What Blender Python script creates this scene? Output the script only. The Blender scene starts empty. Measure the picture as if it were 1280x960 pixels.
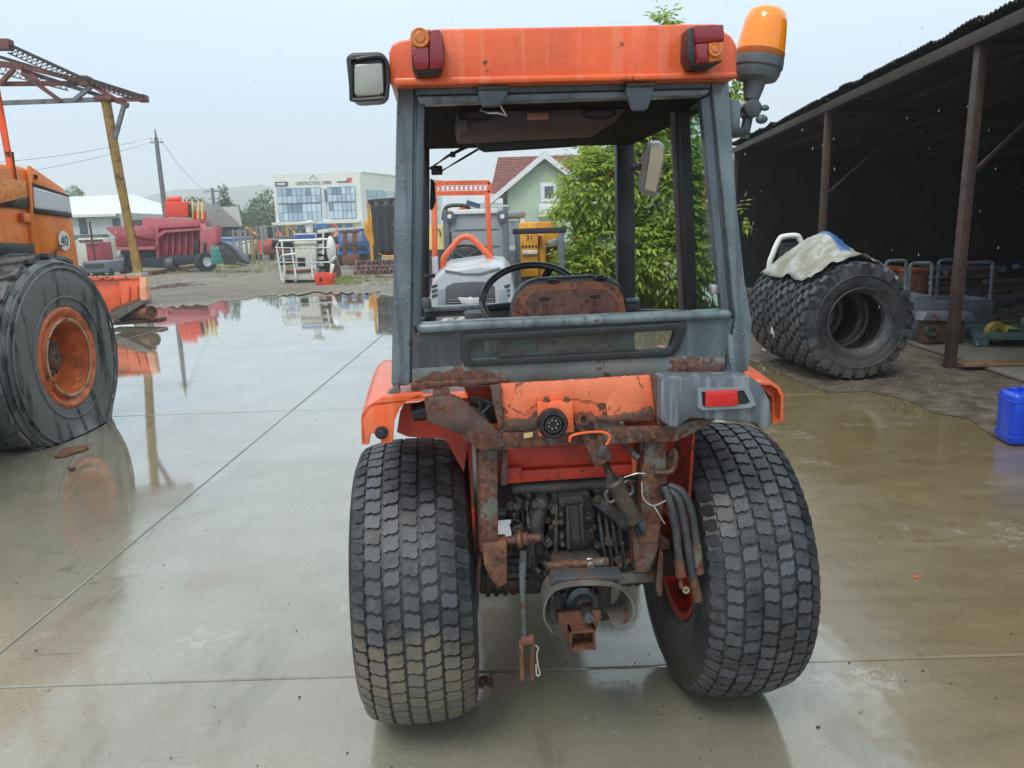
import bpy, bmesh, math, random
from mathutils import Vector, Matrix, noise as mnoise
V = Vector
rad = math.radians
RND = random.Random(11)
scn = bpy.context.scene
COL = scn.collection

# ------------------------------------------------------------------ camera
F, TH, RO, HC = 961.0, rad(11.2), rad(1.8), 1.54
fw = V((0, math.cos(TH), -math.sin(TH)))
r0 = V((1, 0, 0)); u0 = V((0, math.sin(TH), math.cos(TH)))
cr = r0 * math.cos(RO) - u0 * math.sin(RO)
cu = u0 * math.cos(RO) + r0 * math.sin(RO)
CAM = V((0, 0, HC))
cd = bpy.data.cameras.new('camera'); co = bpy.data.objects.new('camera', cd); COL.objects.link(co)
M3 = Matrix((cr, cu, -fw)).transposed()
co.matrix_world = Matrix.Translation(CAM) @ M3.to_4x4()
cd.sensor_width = 36; cd.lens = F / 1280 * 36; cd.clip_start = 0.05; cd.clip_end = 20000
scn.camera = co
scn.render.resolution_x = 1024; scn.render.resolution_y = 768

# ------------------------------------------------------------------ sky, sun, exposure
SUN_EL, SUN_AZ = rad(56), rad(205)          # azimuth clockwise from +Y: behind the camera, a little left
w = bpy.data.worlds.new('World'); scn.world = w; w.use_nodes = True
nt = w.node_tree; nt.nodes.clear()
def N(nt, t, **kw):
    n = nt.nodes.new(t)
    for k, v in kw.items(): setattr(n, k, v)
    return n
out = N(nt, 'ShaderNodeOutputWorld'); mixs = N(nt, 'ShaderNodeMixShader')
b1 = N(nt, 'ShaderNodeBackground'); b2 = N(nt, 'ShaderNodeBackground')
sky = N(nt, 'ShaderNodeTexSky', sky_type='NISHITA'); sky.sun_disc = False
sky.sun_elevation = SUN_EL; sky.sun_rotation = SUN_AZ; sky.dust_density = 3
nt.links.new(sky.outputs[0], b1.inputs[0]); b1.inputs[1].default_value = 0.10
tc = N(nt, 'ShaderNodeTexCoord'); sx = N(nt, 'ShaderNodeSeparateXYZ'); nt.links.new(tc.outputs['Generated'], sx.inputs[0])
cl = N(nt, 'ShaderNodeTexNoise'); cl.inputs['Scale'].default_value = 1.6; cl.inputs['Detail'].default_value = 3
mp = N(nt, 'ShaderNodeMapping'); mp.inputs['Scale'].default_value = (1, 1, 2.5)
nt.links.new(tc.outputs['Generated'], mp.inputs[0]); nt.links.new(mp.outputs[0], cl.inputs['Vector'])
ad = N(nt, 'ShaderNodeMath', operation='MULTIPLY_ADD'); ad.inputs[1].default_value = 0.22; ad.inputs[2].default_value = -0.11
nt.links.new(cl.outputs[0], ad.inputs[0])
ad2 = N(nt, 'ShaderNodeMath', operation='ADD'); nt.links.new(ad.outputs[0], ad2.inputs[0]); nt.links.new(sx.outputs[2], ad2.inputs[1])
rp = N(nt, 'ShaderNodeValToRGB'); nt.links.new(ad2.outputs[0], rp.inputs[0])
e = rp.color_ramp.elements
e[0].position = 0.0; e[0].color = (0.60, 0.68, 0.86, 1)
e[1].position = 1.0; e[1].color = (1.22, 1.27, 1.30, 1)
x = e.new(0.14); x.color = (0.55, 0.71, 0.95, 1); x = e.new(0.42); x.color = (0.82, 1.0, 1.07, 1)
nt.links.new(rp.outputs[0], b2.inputs[0]); b2.inputs[1].default_value = 1.0
mixs.inputs[0].default_value = 0.9
nt.links.new(b1.outputs[0], mixs.inputs[1]); nt.links.new(b2.outputs[0], mixs.inputs[2]); nt.links.new(mixs.outputs[0], out.inputs[0])
sd = bpy.data.lights.new('sun', 'SUN'); sd.energy = 1.5; sd.angle = rad(22); sd.color = (1, .97, .92)
so = bpy.data.objects.new('sun', sd); COL.objects.link(so)
sdir = V((math.sin(SUN_AZ) * math.cos(SUN_EL), math.cos(SUN_AZ) * math.cos(SUN_EL), math.sin(SUN_EL)))
so.rotation_euler = sdir.to_track_quat('Z', 'Y').to_euler(); so.location = (0, 0, 30)
scn.view_settings.view_transform = 'Standard'; scn.view_settings.look = 'None'
scn.view_settings.exposure = 0.3; scn.view_settings.gamma = 1; scn.view_settings.use_curve_mapping = False
scn.cycles.max_bounces = 8; scn.cycles.volume_bounces = 3; scn.cycles.transparent_max_bounces = 12

# ------------------------------------------------------------------ pixel -> place
def ray(px, py): return fw * F + cr * (px - 640) + cu * (480 - py)
def gp(px, py, z=0.0):
    d = ray(px, py); return CAM + d * ((z - HC) / d.z)
def at(px, py, Y):
    d = ray(px, py); return CAM + d * (Y / d.y)
def ax(px, py, X):
    d = ray(px, py); return CAM + d * (X / d.x)

# ------------------------------------------------------------------ mesh builder
class MB:
    def __init__(s, org=(0, 0, 0)):
        s.v = []; s.f = []; s.o = V(org)
    def add(s, vs, fs):
        b = len(s.v); s.v += [V(p) - s.o for p in vs]; s.f += [[b + i for i in f] for f in fs]; return s
    def bb(s, x0, x1, y0, y1, z0, z1):
        vs = [(x, y, z) for z in (z0, z1) for y in (y0, y1) for x in (x0, x1)]
        return s.add(vs, [(0, 2, 3, 1), (4, 5, 7, 6), (0, 1, 5, 4), (2, 6, 7, 3), (0, 4, 6, 2), (1, 3, 7, 5)])
    def box(s, c, sz, rot=None):
        m = rot if rot is not None else Matrix.Identity(3)
        vs = [V(c) + m @ V((x * sz[0] / 2, y * sz[1] / 2, z * sz[2] / 2)) for z in (-1, 1) for y in (-1, 1) for x in (-1, 1)]
        return s.add(vs, [(0, 2, 3, 1), (4, 5, 7, 6), (0, 1, 5, 4), (2, 6, 7, 3), (0, 4, 6, 2), (1, 3, 7, 5)])
    def frame(s, a, up=(0, 0, 1)):
        a = V(a).normalized(); u = V(up)
        if abs(a.dot(u)) > .97 * u.length: u = V((0, 1, 0)) if abs(a.y) < .9 else V((1, 0, 0))
        x = a.cross(u).normalized(); return x, x.cross(a).normalized()
    def bar(s, p, q, wd, ht, up=(0, 0, 1)):
        p = V(p); q = V(q); x, y = s.frame(q - p, up)
        vs = [e0 + x * (i * wd / 2) + y * (j * ht / 2) for e0 in (p, q) for i, j in ((-1, -1), (1, -1), (1, 1), (-1, 1))]
        return s.add(vs, [(3, 2, 1, 0), (4, 5, 6, 7)] + [(k, (k + 1) % 4, 4 + (k + 1) % 4, 4 + k) for k in range(4)])
    def cyl(s, p, q, r, r2=None, n=14):
        p = V(p); q = V(q); x, y = s.frame(q - p); r2 = r if r2 is None else r2
        vs = [c + (x * math.cos(6.28318 * k / n) + y * math.sin(6.28318 * k / n)) * rr for c, rr in ((p, r), (q, r2)) for k in range(n)]
        return s.add(vs, [list(range(n))[::-1], [n + k for k in range(n)]] + [(k, (k + 1) % n, n + (k + 1) % n, n + k) for k in range(n)])
    def tube(s, pts, r, n=8, closed=False):
        pts = [V(p) for p in pts]; m = len(pts); rings = []; px_ = None
        for i, p in enumerate(pts):
            a = (pts[(i + 1) % m] - pts[i - 1]) if closed or 0 < i < m - 1 else (pts[1] - pts[0] if i == 0 else pts[-1] - pts[-2])
            a = a.normalized()
            if px_ is None: x, y = s.frame(a)
            else:
                x = (px_ - a * px_.dot(a)).normalized(); y = a.cross(x)
            px_ = x
            rr = r[i] if isinstance(r, (list, tuple)) else r
            rings.append([p + (x * math.cos(6.28318 * k / n) + y * math.sin(6.28318 * k / n)) * rr for k in range(n)])
        vs = [q for g in rings for q in g]; fs = []
        for i in range(m if closed else m - 1):
            j = (i + 1) % m
            fs += [(i * n + k, i * n + (k + 1) % n, j * n + (k + 1) % n, j * n + k) for k in range(n)]
        if not closed: fs += [list(range(n))[::-1], [(m - 1) * n + k for k in range(n)]]
        return s.add(vs, fs)
    def lathe(s, prof, o, a, n=24, closed=False, caps=False):
        o = V(o); a = V(a).normalized(); x, y = s.frame(a); m = len(prof)
        vs = [o + a * h + (x * math.cos(6.28318 * k / n) + y * math.sin(6.28318 * k / n)) * r for r, h in prof for k in range(n)]
        fs = []
        for i in range(m if closed else m - 1):
            j = (i + 1) % m
            fs += [(i * n + k, i * n + (k + 1) % n, j * n + (k + 1) % n, j * n + k) for k in range(n)]
        if caps: fs += [list(range(n))[::-1], [(m - 1) * n + k for k in range(n)]]
        return s.add(vs, fs)
    def prism(s, poly, off):
        off = V(off); n = len(poly); vs = [V(p) for p in poly] + [V(p) + off for p in poly]
        return s.add(vs, [list(range(n)), [n + k for k in range(n)][::-1]] + [(k, (k + 1) % n, n + (k + 1) % n, n + k) for k in range(n)])
    def sph(s, c, r, n=10, m=7):
        r = V((r, r, r)) if not hasattr(r, '__len__') else V(r); c = V(c)
        vs = [c + V((0, 0, -r.z))]
        for i in range(1, m):
            t = -math.pi / 2 + math.pi * i / m
            vs += [c + V((r.x * math.cos(t) * math.cos(6.28318 * k / n), r.y * math.cos(t) * math.sin(6.28318 * k / n), r.z * math.sin(t))) for k in range(n)]
        vs.append(c + V((0, 0, r.z))); L = len(vs) - 1
        fs = [(0, 1 + (k + 1) % n, 1 + k) for k in range(n)]
        for i in range(m - 2):
            fs += [(1 + i * n + k, 1 + i * n + (k + 1) % n, 1 + (i + 1) * n + (k + 1) % n, 1 + (i + 1) * n + k) for k in range(n)]
        fs += [(L, 1 + (m - 2) * n + k, 1 + (m - 2) * n + (k + 1) % n) for k in range(n)]
        return s.add(vs, fs)
    def build(s, name, m, parent=None, bevel=0.0, seg=2, ang=40, kind=None, label=None, recalc=True):
        me = bpy.data.meshes.new(name); me.from_pydata([tuple(p) for p in s.v], [], s.f)
        if recalc:
            bm = bmesh.new(); bm.from_mesh(me); bmesh.ops.recalc_face_normals(bm, faces=bm.faces)
            if bevel:
                ed = [e for e in bm.edges if len(e.link_faces) == 2 and e.calc_face_angle(0) > rad(30)]
                try: bmesh.ops.bevel(bm, geom=ed, offset=bevel, segments=seg, affect='EDGES', profile=.5, clamp_overlap=True)
                except Exception: pass
            bm.to_mesh(me); bm.free()
        me.polygons.foreach_set('use_smooth', [True] * len(me.polygons))
        me.set_sharp_from_angle(angle=rad(ang))
        o = bpy.data.objects.new(name, me); COL.objects.link(o)
        if m is not None: me.materials.append(m)
        if parent is not None: o.parent = parent
        if kind: o['kind'] = kind
        if label: o['label'] = label
        return o
def tag(o, label, cat, group=None):
    o['label'] = label; o['category'] = cat
    if group: o['group'] = group
    return o
def thing(name, label, cat, loc=(0, 0, 0), rz=0, group=None):
    o = bpy.data.objects.new(name, None); COL.objects.link(o); o.location = loc; o.rotation_euler = (0, 0, rz); o.empty_display_size = .2
    return tag(o, label, cat, group)
def text(name, s, size, mtx, m, parent=None, ext=.002, sx=1.0):
    cv = bpy.data.curves.new(name, 'FONT'); cv.body = s; cv.size = size; cv.align_x = 'CENTER'; cv.align_y = 'CENTER'; cv.extrude = ext; cv.resolution_u = 3
    t = bpy.data.objects.new('tmp_text', cv); COL.objects.link(t)
    me = bpy.data.meshes.new_from_object(t.evaluated_get(bpy.context.evaluated_depsgraph_get()))
    bpy.data.objects.remove(t)
    o = bpy.data.objects.new(name, me); COL.objects.link(o); me.materials.clear(); me.materials.append(m)
    me.transform(Matrix.Diagonal((sx, 1, 1, 1))); me.transform(mtx)
    if parent is not None: o.parent = parent
    return o
def basis(o, xa, ya):
    xa = V(xa).normalized(); ya = V(ya).normalized(); za = xa.cross(ya)
    m = Matrix((xa, ya, za)).transposed().to_4x4(); m.translation = V(o); return m

# ------------------------------------------------------------------ materials
def lk(nt, a, b): nt.links.new(a, b)
def newmat(name):
    m = bpy.data.materials.new(name); m.use_nodes = True; nt = m.node_tree
    return m, nt, nt.nodes['Principled BSDF']
def noise(nt, sc, det=4, vec=None, ro=.55):
    n = N(nt, 'ShaderNodeTexNoise'); n.inputs['Scale'].default_value = sc; n.inputs['Detail'].default_value = det; n.inputs['Roughness'].default_value = ro
    if vec is not None: lk(nt, vec, n.inputs['Vector'])
    return n.outputs[0]
def mrange(nt, x, a, b, c=0., d=1.):
    n = N(nt, 'ShaderNodeMapRange', interpolation_type='SMOOTHSTEP'); lk(nt, x, n.inputs[0])
    for i, v in enumerate((a, b, c, d)): n.inputs[i + 1].default_value = v
    return n.outputs[0]
def mixc(nt, f, a, b, mode='MIX'):
    n = N(nt, 'ShaderNodeMix', data_type='RGBA', blend_type=mode)
    for sck, v in ((n.inputs['Factor'], f), (n.inputs[6], a), (n.inputs[7], b)):
        if hasattr(v, 'is_linked') or isinstance(v, bpy.types.NodeSocket): lk(nt, v, sck)
        elif isinstance(v, (int, float)): sck.default_value = v
        else: sck.default_value = (*v[:3], 1)
    return n.outputs[2]
def math2(nt, op, a, b):
    n = N(nt, 'ShaderNodeMath', operation=op)
    for i, v in enumerate((a, b)):
        if isinstance(v, (int, float)): n.inputs[i].default_value = v
        else: lk(nt, v, n.inputs[i])
    return n.outputs[0]
def vmap(nt, vec, sc):
    n = N(nt, 'ShaderNodeMapping'); n.inputs['Scale'].default_value = sc; lk(nt, vec, n.inputs[0]); return n.outputs[0]
MATS = {}
def mat(name, col, rough=.45, metal=0., var=.18, sc=7., rust=0., rsc=9., streak=0., scol=None, bump=.0, bsc=60., spec=.5, coat=0., dirt=0., dcol=(.10, .075, .05), stz=1.4, drops=0.):
    if name in MATS: return MATS[name]
    m, nt, bs = newmat(name); tc = N(nt, 'ShaderNodeTexCoord'); ov = tc.outputs['Object']
    c1 = tuple(c * (1 - var) for c in col); c2 = tuple(min(1, c * (1 + var)) for c in col)
    c = mixc(nt, mrange(nt, noise(nt, sc, 5, ov), .3, .7), c1, c2)
    rv = math2(nt, 'MULTIPLY_ADD', noise(nt, sc * 3, 3, ov), .25); nt.nodes[-1].inputs[2].default_value = rough - .12
    if streak:
        st = noise(nt, 30, 4, vmap(nt, ov, (1, 1, .035 * stz)))
        c = mixc(nt, mrange(nt, st, .49, .63, 0, streak), c, scol or tuple(x * .45 for x in col))
    if dirt:
        c = mixc(nt, mrange(nt, noise(nt, sc * .8, 6, ov, .7), .48, .66, 0, dirt), c, dcol)
    if rust:
        rn = noise(nt, rsc, 8, ov, .68)
        rm = mrange(nt, math2(nt, 'ADD', rn, math2(nt, 'MULTIPLY', math2(nt, 'SUBTRACT', noise(nt, 70, 4, ov, .7), .5), .28)), .645 - .3 * rust, .70 - .3 * rust)
        rc = mixc(nt, mrange(nt, noise(nt, 60, 6, ov, .75), .35, .65), (.045, .020, .014), (.175, .068, .034))
        c = mixc(nt, rm, c, rc)
        rv = math2(nt, 'MAXIMUM', rv, math2(nt, 'MULTIPLY', rm, .6))
    lk(nt, c, bs.inputs['Base Color']); lk(nt, rv, bs.inputs['Roughness'])
    bs.inputs['Metallic'].default_value = metal; bs.inputs['Specular IOR Level'].default_value = spec
    if coat: bs.inputs['Coat Weight'].default_value = coat; bs.inputs['Coat Roughness'].default_value = .08
    bmp = None
    if bump or rust:
        b = N(nt, 'ShaderNodeBump'); b.inputs['Strength'].default_value = max(bump, .35 if rust else 0); b.inputs['Distance'].default_value = .004
        lk(nt, noise(nt, bsc, 5, ov, .65), b.inputs['Height']); bmp = b
    if drops:
        vo = N(nt, 'ShaderNodeTexVoronoi'); vo.inputs['Scale'].default_value = 95; lk(nt, vmap(nt, ov, (1, 1, .7)), vo.inputs['Vector'])
        h = mrange(nt, vo.outputs['Distance'], .12, .42, 1, 0)
        h = math2(nt, 'MULTIPLY', h, mrange(nt, noise(nt, 26, 3, ov), .48, .6))
        b2 = N(nt, 'ShaderNodeBump'); b2.inputs['Strength'].default_value = drops; b2.inputs['Distance'].default_value = .004; lk(nt, h, b2.inputs['Height'])
        if bmp: lk(nt, bmp.outputs[0], b2.inputs['Normal'])
        lk(nt, b2.outputs[0], bs.inputs['Normal'])
    elif bmp: lk(nt, bmp.outputs[0], bs.inputs['Normal'])
    MATS[name] = m; return m
def glassmat(name, tint, refl=.08, dirt=.12, dcol=(.35, .4, .36)):
    m, nt, bs = newmat(name); tc = N(nt, 'ShaderNodeTexCoord')
    tr = N(nt, 'ShaderNodeBsdfTransparent'); tr.inputs[0].default_value = (*tint, 1)
    gl = N(nt, 'ShaderNodeBsdfGlossy'); gl.inputs['Roughness'].default_value = .03
    df = N(nt, 'ShaderNodeBsdfDiffuse'); df.inputs[0].default_value = (*dcol, 1)
    lw = N(nt, 'ShaderNodeLayerWeight'); lw.inputs[0].default_value = .5
    fr = N(nt, 'ShaderNodeMath', operation='MULTIPLY_ADD'); lk(nt, math2(nt, 'POWER', lw.outputs['Facing'], 5.0), fr.inputs[0]); fr.inputs[1].default_value = .8; fr.inputs[2].default_value = .035
    m1 = N(nt, 'ShaderNodeMixShader'); m2 = N(nt, 'ShaderNodeMixShader')
    lk(nt, mrange(nt, noise(nt, 14, 6, tc.outputs['Object'], .7), .4, .75, dirt * .3, dirt), m1.inputs[0]); lk(nt, tr.outputs[0], m1.inputs[1]); lk(nt, df.outputs[0], m1.inputs[2])
    lk(nt, fr.outputs[0], m2.inputs[0]); lk(nt, m1.outputs[0], m2.inputs[1]); lk(nt, gl.outputs[0], m2.inputs[2])
    lk(nt, m2.outputs[0], nt.nodes['Material Output'].inputs[0]); return m
def lens(name, col, e=0):
    m, nt, bs = newmat(name); tc = N(nt, 'ShaderNodeTexCoord')
    wv = N(nt, 'ShaderNodeTexWave'); wv.inputs['Scale'].default_value = 90; wv.inputs['Distortion'].default_value = 1
    lk(nt, tc.outputs['Object'], wv.inputs['Vector'])
    lk(nt, mixc(nt, wv.outputs[1], tuple(c * .55 for c in col), col), bs.inputs['Base Color'])
    bs.inputs['Roughness'].default_value = .12; bs.inputs['Coat Weight'].default_value = .6
    return m
ORANGE = (.80, .115, .022)
m_orange = mat('orange_paint', ORANGE, .34, var=.14, sc=5, rust=.05, rsc=22, streak=.38, scol=(.82, .25, .13), coat=.35, drops=.14)
m_orange_rust = mat('orange_paint_rusted', (.80, .17, .07), .4, var=.1, rust=.42, rsc=7, coat=.2, drops=.2)
m_orange_dark = mat('orange_paint_dull', (.50, .035, .012), .45, var=.25, rust=.30, dirt=.6, dcol=(.08, .03, .02))
m_grey = mat('cab_grey_paint', (.066, .088, .106), .36, var=.15, sc=6, streak=.45, scol=(.13, .17, .19), coat=.35, drops=.4)
m_grey_pale = mat('cab_pale_grey_paint', (.125, .165, .18), .36, var=.25, sc=9, streak=.6, scol=(.055, .072, .085), rust=.10, rsc=16, coat=.35, drops=.5)
m_grey_rust = mat('cab_grey_rusted', (.135, .15, .145), .42, var=.3, rust=.36, rsc=7, coat=.2, dirt=.4, dcol=(.22, .20, .14), streak=.4, scol=(.11, .09, .07))
m_panel = mat('cab_dark_panel', (.042, .048, .055), .4, var=.2, sc=8, rust=.12, rsc=10, coat=.3, streak=.3, scol=(.1, .11, .12))
m_black = mat('black_plastic', (.016, .017, .019), .38, var=.3, sc=12, coat=.15)
m_charcoal = mat('charcoal_trim', (.03, .03, .034), .5, var=.3)
m_rust = mat('rusty_steel', (.085, .048, .038), .62, var=.45, sc=14, rust=.55, rsc=8, bump=.5, bsc=40)
m_rust_or = mat('orange_rust', (.165, .07, .036), .62, var=.4, sc=16, rust=.4, bump=.5, bsc=50)
m_rust_grey = mat('rust_over_grey_paint', (.105, .11, .095), .5, var=.3, dirt=.6, dcol=(.07, .05, .04), rust=.74, rsc=8, bump=.3)
m_seat_rust = mat('rusted_seat_shell', (.155, .07, .052), .6, var=.3, sc=30, rust=.45, rsc=26, bump=.5, bsc=70)
m_oily = mat('oily_cast_iron', (.020, .019, .019), .42, var=.5, sc=16, dirt=.8, dcol=(.07, .055, .045), bump=.8, bsc=35)
m_oily2 = mat('grimy_cast_iron', (.042, .038, .035), .5, var=.5, sc=18, dirt=.8, dcol=(.075, .052, .038), rust=.22, bump=.8, bsc=35)
m_steel = mat('worn_steel', (.11, .115, .12), .45, metal=.5, var=.3, rust=.25, rsc=14)
m_zinc = mat('bright_zinc', (.55, .53, .48), .3, metal=.8, var=.2)
m_shield = mat('grimy_shield_grey', (.125, .118, .105), .5, var=.25, sc=12, rust=.2, dirt=.5, bump=.2)
m_plastic = mat('weathered_grey_plastic', (.095, .11, .128), .5, var=.2, sc=8, streak=.8, scol=(.23, .26, .28), bump=.1, stz=2.5)
m_hose = mat('hydraulic_hose', (.042, .048, .054), .5, var=.3, sc=25, dirt=.4, bump=.3, bsc=90)
m_white = mat('white_paint', (.74, .75, .74), .4, var=.08, dirt=.2, dcol=(.45, .44, .4))
m_offwhite = mat('cream_paint', (.62, .60, .53), .45, var=.12, dirt=.5, dcol=(.3, .25, .18), rust=.15)
m_wire = mat('wire', (.5, .5, .48), .35, metal=.6)
m_headliner = mat('mauve_headliner', (.075, .052, .056), .7, var=.2)
l_red = lens('red_lens', (.30, .008, .018)); l_amber = lens('amber_lens', (.75, .20, .015)); l_refl = lens('red_reflector', (.75, .015, .012))
l_clear = lens('clear_lens', (.42, .43, .38))
m_glass = glassmat('tinted_glass', (.80, .90, .85), dirt=.06)
m_glass_d = glassmat('dirty_glass', (.88, .93, .93), dirt=.07, dcol=(.30, .37, .37))
def rubber(name, col=(.046, .049, .056), mud=0., mz=.42, streak=0., mcol=(.105, .085, .062)):
    m, nt, bs = newmat(name); tc = N(nt, 'ShaderNodeTexCoord'); ov = tc.outputs['Object']
    c = mixc(nt, mrange(nt, noise(nt, 9, 6, ov, .65), .35, .7), tuple(x * .55 for x in col), tuple(x * 1.7 for x in col))
    c = mixc(nt, mrange(nt, noise(nt, 55, 6, ov, .75), .42, .66, 0, .6), c, tuple(x * .3 for x in col))
    if streak:
        st = noise(nt, 8, 5, vmap(nt, ov, (1, 1, .10)), .65)
        c = mixc(nt, mrange(nt, st, .44, .50, 0, streak), c, (.16, .165, .165))
    if mud:
        sp = N(nt, 'ShaderNodeSeparateXYZ'); lk(nt, ov, sp.inputs[0])
        h = math2(nt, 'ADD', sp.outputs[2], math2(nt, 'MULTIPLY', noise(nt, 7, 6, ov, .7), .5))
        c = mixc(nt, mrange(nt, h, mz, mz + .22, mud, 0), c, mcol)
    gI = N(nt, 'ShaderNodeNewGeometry')
    c = mixc(nt, mrange(nt, gI.outputs['Random Per Island'], .35, 1, 0, .55), c, tuple(x * 1.9 + .012 for x in col))
    lk(nt, c, bs.inputs['Base Color'])
    rr = math2(nt, 'MULTIPLY_ADD', noise(nt, 22, 4, ov), .3); nt.nodes[-1].inputs[2].default_value = .26
    lk(nt, rr, bs.inputs['Roughness']); bs.inputs['Specular IOR Level'].default_value = .5
    b = N(nt, 'ShaderNodeBump'); b.inputs['Strength'].default_value = .5; b.inputs['Distance'].default_value = .004
    lk(nt, noise(nt, 55, 6, ov, .7), b.inputs['Height']); lk(nt, b.outputs[0], bs.inputs['Normal'])
    return m
# ================================================================== SETTING
def struct(o): o['kind'] = 'structure'; return o
# wet concrete
def concrete(name, base=(.30, .285, .215), alt=(.205, .18, .12), dry=False):
    m, nt, bs = newmat(name); g = N(nt, 'ShaderNodeNewGeometry'); P = g.outputs['Position']
    c = mixc(nt, mrange(nt, noise(nt, .55, 7, P, .62), .36, .66), base, alt)
    c = mixc(nt, mrange(nt, noise(nt, 3.5, 6, vmap(nt, P, (1, .45, 1)), .7), .40, .72, 0, .55), c, tuple(x * .72 for x in base))
    c = mixc(nt, mrange(nt, noise(nt, 1.1, 6, P, .7), .58, .72, 0, .5), c, (.25, .15, .08))
    c = mixc(nt, mrange(nt, noise(nt, 2.3, 8, vmap(nt, P, (1, .3, 1)), .72), .54, .66, 0, .6), c, tuple(x * .6 for x in alt))
    c = mixc(nt, mrange(nt, noise(nt, 1.7, 8, vmap(nt, P, (1.3, .7, 1)), .75), .62, .67, 0, .55), c, (.40, .385, .33))
    c = mixc(nt, mrange(nt, noise(nt, 60, 4, P, .7), .35, .75, 0, .5), c, tuple(x * .55 for x in base))
    c = mixc(nt, mrange(nt, noise(nt, 230, 3, P, .7), .5, .7, 0, .45), c, tuple(x * .45 for x in base))
    vo = N(nt, 'ShaderNodeTexVoronoi', feature='DISTANCE_TO_EDGE'); vo.inputs['Scale'].default_value = .55
    wv = N(nt, 'ShaderNodeVectorMath', operation='ADD')
    nn = N(nt, 'ShaderNodeTexNoise'); nn.inputs['Scale'].default_value = 1.5; nn.inputs['Detail'].default_value = 6; lk(nt, P, nn.inputs['Vector'])
    lk(nt, P, wv.inputs[0]); lk(nt, nn.outputs[1], wv.inputs[1]); lk(nt, wv.outputs[0], vo.inputs['Vector'])
    crk = math2(nt, 'MULTIPLY', mrange(nt, vo.outputs['Distance'], .001, .006, 1, 0), mrange(nt, noise(nt, .7, 3, P), .52, .6))
    c = mixc(nt, math2(nt, 'MULTIPLY', crk, .6), c, (.05, .045, .035))
    vs = N(nt, 'ShaderNodeTexVoronoi'); vs.inputs['Scale'].default_value = 5; lk(nt, P, vs.inputs['Vector'])
    c = mixc(nt, mrange(nt, vs.outputs['Distance'], .02, .05, .7, 0), c, (.04, .035, .03))
    sp = N(nt, 'ShaderNodeSeparateXYZ'); lk(nt, P, sp.inputs[0])
    if not dry:      # browner, less glossy film over the right side, ragged edge
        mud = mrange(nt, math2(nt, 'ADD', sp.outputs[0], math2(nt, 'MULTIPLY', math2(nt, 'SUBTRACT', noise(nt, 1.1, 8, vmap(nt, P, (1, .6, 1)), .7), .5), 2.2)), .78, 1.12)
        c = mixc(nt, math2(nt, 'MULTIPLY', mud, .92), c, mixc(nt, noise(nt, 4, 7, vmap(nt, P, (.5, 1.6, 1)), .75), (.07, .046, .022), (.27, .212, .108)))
        # flaked pale patches and dark drag marks
        c = mixc(nt, math2(nt, 'MULTIPLY', mrange(nt, noise(nt, 22, 6, P, .8), .48, .56), mrange(nt, noise(nt, 1.3, 4, P), .58, .68, 0, .65)), c, (.36, .345, .29))
        c = mixc(nt, mrange(nt, noise(nt, 5, 7, vmap(nt, P, (.25, 1.8, 1)), .75), .60, .70, 0, .6), c, (.075, .06, .04))
    lk(nt, c, bs.inputs['Base Color'])
    gy = mrange(nt, sp.outputs[1], 3.0, 7.5, 0, .34)
    wet = mrange(nt, math2(nt, 'ADD', noise(nt, .42, 6, P, .6), gy), .46, .66)
    if dry: wet = mrange(nt, noise(nt, .8, 5, P), .7, .8)
    r1 = mrange(nt, noise(nt, 2.2, 6, P, .65), .3, .7, .16, .40) if not dry else mrange(nt, noise(nt, 3, 5, P), .3, .7, .45, .8)
    lk(nt, math2(nt, 'ADD', math2(nt, 'MULTIPLY', r1, math2(nt, 'SUBTRACT', 1, wet)), .018), bs.inputs['Roughness'])
    bs.inputs['IOR'].default_value = 1.5
    if not dry:
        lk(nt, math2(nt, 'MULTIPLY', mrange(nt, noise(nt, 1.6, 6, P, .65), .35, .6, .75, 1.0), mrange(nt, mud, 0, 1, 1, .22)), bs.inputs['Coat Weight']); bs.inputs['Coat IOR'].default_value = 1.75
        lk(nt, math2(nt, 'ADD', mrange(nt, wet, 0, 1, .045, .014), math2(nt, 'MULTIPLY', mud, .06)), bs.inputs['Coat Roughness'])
    h = math2(nt, 'ADD', noise(nt, 7, 7, vmap(nt, P, (1, .6, 1)), .62), math2(nt, 'MULTIPLY', noise(nt, 70, 4, P, .7), .22))
    b = N(nt, 'ShaderNodeBump'); b.inputs['Distance'].default_value = .012
    lk(nt, math2(nt, 'ADD', math2(nt, 'MULTIPLY', math2(nt, 'SUBTRACT', 1, wet), .3), .03), b.inputs['Strength']); lk(nt, h, b.inputs['Height'])
    lk(nt, b.outputs[0], bs.inputs['Normal'])
    if not dry:
        b3 = N(nt, 'ShaderNodeBump'); b3.inputs['Distance'].default_value = .012; lk(nt, mrange(nt, wet, 0, 1, .08, .016), b3.inputs['Strength']); lk(nt, h, b3.inputs['Height']); lk(nt, b3.outputs[0], bs.inputs['Coat Normal'])
    return m
m_conc = concrete('wet_concrete')
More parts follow.
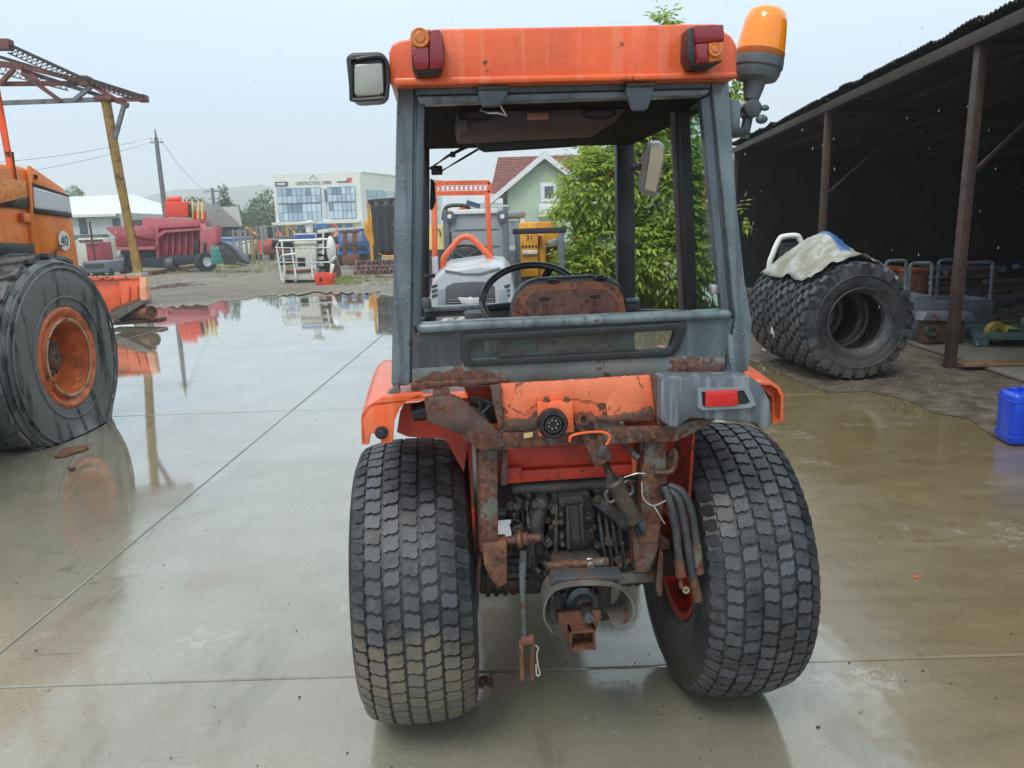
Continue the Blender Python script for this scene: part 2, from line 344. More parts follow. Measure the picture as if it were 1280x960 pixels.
def soil():
    m, nt, bs = newmat('gravel_soil'); g = N(nt, 'ShaderNodeNewGeometry'); P = g.outputs['Position']
    c = mixc(nt, mrange(nt, noise(nt, .28, 6, P, .65), .4, .62), (.26, .235, .195), (.165, .14, .10))
    c = mixc(nt, mrange(nt, noise(nt, 5, 8, P, .8), .40, .62, 0, .85), c, (.085, .07, .052))
    c = mixc(nt, mrange(nt, noise(nt, 14, 6, P, .8), .52, .68, 0, .8), c, (.30, .28, .24))
    c = mixc(nt, mrange(nt, noise(nt, 1.2, 6, vmap(nt, P, (.5, 1.5, 1)), .7), .54, .66, 0, .7), c, (.13, .085, .055))
    vs = N(nt, 'ShaderNodeTexVoronoi'); vs.inputs['Scale'].default_value = 14; lk(nt, P, vs.inputs['Vector'])
    c = mixc(nt, mrange(nt, vs.outputs['Distance'], .05, .25, .55, 0), c, (.34, .32, .29))
    sp = N(nt, 'ShaderNodeSeparateXYZ'); lk(nt, P, sp.inputs[0])
    gm = math2(nt, 'ADD', noise(nt, .20, 7, vmap(nt, P, (1, .6, 1)), .65), mrange(nt, sp.outputs[1], 26, 80, -.05, .16))
    c = mixc(nt, mrange(nt, gm, .50, .60, 0, .9), c, mixc(nt, noise(nt, 3, 5, P), (.14, .15, .045), (.22, .19, .075)))
    lk(nt, c, bs.inputs['Base Color'])
    wet = mrange(nt, noise(nt, .35, 5, vmap(nt, P, (1, .35, 1)), .6), .56, .64)
    wet = math2(nt, 'MULTIPLY', wet, mrange(nt, sp.outputs[1], 30, 36, 1, 0))
    lk(nt, mrange(nt, wet, 0, 1, .75, .06), bs.inputs['Roughness'])
    b = N(nt, 'ShaderNodeBump'); b.inputs['Distance'].default_value = .03; lk(nt, mrange(nt, wet, 0, 1, .9, .04), b.inputs['Strength'])
    lk(nt, noise(nt, 12, 7, P, .75), b.inputs['Height']); lk(nt, b.outputs[0], bs.inputs['Normal'])
    return m
m_soil = soil()
g = MB(); nx = 40
xs = [-4000, -1500, -500, -200, -100] + [-60 + 3 * i for i in range(41)] + [100, 200, 500, 1500, 4000]
ys = [-300, -60, -20, 0, 20] + [22 + 2 * i for i in range(20)] + [70, 90, 120, 200, 400, 900, 2000, 4500]
vs = []
for y in ys:
    for x in xs:
        z = -.045 + (.06 * mnoise.noise(V((x * .25, y * .25, 0))) if 22 <= y <= 60 and abs(x) < 60 else 0)
        vs.append((x, y, z))
nX = len(xs)
g.add(vs, [(j * nX + i, j * nX + i + 1, (j + 1) * nX + i + 1, (j + 1) * nX + i) for j in range(len(ys) - 1) for i in range(nX - 1)])
struct(g.build('ground', m_soil))
# concrete yard of cast slabs with open joints
yard = thing('concrete_yard', 'wet concrete yard', 'yard', (0, 0, 0)); del yard['label']; del yard['category']; yard['kind'] = 'structure'
SX, SY, SP = -2.02, 2.50, 4.35
for i in range(-4, 1):
    for j in range(-2, 5):
        x0 = SX + i * SP; y0 = SY + j * SP; x1 = x0 + SP; y1 = y0 + SP
        if i == 0: x1 = 6.4
        if j == 4: y1 = y0 + (3.6 if i < -1 else 1.2 if i < 1 else 2.6) + RND.uniform(-.4, .4)
        dz = [RND.uniform(-.0012, .0012) for _ in range(4)]
        gp_ = .0035
        m = MB(); m.bb(x0 + gp_, x1 - gp_, y0 + gp_, y1 - gp_, -.15, 0)
        for k in range(4): m.v[4 + k].z += dz[k] - .0015
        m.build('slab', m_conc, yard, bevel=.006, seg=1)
# shed floor, gravel strip along it
m_floor = concrete('dusty_concrete', (.20, .185, .16), (.13, .115, .09), dry=True)
sl = lambda y: 4.02 + .0735 * y          # front line of the shed
fl = MB(); fl.prism([(sl(2.0) + .25, 2, .006), (16, 2, .006), (16, 22, .006), (sl(22) + .25, 22, .006)], (0, 0, .035)); struct(fl.build('shed_floor', m_floor, bevel=.01))
m_dirt = mat('dirty_gravel', (.115, .092, .068), .6, var=.4, sc=5, dirt=.9, dcol=(.05, .04, .03), bump=1.0, bsc=30)
edge = [(936, 447), (985, 470), (1030, 492), (1075, 489), (1130, 500), (1165, 517), (1210, 523), (1245, 545), (1290, 556), (1400, 600)]
poly = [gp(x + RND.uniform(-8, 8), y) for x, y in edge] ; poly = [V((p.x, p.y, .003)) for p in poly]
poly += [V((sl(y) + .25, y, .003)) for y in (4.0, 8, 12, 15)] + [V((2.6, 15, .003)), V((2.9, 12, .003))]
st = MB(); st.add(poly, [list(range(len(poly)))]); struct(st.build('gravel_strip', m_dirt))
pb = MB()
for k in range(520):
    px = RND.uniform(945, 1275); py = RND.uniform(442, 470) + (px - 945) * RND.uniform(.02, .25)
    p = gp(px, min(py, 548)); r = RND.choice((.006, .008, .012, .018)) * RND.uniform(.7, 1.2)
    if p.x > sl(p.y) + .1: continue
    pb.sph(p + V((0, 0, r * .3)), (r, r * RND.uniform(.6, 1.2), r * .6), 5, 3)
pb.build('pebbles', mat('pebble', (.15, .13, .105), .5, var=.5, sc=25), kind='stuff', recalc=False)['label'] = 'small pebbles and crumbs lying on the dirt before the shed'
tag(bpy.data.objects['pebbles'], 'small pebbles and crumbs lying on the dirt before the shed', 'pebbles')

# mud and gravel spilling over the far edge of the concrete
ed = [(20, 440), (90, 415), (150, 398), (205, 384), (262, 379), (330, 371), (400, 366), (445, 368), (490, 371), (560, 373), (640, 376), (720, 378), (790, 380)]
er = []
for (x0, y0), (x1, y1) in zip(ed, ed[1:]):
    for k in range(10): er.append((x0 + (x1 - x0) * k / 10, y0 + (y1 - y0) * k / 10 + RND.uniform(-1.6, 1.6) * (1 if k % 3 else 2.2)))
fp = [gp(x, y) for x, y in er]; fp = [V((p.x, p.y, .004)) for p in fp]
bk = [V((p.x * max(1.25, 30 / p.y), p.y * max(1.25, 30 / p.y), .004)) for p in fp]; n = len(fp)
m = MB(); m.add(fp + bk, [(k, k + 1, n + k + 1, n + k) for k in range(n - 1)]); struct(m.build('gravel_edge', m_soil))
# ------------------------------------------------------------------ hills
m_hill = mat('wooded_hill', (.05, .07, .045), .9, var=.4, sc=.01, dirt=.6, dcol=(.08, .10, .05))
def ridge(name, Y, pts, dep):
    m = MB(); n = 90; rows = 10; vs = []
    for j in range(rows):
        t = j / (rows - 1)
        for i in range(n):
            px = -500 + i * 2300 / (n - 1)
            py = None
            for (a, b), (c, d) in zip(pts, pts[1:]):
                if a <= px <= c: py = b + (d - b) * (px - a) / (c - a)
            p = at(px, py, Y)
            h = max(2, p.z) + Y * .006 * mnoise.fractal(V((px * .012, Y, 3)), 1, 2, 4)
            vs.append((p.x * (1 + (t - .5) * dep / Y), Y + (t - .5) * dep, h * math.sin(math.pi * t) * (1 + .12 * mnoise.noise(V((px * .02, t * 3, Y)))) - 3))
    m.add(vs, [(j * n + i, j * n + i + 1, (j + 1) * n + i + 1, (j + 1) * n + i) for j in range(rows - 1) for i in range(n - 1)])
    return struct(m.build(name, m_hill))
ridge('hills', 1050, [(-600, 268), (60, 270), (150, 250), (215, 236), (330, 232), (420, 240), (560, 262), (640, 248), (700, 258), (900, 272), (1900, 262)], 600)
ridge('hills', 560, [(-600, 296), (100, 290), (190, 270), (300, 281), (420, 274), (540, 276), (580, 252), (620, 247), (660, 254), (720, 268), (900, 283), (1900, 278)], 250)

# ------------------------------------------------------------------ foliage
def leafmat(name, a, b, tr=.35):
    m, nt, bs = newmat(name); tc = N(nt, 'ShaderNodeTexCoord'); g = N(nt, 'ShaderNodeNewGeometry')
    c = mixc(nt, mrange(nt, noise(nt, 2.6, 4, tc.outputs['Object']), .40, .60), a, b)
    c = mixc(nt, g.outputs['Random Per Island'], c, tuple(x * 1.7 for x in b)); nt.nodes[-1].blend_type = 'MIX'
    lk(nt, c, bs.inputs['Base Color']); bs.inputs['Roughness'].default_value = .32
    t = N(nt, 'ShaderNodeBsdfTranslucent'); lk(nt, c, t.inputs[0]); mx = N(nt, 'ShaderNodeMixShader'); mx.inputs[0].default_value = tr
    lk(nt, bs.outputs[0], mx.inputs[1]); lk(nt, t.outputs[0], mx.inputs[2]); lk(nt, mx.outputs[0], nt.nodes['Material Output'].inputs[0]); return m
m_leaf = leafmat('bright_leaf', (.14, .235, .03), (.29, .38, .06), .5)
m_leaf_far = leafmat('far_leaf', (.035, .075, .02), (.07, .125, .035), .2)
m_bark = mat('bark', (.10, .075, .05), .8, var=.4, sc=20, bump=.8)
def leaf(m, p, d, L, wd, nrm):
    d = d.normalized(); s = d.cross(nrm)
    if s.length < 1e-3: s = V((1, 0, 0))
    s.normalize(); n = s.cross(d)
    a = p; b = p + d * L * .42 + s * wd * .5 - n * L * .05; c = p + d * L - n * L * .16; e = p + d * L * .42 - s * wd * .5 - n * L * .05; k = p + d * L * .45 + n * L * .03
    m.add([a, b, c, e, k], [(0, 1, 4), (1, 2, 4), (4, 2, 3), (0, 4, 3)])
def rv(): return V((RND.gauss(0, 1), RND.gauss(0, 1), RND.gauss(0, 1))).normalized()
def tree(name, label, base, H, blobs, nleaf, L, mleaf, group=None, tr=.12, compound=False, limbs=9):
    t = thing(name, label, 'tree' if 'bush' not in name else 'bush', base, group=group); b = V(base)
    k = MB(b); top = b + V((0, 0, H * .8))
    k.tube([b, b + V((.03, 0, H * .25)), b + V((-.05, .05, H * .55)), top], [tr, tr * .8, tr * .5, tr * .15], 8)
    for (c, r) in blobs[:limbs]:
        c = V(c); s = b + V((0, 0, min(max(.2 * H, (c.z - b.z) * .55), H * .7)))
        k.tube([s, s.lerp(c, .5) + V((0, 0, .05 * H)), c], [tr * .45, tr * .3, tr * .1], 6)
    k.build('trunk', m_bark, t)
    m = MB(b); tot = sum(V(r).x * V(r).z for c, r in blobs)
    for c, r in blobs:
        c = V(c); r = V(r)
        for q in range(int(nleaf * r.x * r.z / tot)):
            d = rv(); rr = RND.uniform(.45, 1.06) ** .6
            p = c + V((d.x * r.x * rr, d.y * r.y * rr, d.z * r.z * rr)) + rv() * .04 * r.x
            p.z = max(p.z, b.z + .05)
            if compound:
                ax_ = (d + V((0, 0, -.35)) + rv() * .5).normalized(); sd_ = ax_.cross(V((0, 0, 1))).normalized()
                for kk in range(3):
                    q0 = p + ax_ * L * .55 * kk
                    for sg in (-1, 1): leaf(m, q0, ax_ * .5 + sd_ * sg + V((0, 0, -.35)) + rv() * .2, L * RND.uniform(.55, 1.35), L * .52, V((0, 0, 1)) + rv() * .4)
                leaf(m, p + ax_ * L * 1.6, ax_ + V((0, 0, -.3)), L * 1.1, L * .45, V((0, 0, 1)) + rv() * .4)
            else:
                leaf(m, p, d + rv() * .8 + V((0, 0, -.3)), L * RND.uniform(.7, 1.3), L * .6, V((0, 0, 1)) + rv() * .7)
    m.build('crown', mleaf, t, recalc=False, ang=60, kind='stuff')
    return t
# big bush behind the tractor
bb_ = V((2.55, 14.9, -.0))
bl = []
for px, py, dd, rx, rz in ((748, 235, 14.2, .62, .7), (778, 185, 14.8, .72, .8), (730, 335, 14.0, .5, .5), (770, 320, 14.3, .8, .8), (830, 240, 14.8, .8, .9), (840, 330, 14.5, .7, .75),
                           (855, 180, 15.2, .6, .9), (800, 120, 15.0, .75, .7), (850, 90, 15.2, .6, .6), (829, 38, 15.1, .17, .34), (705, 262, 13.9, .16, .2), (745, 370, 14.0, .5, .3), (872, 300, 14.8, .32, .8), (908, 110, 15.0, .2, .4), (930, 268, 14.6, .04, .12)):
    bl.append((at(px, py, dd), (rx, rx * .9, rz)))
bush = tree('leafy_bush', 'tall bright green bush with drooping leaves beside the open shed', bb_, 4.6, bl, 4600, .135, m_leaf, tr=.11, compound=True, limbs=10)
m_flower = mat('orange_blossom', (.75, .20, .02), .5)
fm = MB(bb_)
for k in range(22):
    c, r = RND.choice(bl[:7]); d = rv(); d.y = -abs(d.y)
    p = c + V((d.x * r[0], d.y * r[1], d.z * r[2])) * 1.02
    for q in range(3): leaf(fm, p + rv() * .05, rv() + V((0, -1, -.2)), .11, .05, rv())
fm.build('blossoms', m_flower, bush, recalc=False, kind='stuff')
sb = MB(); c0 = gp(842, 386); sb.bb(c0.x - .75, c0.x + .25, c0.y - .15, c0.y + .2, -.045, .20)
tag(sb.build('kerb_block', mat('pale_stone', (.32, .30, .25), .7, var=.3, bump=.6), bevel=.015), 'pale concrete block lying at the foot of the bush', 'block')
def blob_tree(name, label, pxs, Y, L, n, group='trees along the far side of the yard', H=None, tr=.2):
    bl = [(at(px, py, Y + RND.uniform(-1, 1)), (r, r, r * rz)) for px, py, r, rz in pxs]
    cx = sum(b[0].x for b in bl) / len(bl); zt = max(b[0].z + b[1][2] for b in bl)
    return tree(name, label, V((cx, Y, -.045)), zt, bl, n, L, m_leaf_far, group, tr)
blob_tree('round_tree', 'broad green tree beside the white office building', [(331, 272, 3.2, .9), (338, 262, 3.0, .9), (322, 280, 2.6, .8)], 118, .5, 2600)
blob_tree('round_tree', 'lower rounded tree left of the broad tree by the office', [(308, 282, 2.4, .8), (300, 288, 2.2, .7), (314, 288, 2.3, .7)], 112, .45, 2200)
blob_tree('conifer_tree', 'lopped tall thin tree with bare top beside the utility pole', [(282, 262, .9, 1.6), (280, 248, .6, 1.3), (286, 270, 1.5, 1.1), (278, 236, .45, 1.0)], 95, .32, 1500, tr=.35)
blob_tree('round_tree', 'small dark tree rising behind the pale warehouse roof', [(92, 242, .7, 1.0), (97, 245, .7, .6)], 75, .2, 600)
blob_tree('round_tree', 'dark tree behind the red hopper machine', [(245, 262, 1.7, .8), (255, 268, 1.5, .7)], 90, .32, 1000)

# ------------------------------------------------------------------ green gabled house
m_green = mat('pale_green_render', (.40, .52, .38), .8, var=.06, sc=.8, dirt=.15, dcol=(.3, .36, .27))
m_tile = mat('red_roof_tile', (.21, .075, .06), .6, var=.25, sc=3)
D = 48
h = thing('gabled_house', 'pale green house with red tiled roof and white gable boards', 'house', (6, D, -.045)); ho = V((6, D, -.045))
ap = at(680, 193, D); lf = at(634, 238, D); zr = ap.z; ze = lf.z
xl = at(634, 235, D).x; xr = 2 * ap.x - xl
m = MB(ho); m.prism([(xl, D, -.05), (xr, D, -.05), (xr, D, ze), (ap.x, D, zr - .1), (xl, D, ze)], (0, 9, 0)); m.build('wall', m_green, h)
m = MB(ho); m.bb(xl - .3, xr + 8, D + 2.5, D + 10, -.05, ze - .1); m.build('wing_wall', m_green, h)
# main roof (ridge parallel to the picture), tiled in courses
roof_l = at(612, 232, D + 1.5).x; zt = at(640, 196, D + 6).z
rt = bpy.data.objects.new('roof', None); COL.objects.link(rt); rt.parent = h
nc = 22
for k in range(nc):
    t0, t1 = k / nc, (k + 1) / nc
    m = MB(ho)
    y0 = D + 1.6 + 4.6 * t0; y1 = D + 1.6 + 4.6 * t1 + .05; z0 = ze - .1 + (zt - ze + .1) * t0; z1 = ze - .1 + (zt - ze + .1) * t1
    xo0 = roof_l + .55 * t0; xo1 = roof_l + .55 * t1
    m.add([(xo0, y0, z0 + .07), (xr + 8, y0, z0 + .07), (xr + 8, y1, z1 + .03), (xo1, y1, z1 + .03), (xo0, y0, z0), (xr + 8, y0, z0)], [(0, 1, 2, 3), (4, 5, 1, 0)])
    m.build('tile_course', m_tile, rt)
m = MB(ho); m.add([(roof_l + .55, D + 6.2, zt), (xr + 8, D + 6.2, zt), (xr + 8, D + 11, ze), (roof_l, D + 11, ze)], [(0, 1, 2, 3)]); m.build('roof_slope', m_tile, h)
# gable roof + white boards
for sg in (-1, 1):
    ex = ap.x + sg * (ap.x - xl + 1.15); ez = ze - .55 * (1 + .0)
    m = MB(ho); m.prism([(ap.x, D - .55, zr + .12), (ex, D - .55, ez), (ex, D - .55, ez - .34), (ap.x, D - .55, zr - .28)], (0, .08, 0)); m.build('gable_board', m_white, h)
    m = MB(ho); m.prism([(ap.x, D - .5, zr + .14), (ex, D - .5, ez + .02), (ex, D - .5, ez - .06), (ap.x, D - .5, zr + .04)], (0, 7, 0)); m.build('gable_roof', m_tile, h)
    m = MB(ho); m.bb(min(ex, ex - sg * 1.2), max(ex, ex - sg * 1.2), D - .47, D - .1, ez - .4, ez - .32); m.build('soffit', m_white, h)
m = MB(ho); m.bb(roof_l - .1, xl + .3, D + 1.5, D + 1.65, ze - .35, ze - .1); m.build('gutter', m_white, h)
wi = bpy.data.objects.new('window', None); COL.objects.link(wi); wi.parent = h
a = at(678, 231, D); b = at(688, 250, D)
m = MB(ho); m.bb(a.x - .12, b.x + .35, D - .06, D - .003, b.z - .12, a.z + .12); m.build('frame', m_white, wi, bevel=.01)
m = MB(ho); m.bb(a.x + .12, b.x + .2, D - .075, D - .062, b.z + .12, a.z - .1); m.build('pane', mat('dark_pane', (.10, .12, .13), .1), wi)
m = MB(ho); m.bb(a.x - .25, b.x + .5, D - .35, D - .003, b.z - .85, b.z - .2); m.build('balcony_panel', m_white, h, bevel=.02)
m = MB(ho); m.bb(a.x - .3, b.x + .55, D - .4, D - .003, b.z - .98, b.z - .87); m.build('balcony_slab', m_white, h)

# ------------------------------------------------------------------ white office building
Y = 105
A = at(340, 220, Y); B = at(449, 214, Y); zt = (A.z + B.z) / 2
of = thing('office_building', 'white three storey office building with bands of blue glazing', 'building', (A.x, Y, -.045)); oo = V((A.x, Y, -.045))
m_wh = mat('white_cladding', (.74, .75, .70), .5, var=.03, sc=.3)
m_frame = mat('dark_window_frame', (.06, .08, .10), .4)
m = MB(oo); m.prism([(A.x, Y, 0), (B.x, Y, 0), (B.x + 9, Y + 22, 0), (A.x + 1, Y + 22, 0)], (0, 0, zt)); m.build('wall', m_wh, of)
P_ = [bpy.data.materials.new('x') for _ in ()]
pan = [mat('blue_pane_a', (.34, .47, .60), .12, var=.15, sc=.5), mat('blue_pane_b', (.50, .62, .72), .12, var=.15, sc=.5), mat('blue_pane_c', (.16, .25, .33), .12, var=.2, sc=.5)]
def wband(py0, py1, pxa, pxb, n, name='window_band'):
    a = at(pxa, py0, Y); b = at(pxb, py1, Y); e_ = bpy.data.objects.new(name, None); COL.objects.link(e_); e_.parent = of
    m = MB(oo); m.bb(a.x, b.x, Y - .10, Y - .01, b.z, a.z); m.build('frame', m_frame, e_)
    wd = (b.x - a.x) / n; hm = (a.z - b.z) * .48
    for k in range(n):
        for r in (0, 1):
            z0 = b.z + .06 + r * hm; z1 = b.z + hm - .04 + r * hm + (0.03 if r else 0)
            m = MB(oo); m.bb(a.x + wd * k + .035, a.x + wd * (k + 1) - .035, Y - .14, Y - .105, z0 - .02, z1 + .02)
            m.build('pane', RND.choice((pan[0], pan[0], pan[1], pan[1], pan[2])) if r else RND.choice((pan[0], pan[1], pan[1])), e_)
wband(236, 253, 346, 402, 9); wband(234, 251.5, 409, 445, 6); wband(255.5, 275, 347.5, 403, 9); wband(253.5, 272.5, 411, 446, 6)
a = at(402.5, 235, Y); b = at(409, 272, Y); m = MB(oo); m.bb(a.x, b.x, Y - .2, Y - .01, b.z, a.z); m.build('stair_panel', mat('pale_blue_panel', (.55, .62, .70), .4), of)
a = at(406, 237, Y); b = at(409, 252, Y); m = MB(oo); m.bb(a.x, b.x, Y - .26, Y - .21, b.z, a.z); m.build('dark_strip', m_frame, of)
a = at(346, 277, Y); b = at(446, 276, Y); m = MB(oo); m.bb(a.x - .5, b.x + .5, Y - .7, Y - .01, b.z - .25, b.z + .1); m.build('canopy', m_wh, of)
for k in range(8):
    a = at(352 + k * 12, 283, Y); m = MB(oo); m.bb(a.x - .5, a.x + .5, Y - .1, Y - .01, .2, 3.2); m.build('window', pan[2], of)
a = at(344, 227.5, Y); b = at(360, 232.5, Y); m = MB(oo); m.bb(a.x, b.x, Y - .12, Y - .01, b.z, a.z); sg_ = m.build('sign', m_frame, of)
m = MB(oo); m.bb(a.x + .25, b.x - .3, Y - .15, Y - .125, b.z + .17, a.z - .17); m.build('plate', m_wh, sg_)
c = at(392, 229, Y) - oo; text('sign_lettering', 'CONSTRUCTORUL CARPIN', .62, basis((c.x, -.03, c.z), (1, 0, 0), (0, 0, 1)), m_frame, of, .02, .62)
c = at(391, 222, Y); m = MB(oo)
m.bar((c.x - .5, Y - .03, c.z - .25), (c.x, Y - .03, c.z + .3), .05, .09); m.bar((c.x, Y - .03, c.z + .3), (c.x + .6, Y - .03, c.z - .3), .05, .09); m.build('emblem', mat('emblem_grey', (.3, .3, .3), .5), of)
c = at(430, 227, Y); m = MB(oo); m.bb(c.x - .95, c.x + .9, Y - .05, Y - .01, c.z - .12, c.z + .05); m.build('logo_bar', m_frame, of)
m = MB(oo); m.prism([(c.x + .2, Y - .06, c.z + .08), (c.x + .95, Y - .06, c.z - .15), (c.x + 1.1, Y - .06, c.z + .4), (c.x + .6, Y - .06, c.z + .55)], (0, .04, 0)); m.build('logo_flag', mat('logo_red', (.7, .10, .05), .5), of)
# side face glazing
for k in range(9):
    t0 = .06 + k * .1
    for z0, z1 in ((zt * .24, zt * .46), (zt * .54, zt * .78)):
        pa = V((B.x + 9 * t0 + .06, Y + 22 * t0, 0)); pb_ = V((B.x + 9 * (t0 + .085) + .06, Y + 22 * (t0 + .085), 0))
        m = MB(oo); m.prism([(pa.x, pa.y, z0), (pb_.x, pb_.y, z0), (pb_.x, pb_.y, z1), (pa.x, pa.y, z1)], (.06, -.03, 0)); m.build('side_pane', RND.choice(pan[:2]), of)
m = MB(oo); m.prism([(B.x + .3, Y + .4, zt + .002), (B.x + 9.3, Y + 22, zt + .002), (B.x + 8.8, Y + 22.2, zt + .002), (B.x - .1, Y + .6, zt + .002)], (0, 0, .12)); m.build('coping', m_wh, of)

# ------------------------------------------------------------------ pale warehouse, low houses
Y = 62
A = at(70, 268, Y); B = at(162, 272, Y); T = at(78, 246, Y + 8); T2 = at(150, 249, Y + 8)
wh = thing('warehouse', 'long pale warehouse with white corrugated roof', 'warehouse', (A.x, Y, -.045)); wo = V((A.x, Y, -.045))
xL = A.x - 20; m = MB(wo); m.bb(xL, B.x, Y, Y + 14, -.05, A.z - .05); m.build('wall', mat('pale_grey_render', (.50, .54, .52), .8, var=.1, sc=.5, dirt=.3, dcol=(.4, .42, .40)), wh)
xe = at(192, 272, Y + 6).x
m = MB(wo); m.add([(xL, Y - .5, A.z), (xe, Y - .5, A.z - .1), (at(168, 250, Y + 8).x, Y + 8, T.z), (xL, Y + 8, T.z), (xe, Y + 17, A.z - .1), (xL, Y + 17, A.z),
       (xL, Y - .5, A.z - .2), (xe, Y - .5, A.z - .3)], [(0, 1, 2, 3), (3, 2, 4, 5), (1, 4, 2), (6, 7, 1, 0)]); m.build('roof', mat('white_corrugated_roof', (.66, .70, .66), .5, var=.08, sc=2), wh)
a = at(165, 275, Y - .05); b = at(186, 283, Y - .05); m = MB(wo); m.bb(a.x, b.x, Y - .02, Y + 5, b.z - 2.6, a.z); m.build('dark_bay', mat('brick_brown', (.07, .055, .05), .8), wh)
a = at(100, 294, Y); b = at(136, 297, Y); m = MB(wo); m.bb(a.x, b.x, Y - .9, Y - .05, b.z - .1, a.z); m.build('awning', mat('grey_green', (.12, .16, .13), .7), wh)
for px in (104, 146):
    a = at(px, 281, Y); m = MB(wo); m.bb(a.x - .3, a.x + .3, Y - .06, Y - .005, a.z - .7, a.z + .5); m.build('window', m_frame, wh)
Y = 80
A = at(268, 283, Y); B = at(305, 283, Y); T = at(276, 256, Y)
ho2 = thing('low_house', 'low dark house with weathered grey pitched roof by the poles', 'house', (A.x, Y, -.045)); o2 = V((A.x, Y, -.045))
m = MB(o2); m.bb(A.x, B.x - .6, Y, Y + 9, -.05, A.z); m.build('wall', mat('dark_wall', (.06, .07, .085), .8, var=.3), ho2)
m = MB(o2); m.prism([(A.x - 3.5, Y - .6, T.z), (T.x, Y - .6, T.z), (B.x, Y - .6, A.z - .1), (A.x - 3.5, Y - .6, A.z - .1)], (0, .15, 0)); m.add([(A.x - 3.5, Y - .45, A.z), (B.x, Y - .45, A.z), (T.x, Y + 5, T.z), (A.x - 3.5, Y + 5, T.z)], [(0, 1, 2, 3)]); m.build('roof', mat('weathered_roof', (.27, .25, .245), .7, var=.15), ho2)
Y = 66
A = at(262, 280, Y); B = at(304, 312, Y)
bc = thing('container', 'blue shipping container standing behind the red machine', 'container', (A.x, Y, -.045)); o3 = V((A.x, Y, -.045))
m = MB(o3)
for k in range(16):
    x0 = A.x + (B.x - A.x) * k / 16; m.bb(x0, x0 + (B.x - A.x) / 16 * .55, Y - .04, Y + .1, -.04, 1.6)
m.bb(A.x, B.x, Y, Y + 2.4, -.04, 1.7); m.build('body', mat('blue_container_paint', (.05, .17, .50), .5, var=.2, dirt=.3), bc)
m = MB(o3); m.bb(A.x - .05, B.x + .05, Y - .08, Y + 2.45, 1.702, 1.85); m.build('top_rail', mat('pale_blue', (.35, .45, .6), .5), bc)

# ------------------------------------------------------------------ utility poles and wires
m_pole = mat('grey_concrete_pole', (.16, .17, .175), .8, var=.2)
def pole(label, pxt, pyt, Y, r, arms=False):
    t_ = at(pxt, pyt, Y); b_ = V((t_.x + .05, Y, -.045)); p = thing('utility_pole', label, 'pole', b_, group='utility poles')
    m = MB(b_); m.cyl(b_, t_, r * 1.3, r * .8, 10); m.build('post', m_pole, p)
    if not arms:
        m = MB(b_); m.cyl(t_, t_ + V((0, 0, .5)), r * .5, r * .2, 8); m.build('tip', m_pole, p)
        for s in (-1, 1):
            m = MB(b_); m.cyl(t_ + V((s * .28, 0, -.25)), t_ + V((s * .28, 0, -.02)), .05, n=8); m.build('insulator', m_white, p)
        m = MB(b_); m.bar(t_ + V((-.4, 0, -.28)), t_ + V((.4, 0, -.28)), .06, .06); m.build('crossarm', m_pole, p)
    else:
        for k, dz in enumerate((-.4, -1.2)):
            m = MB(b_); m.bar(t_ + V((-1.1 + .5 * k, 0, dz)), t_ + V((.8 - .2 * k, 0, dz)), .08, .08); m.build('crossarm', m_pole, p)
        m = MB(b_); m.tube([t_ + V((.2, 0, -.3)), t_ + V((1.2, 0, -.2)), t_ + V((1.7, 0, -.7))], .05, 6); m.build('lamp_arm', m_pole, p)
    return t_
t1 = pole('tall bare grey utility pole rising behind the red hopper machine', 195, 172, 49, .15)
t2 = pole('grey utility pole with crossarms and a curved lamp arm', 265, 235, 90, .2, True)
wm = mat('dark_cable', (.15, .16, .18), .6)
def cable(label, a, b, sag, r):
    pts = [V(a).lerp(V(b), k / 14) - V((0, 0, sag * 4 * (k / 14) * (1 - k / 14))) for k in range(15)]
    m = MB(); m.tube(pts, r, 5); tag(m.build('overhead_cable', wm), label, 'cable', 'overhead cables')
cable('thin overhead cable running from the bare pole over the orange machine', t1 + V((-.28, 0, 0)), at(-400, 196, 30), .9, .012)
cable('lower thin overhead cable running from the bare pole over the orange machine', t1 + V((-.3, 0, -.25)), at(-420, 232, 30), 1.0, .012)
cable('thin overhead cable running from the bare pole to the pole with crossarms', t1 + V((.3, 0, -.2)), t2 + V((0, 0, -.4)), .8, .014)
# ================================================================== COMPACT TRACTOR
TL = V((.172, 2.385, 0)); TA = rad(5)
tr = thing('compact_tractor', 'orange compact tractor with grey open cab and wide turf tyres seen from behind', 'tractor', TL, TA)
TI = (Matrix.Translation(TL) @ Matrix.Rotation(TA, 4, 'Z')).inverted(); tO = TI @ CAM; TR = TI.to_3x3()
def LP(px, py, v):
    d = TR @ ray(px, py); return tO + d * ((v - tO.y) / d.y)
def LU(px, py, u):
    d = TR @ ray(px, py); return tO + d * ((u - tO.x) / d.x)
def plate(pts, v, th): m = MB(); return m.prism([LP(x, y, v) for x, y in pts], (0, th, 0))
def ragged(pts, a=2.0, st=5.0):
    out_ = []; R2 = random.Random(len(pts) * 7 + int(pts[0][0]))
    for (x0, y0), (x1, y1) in zip(pts, pts[1:] + pts[:1]):
        n = max(1, int(math.hypot(x1 - x0, y1 - y0) / st))
        for k in range(n):
            t = k / n; out_.append((x0 + (x1 - x0) * t + R2.uniform(-a, a) * .6, y0 + (y1 - y0) * t + R2.uniform(-a, a)))
    return out_
BK = V((0, -1, 0))
def bolt(p, r, m=m_rust, par=tr, d=BK, name='bolt', L=.012):
    p = V(p); b = MB(); b.cyl(p - d * .002, p + d * L, r, r * .96, 6); b.cyl(p - d * .002, p + d * .003, r * 1.5, r * 1.5, 12); return b.build(name, m, par, bevel=.001, seg=1)
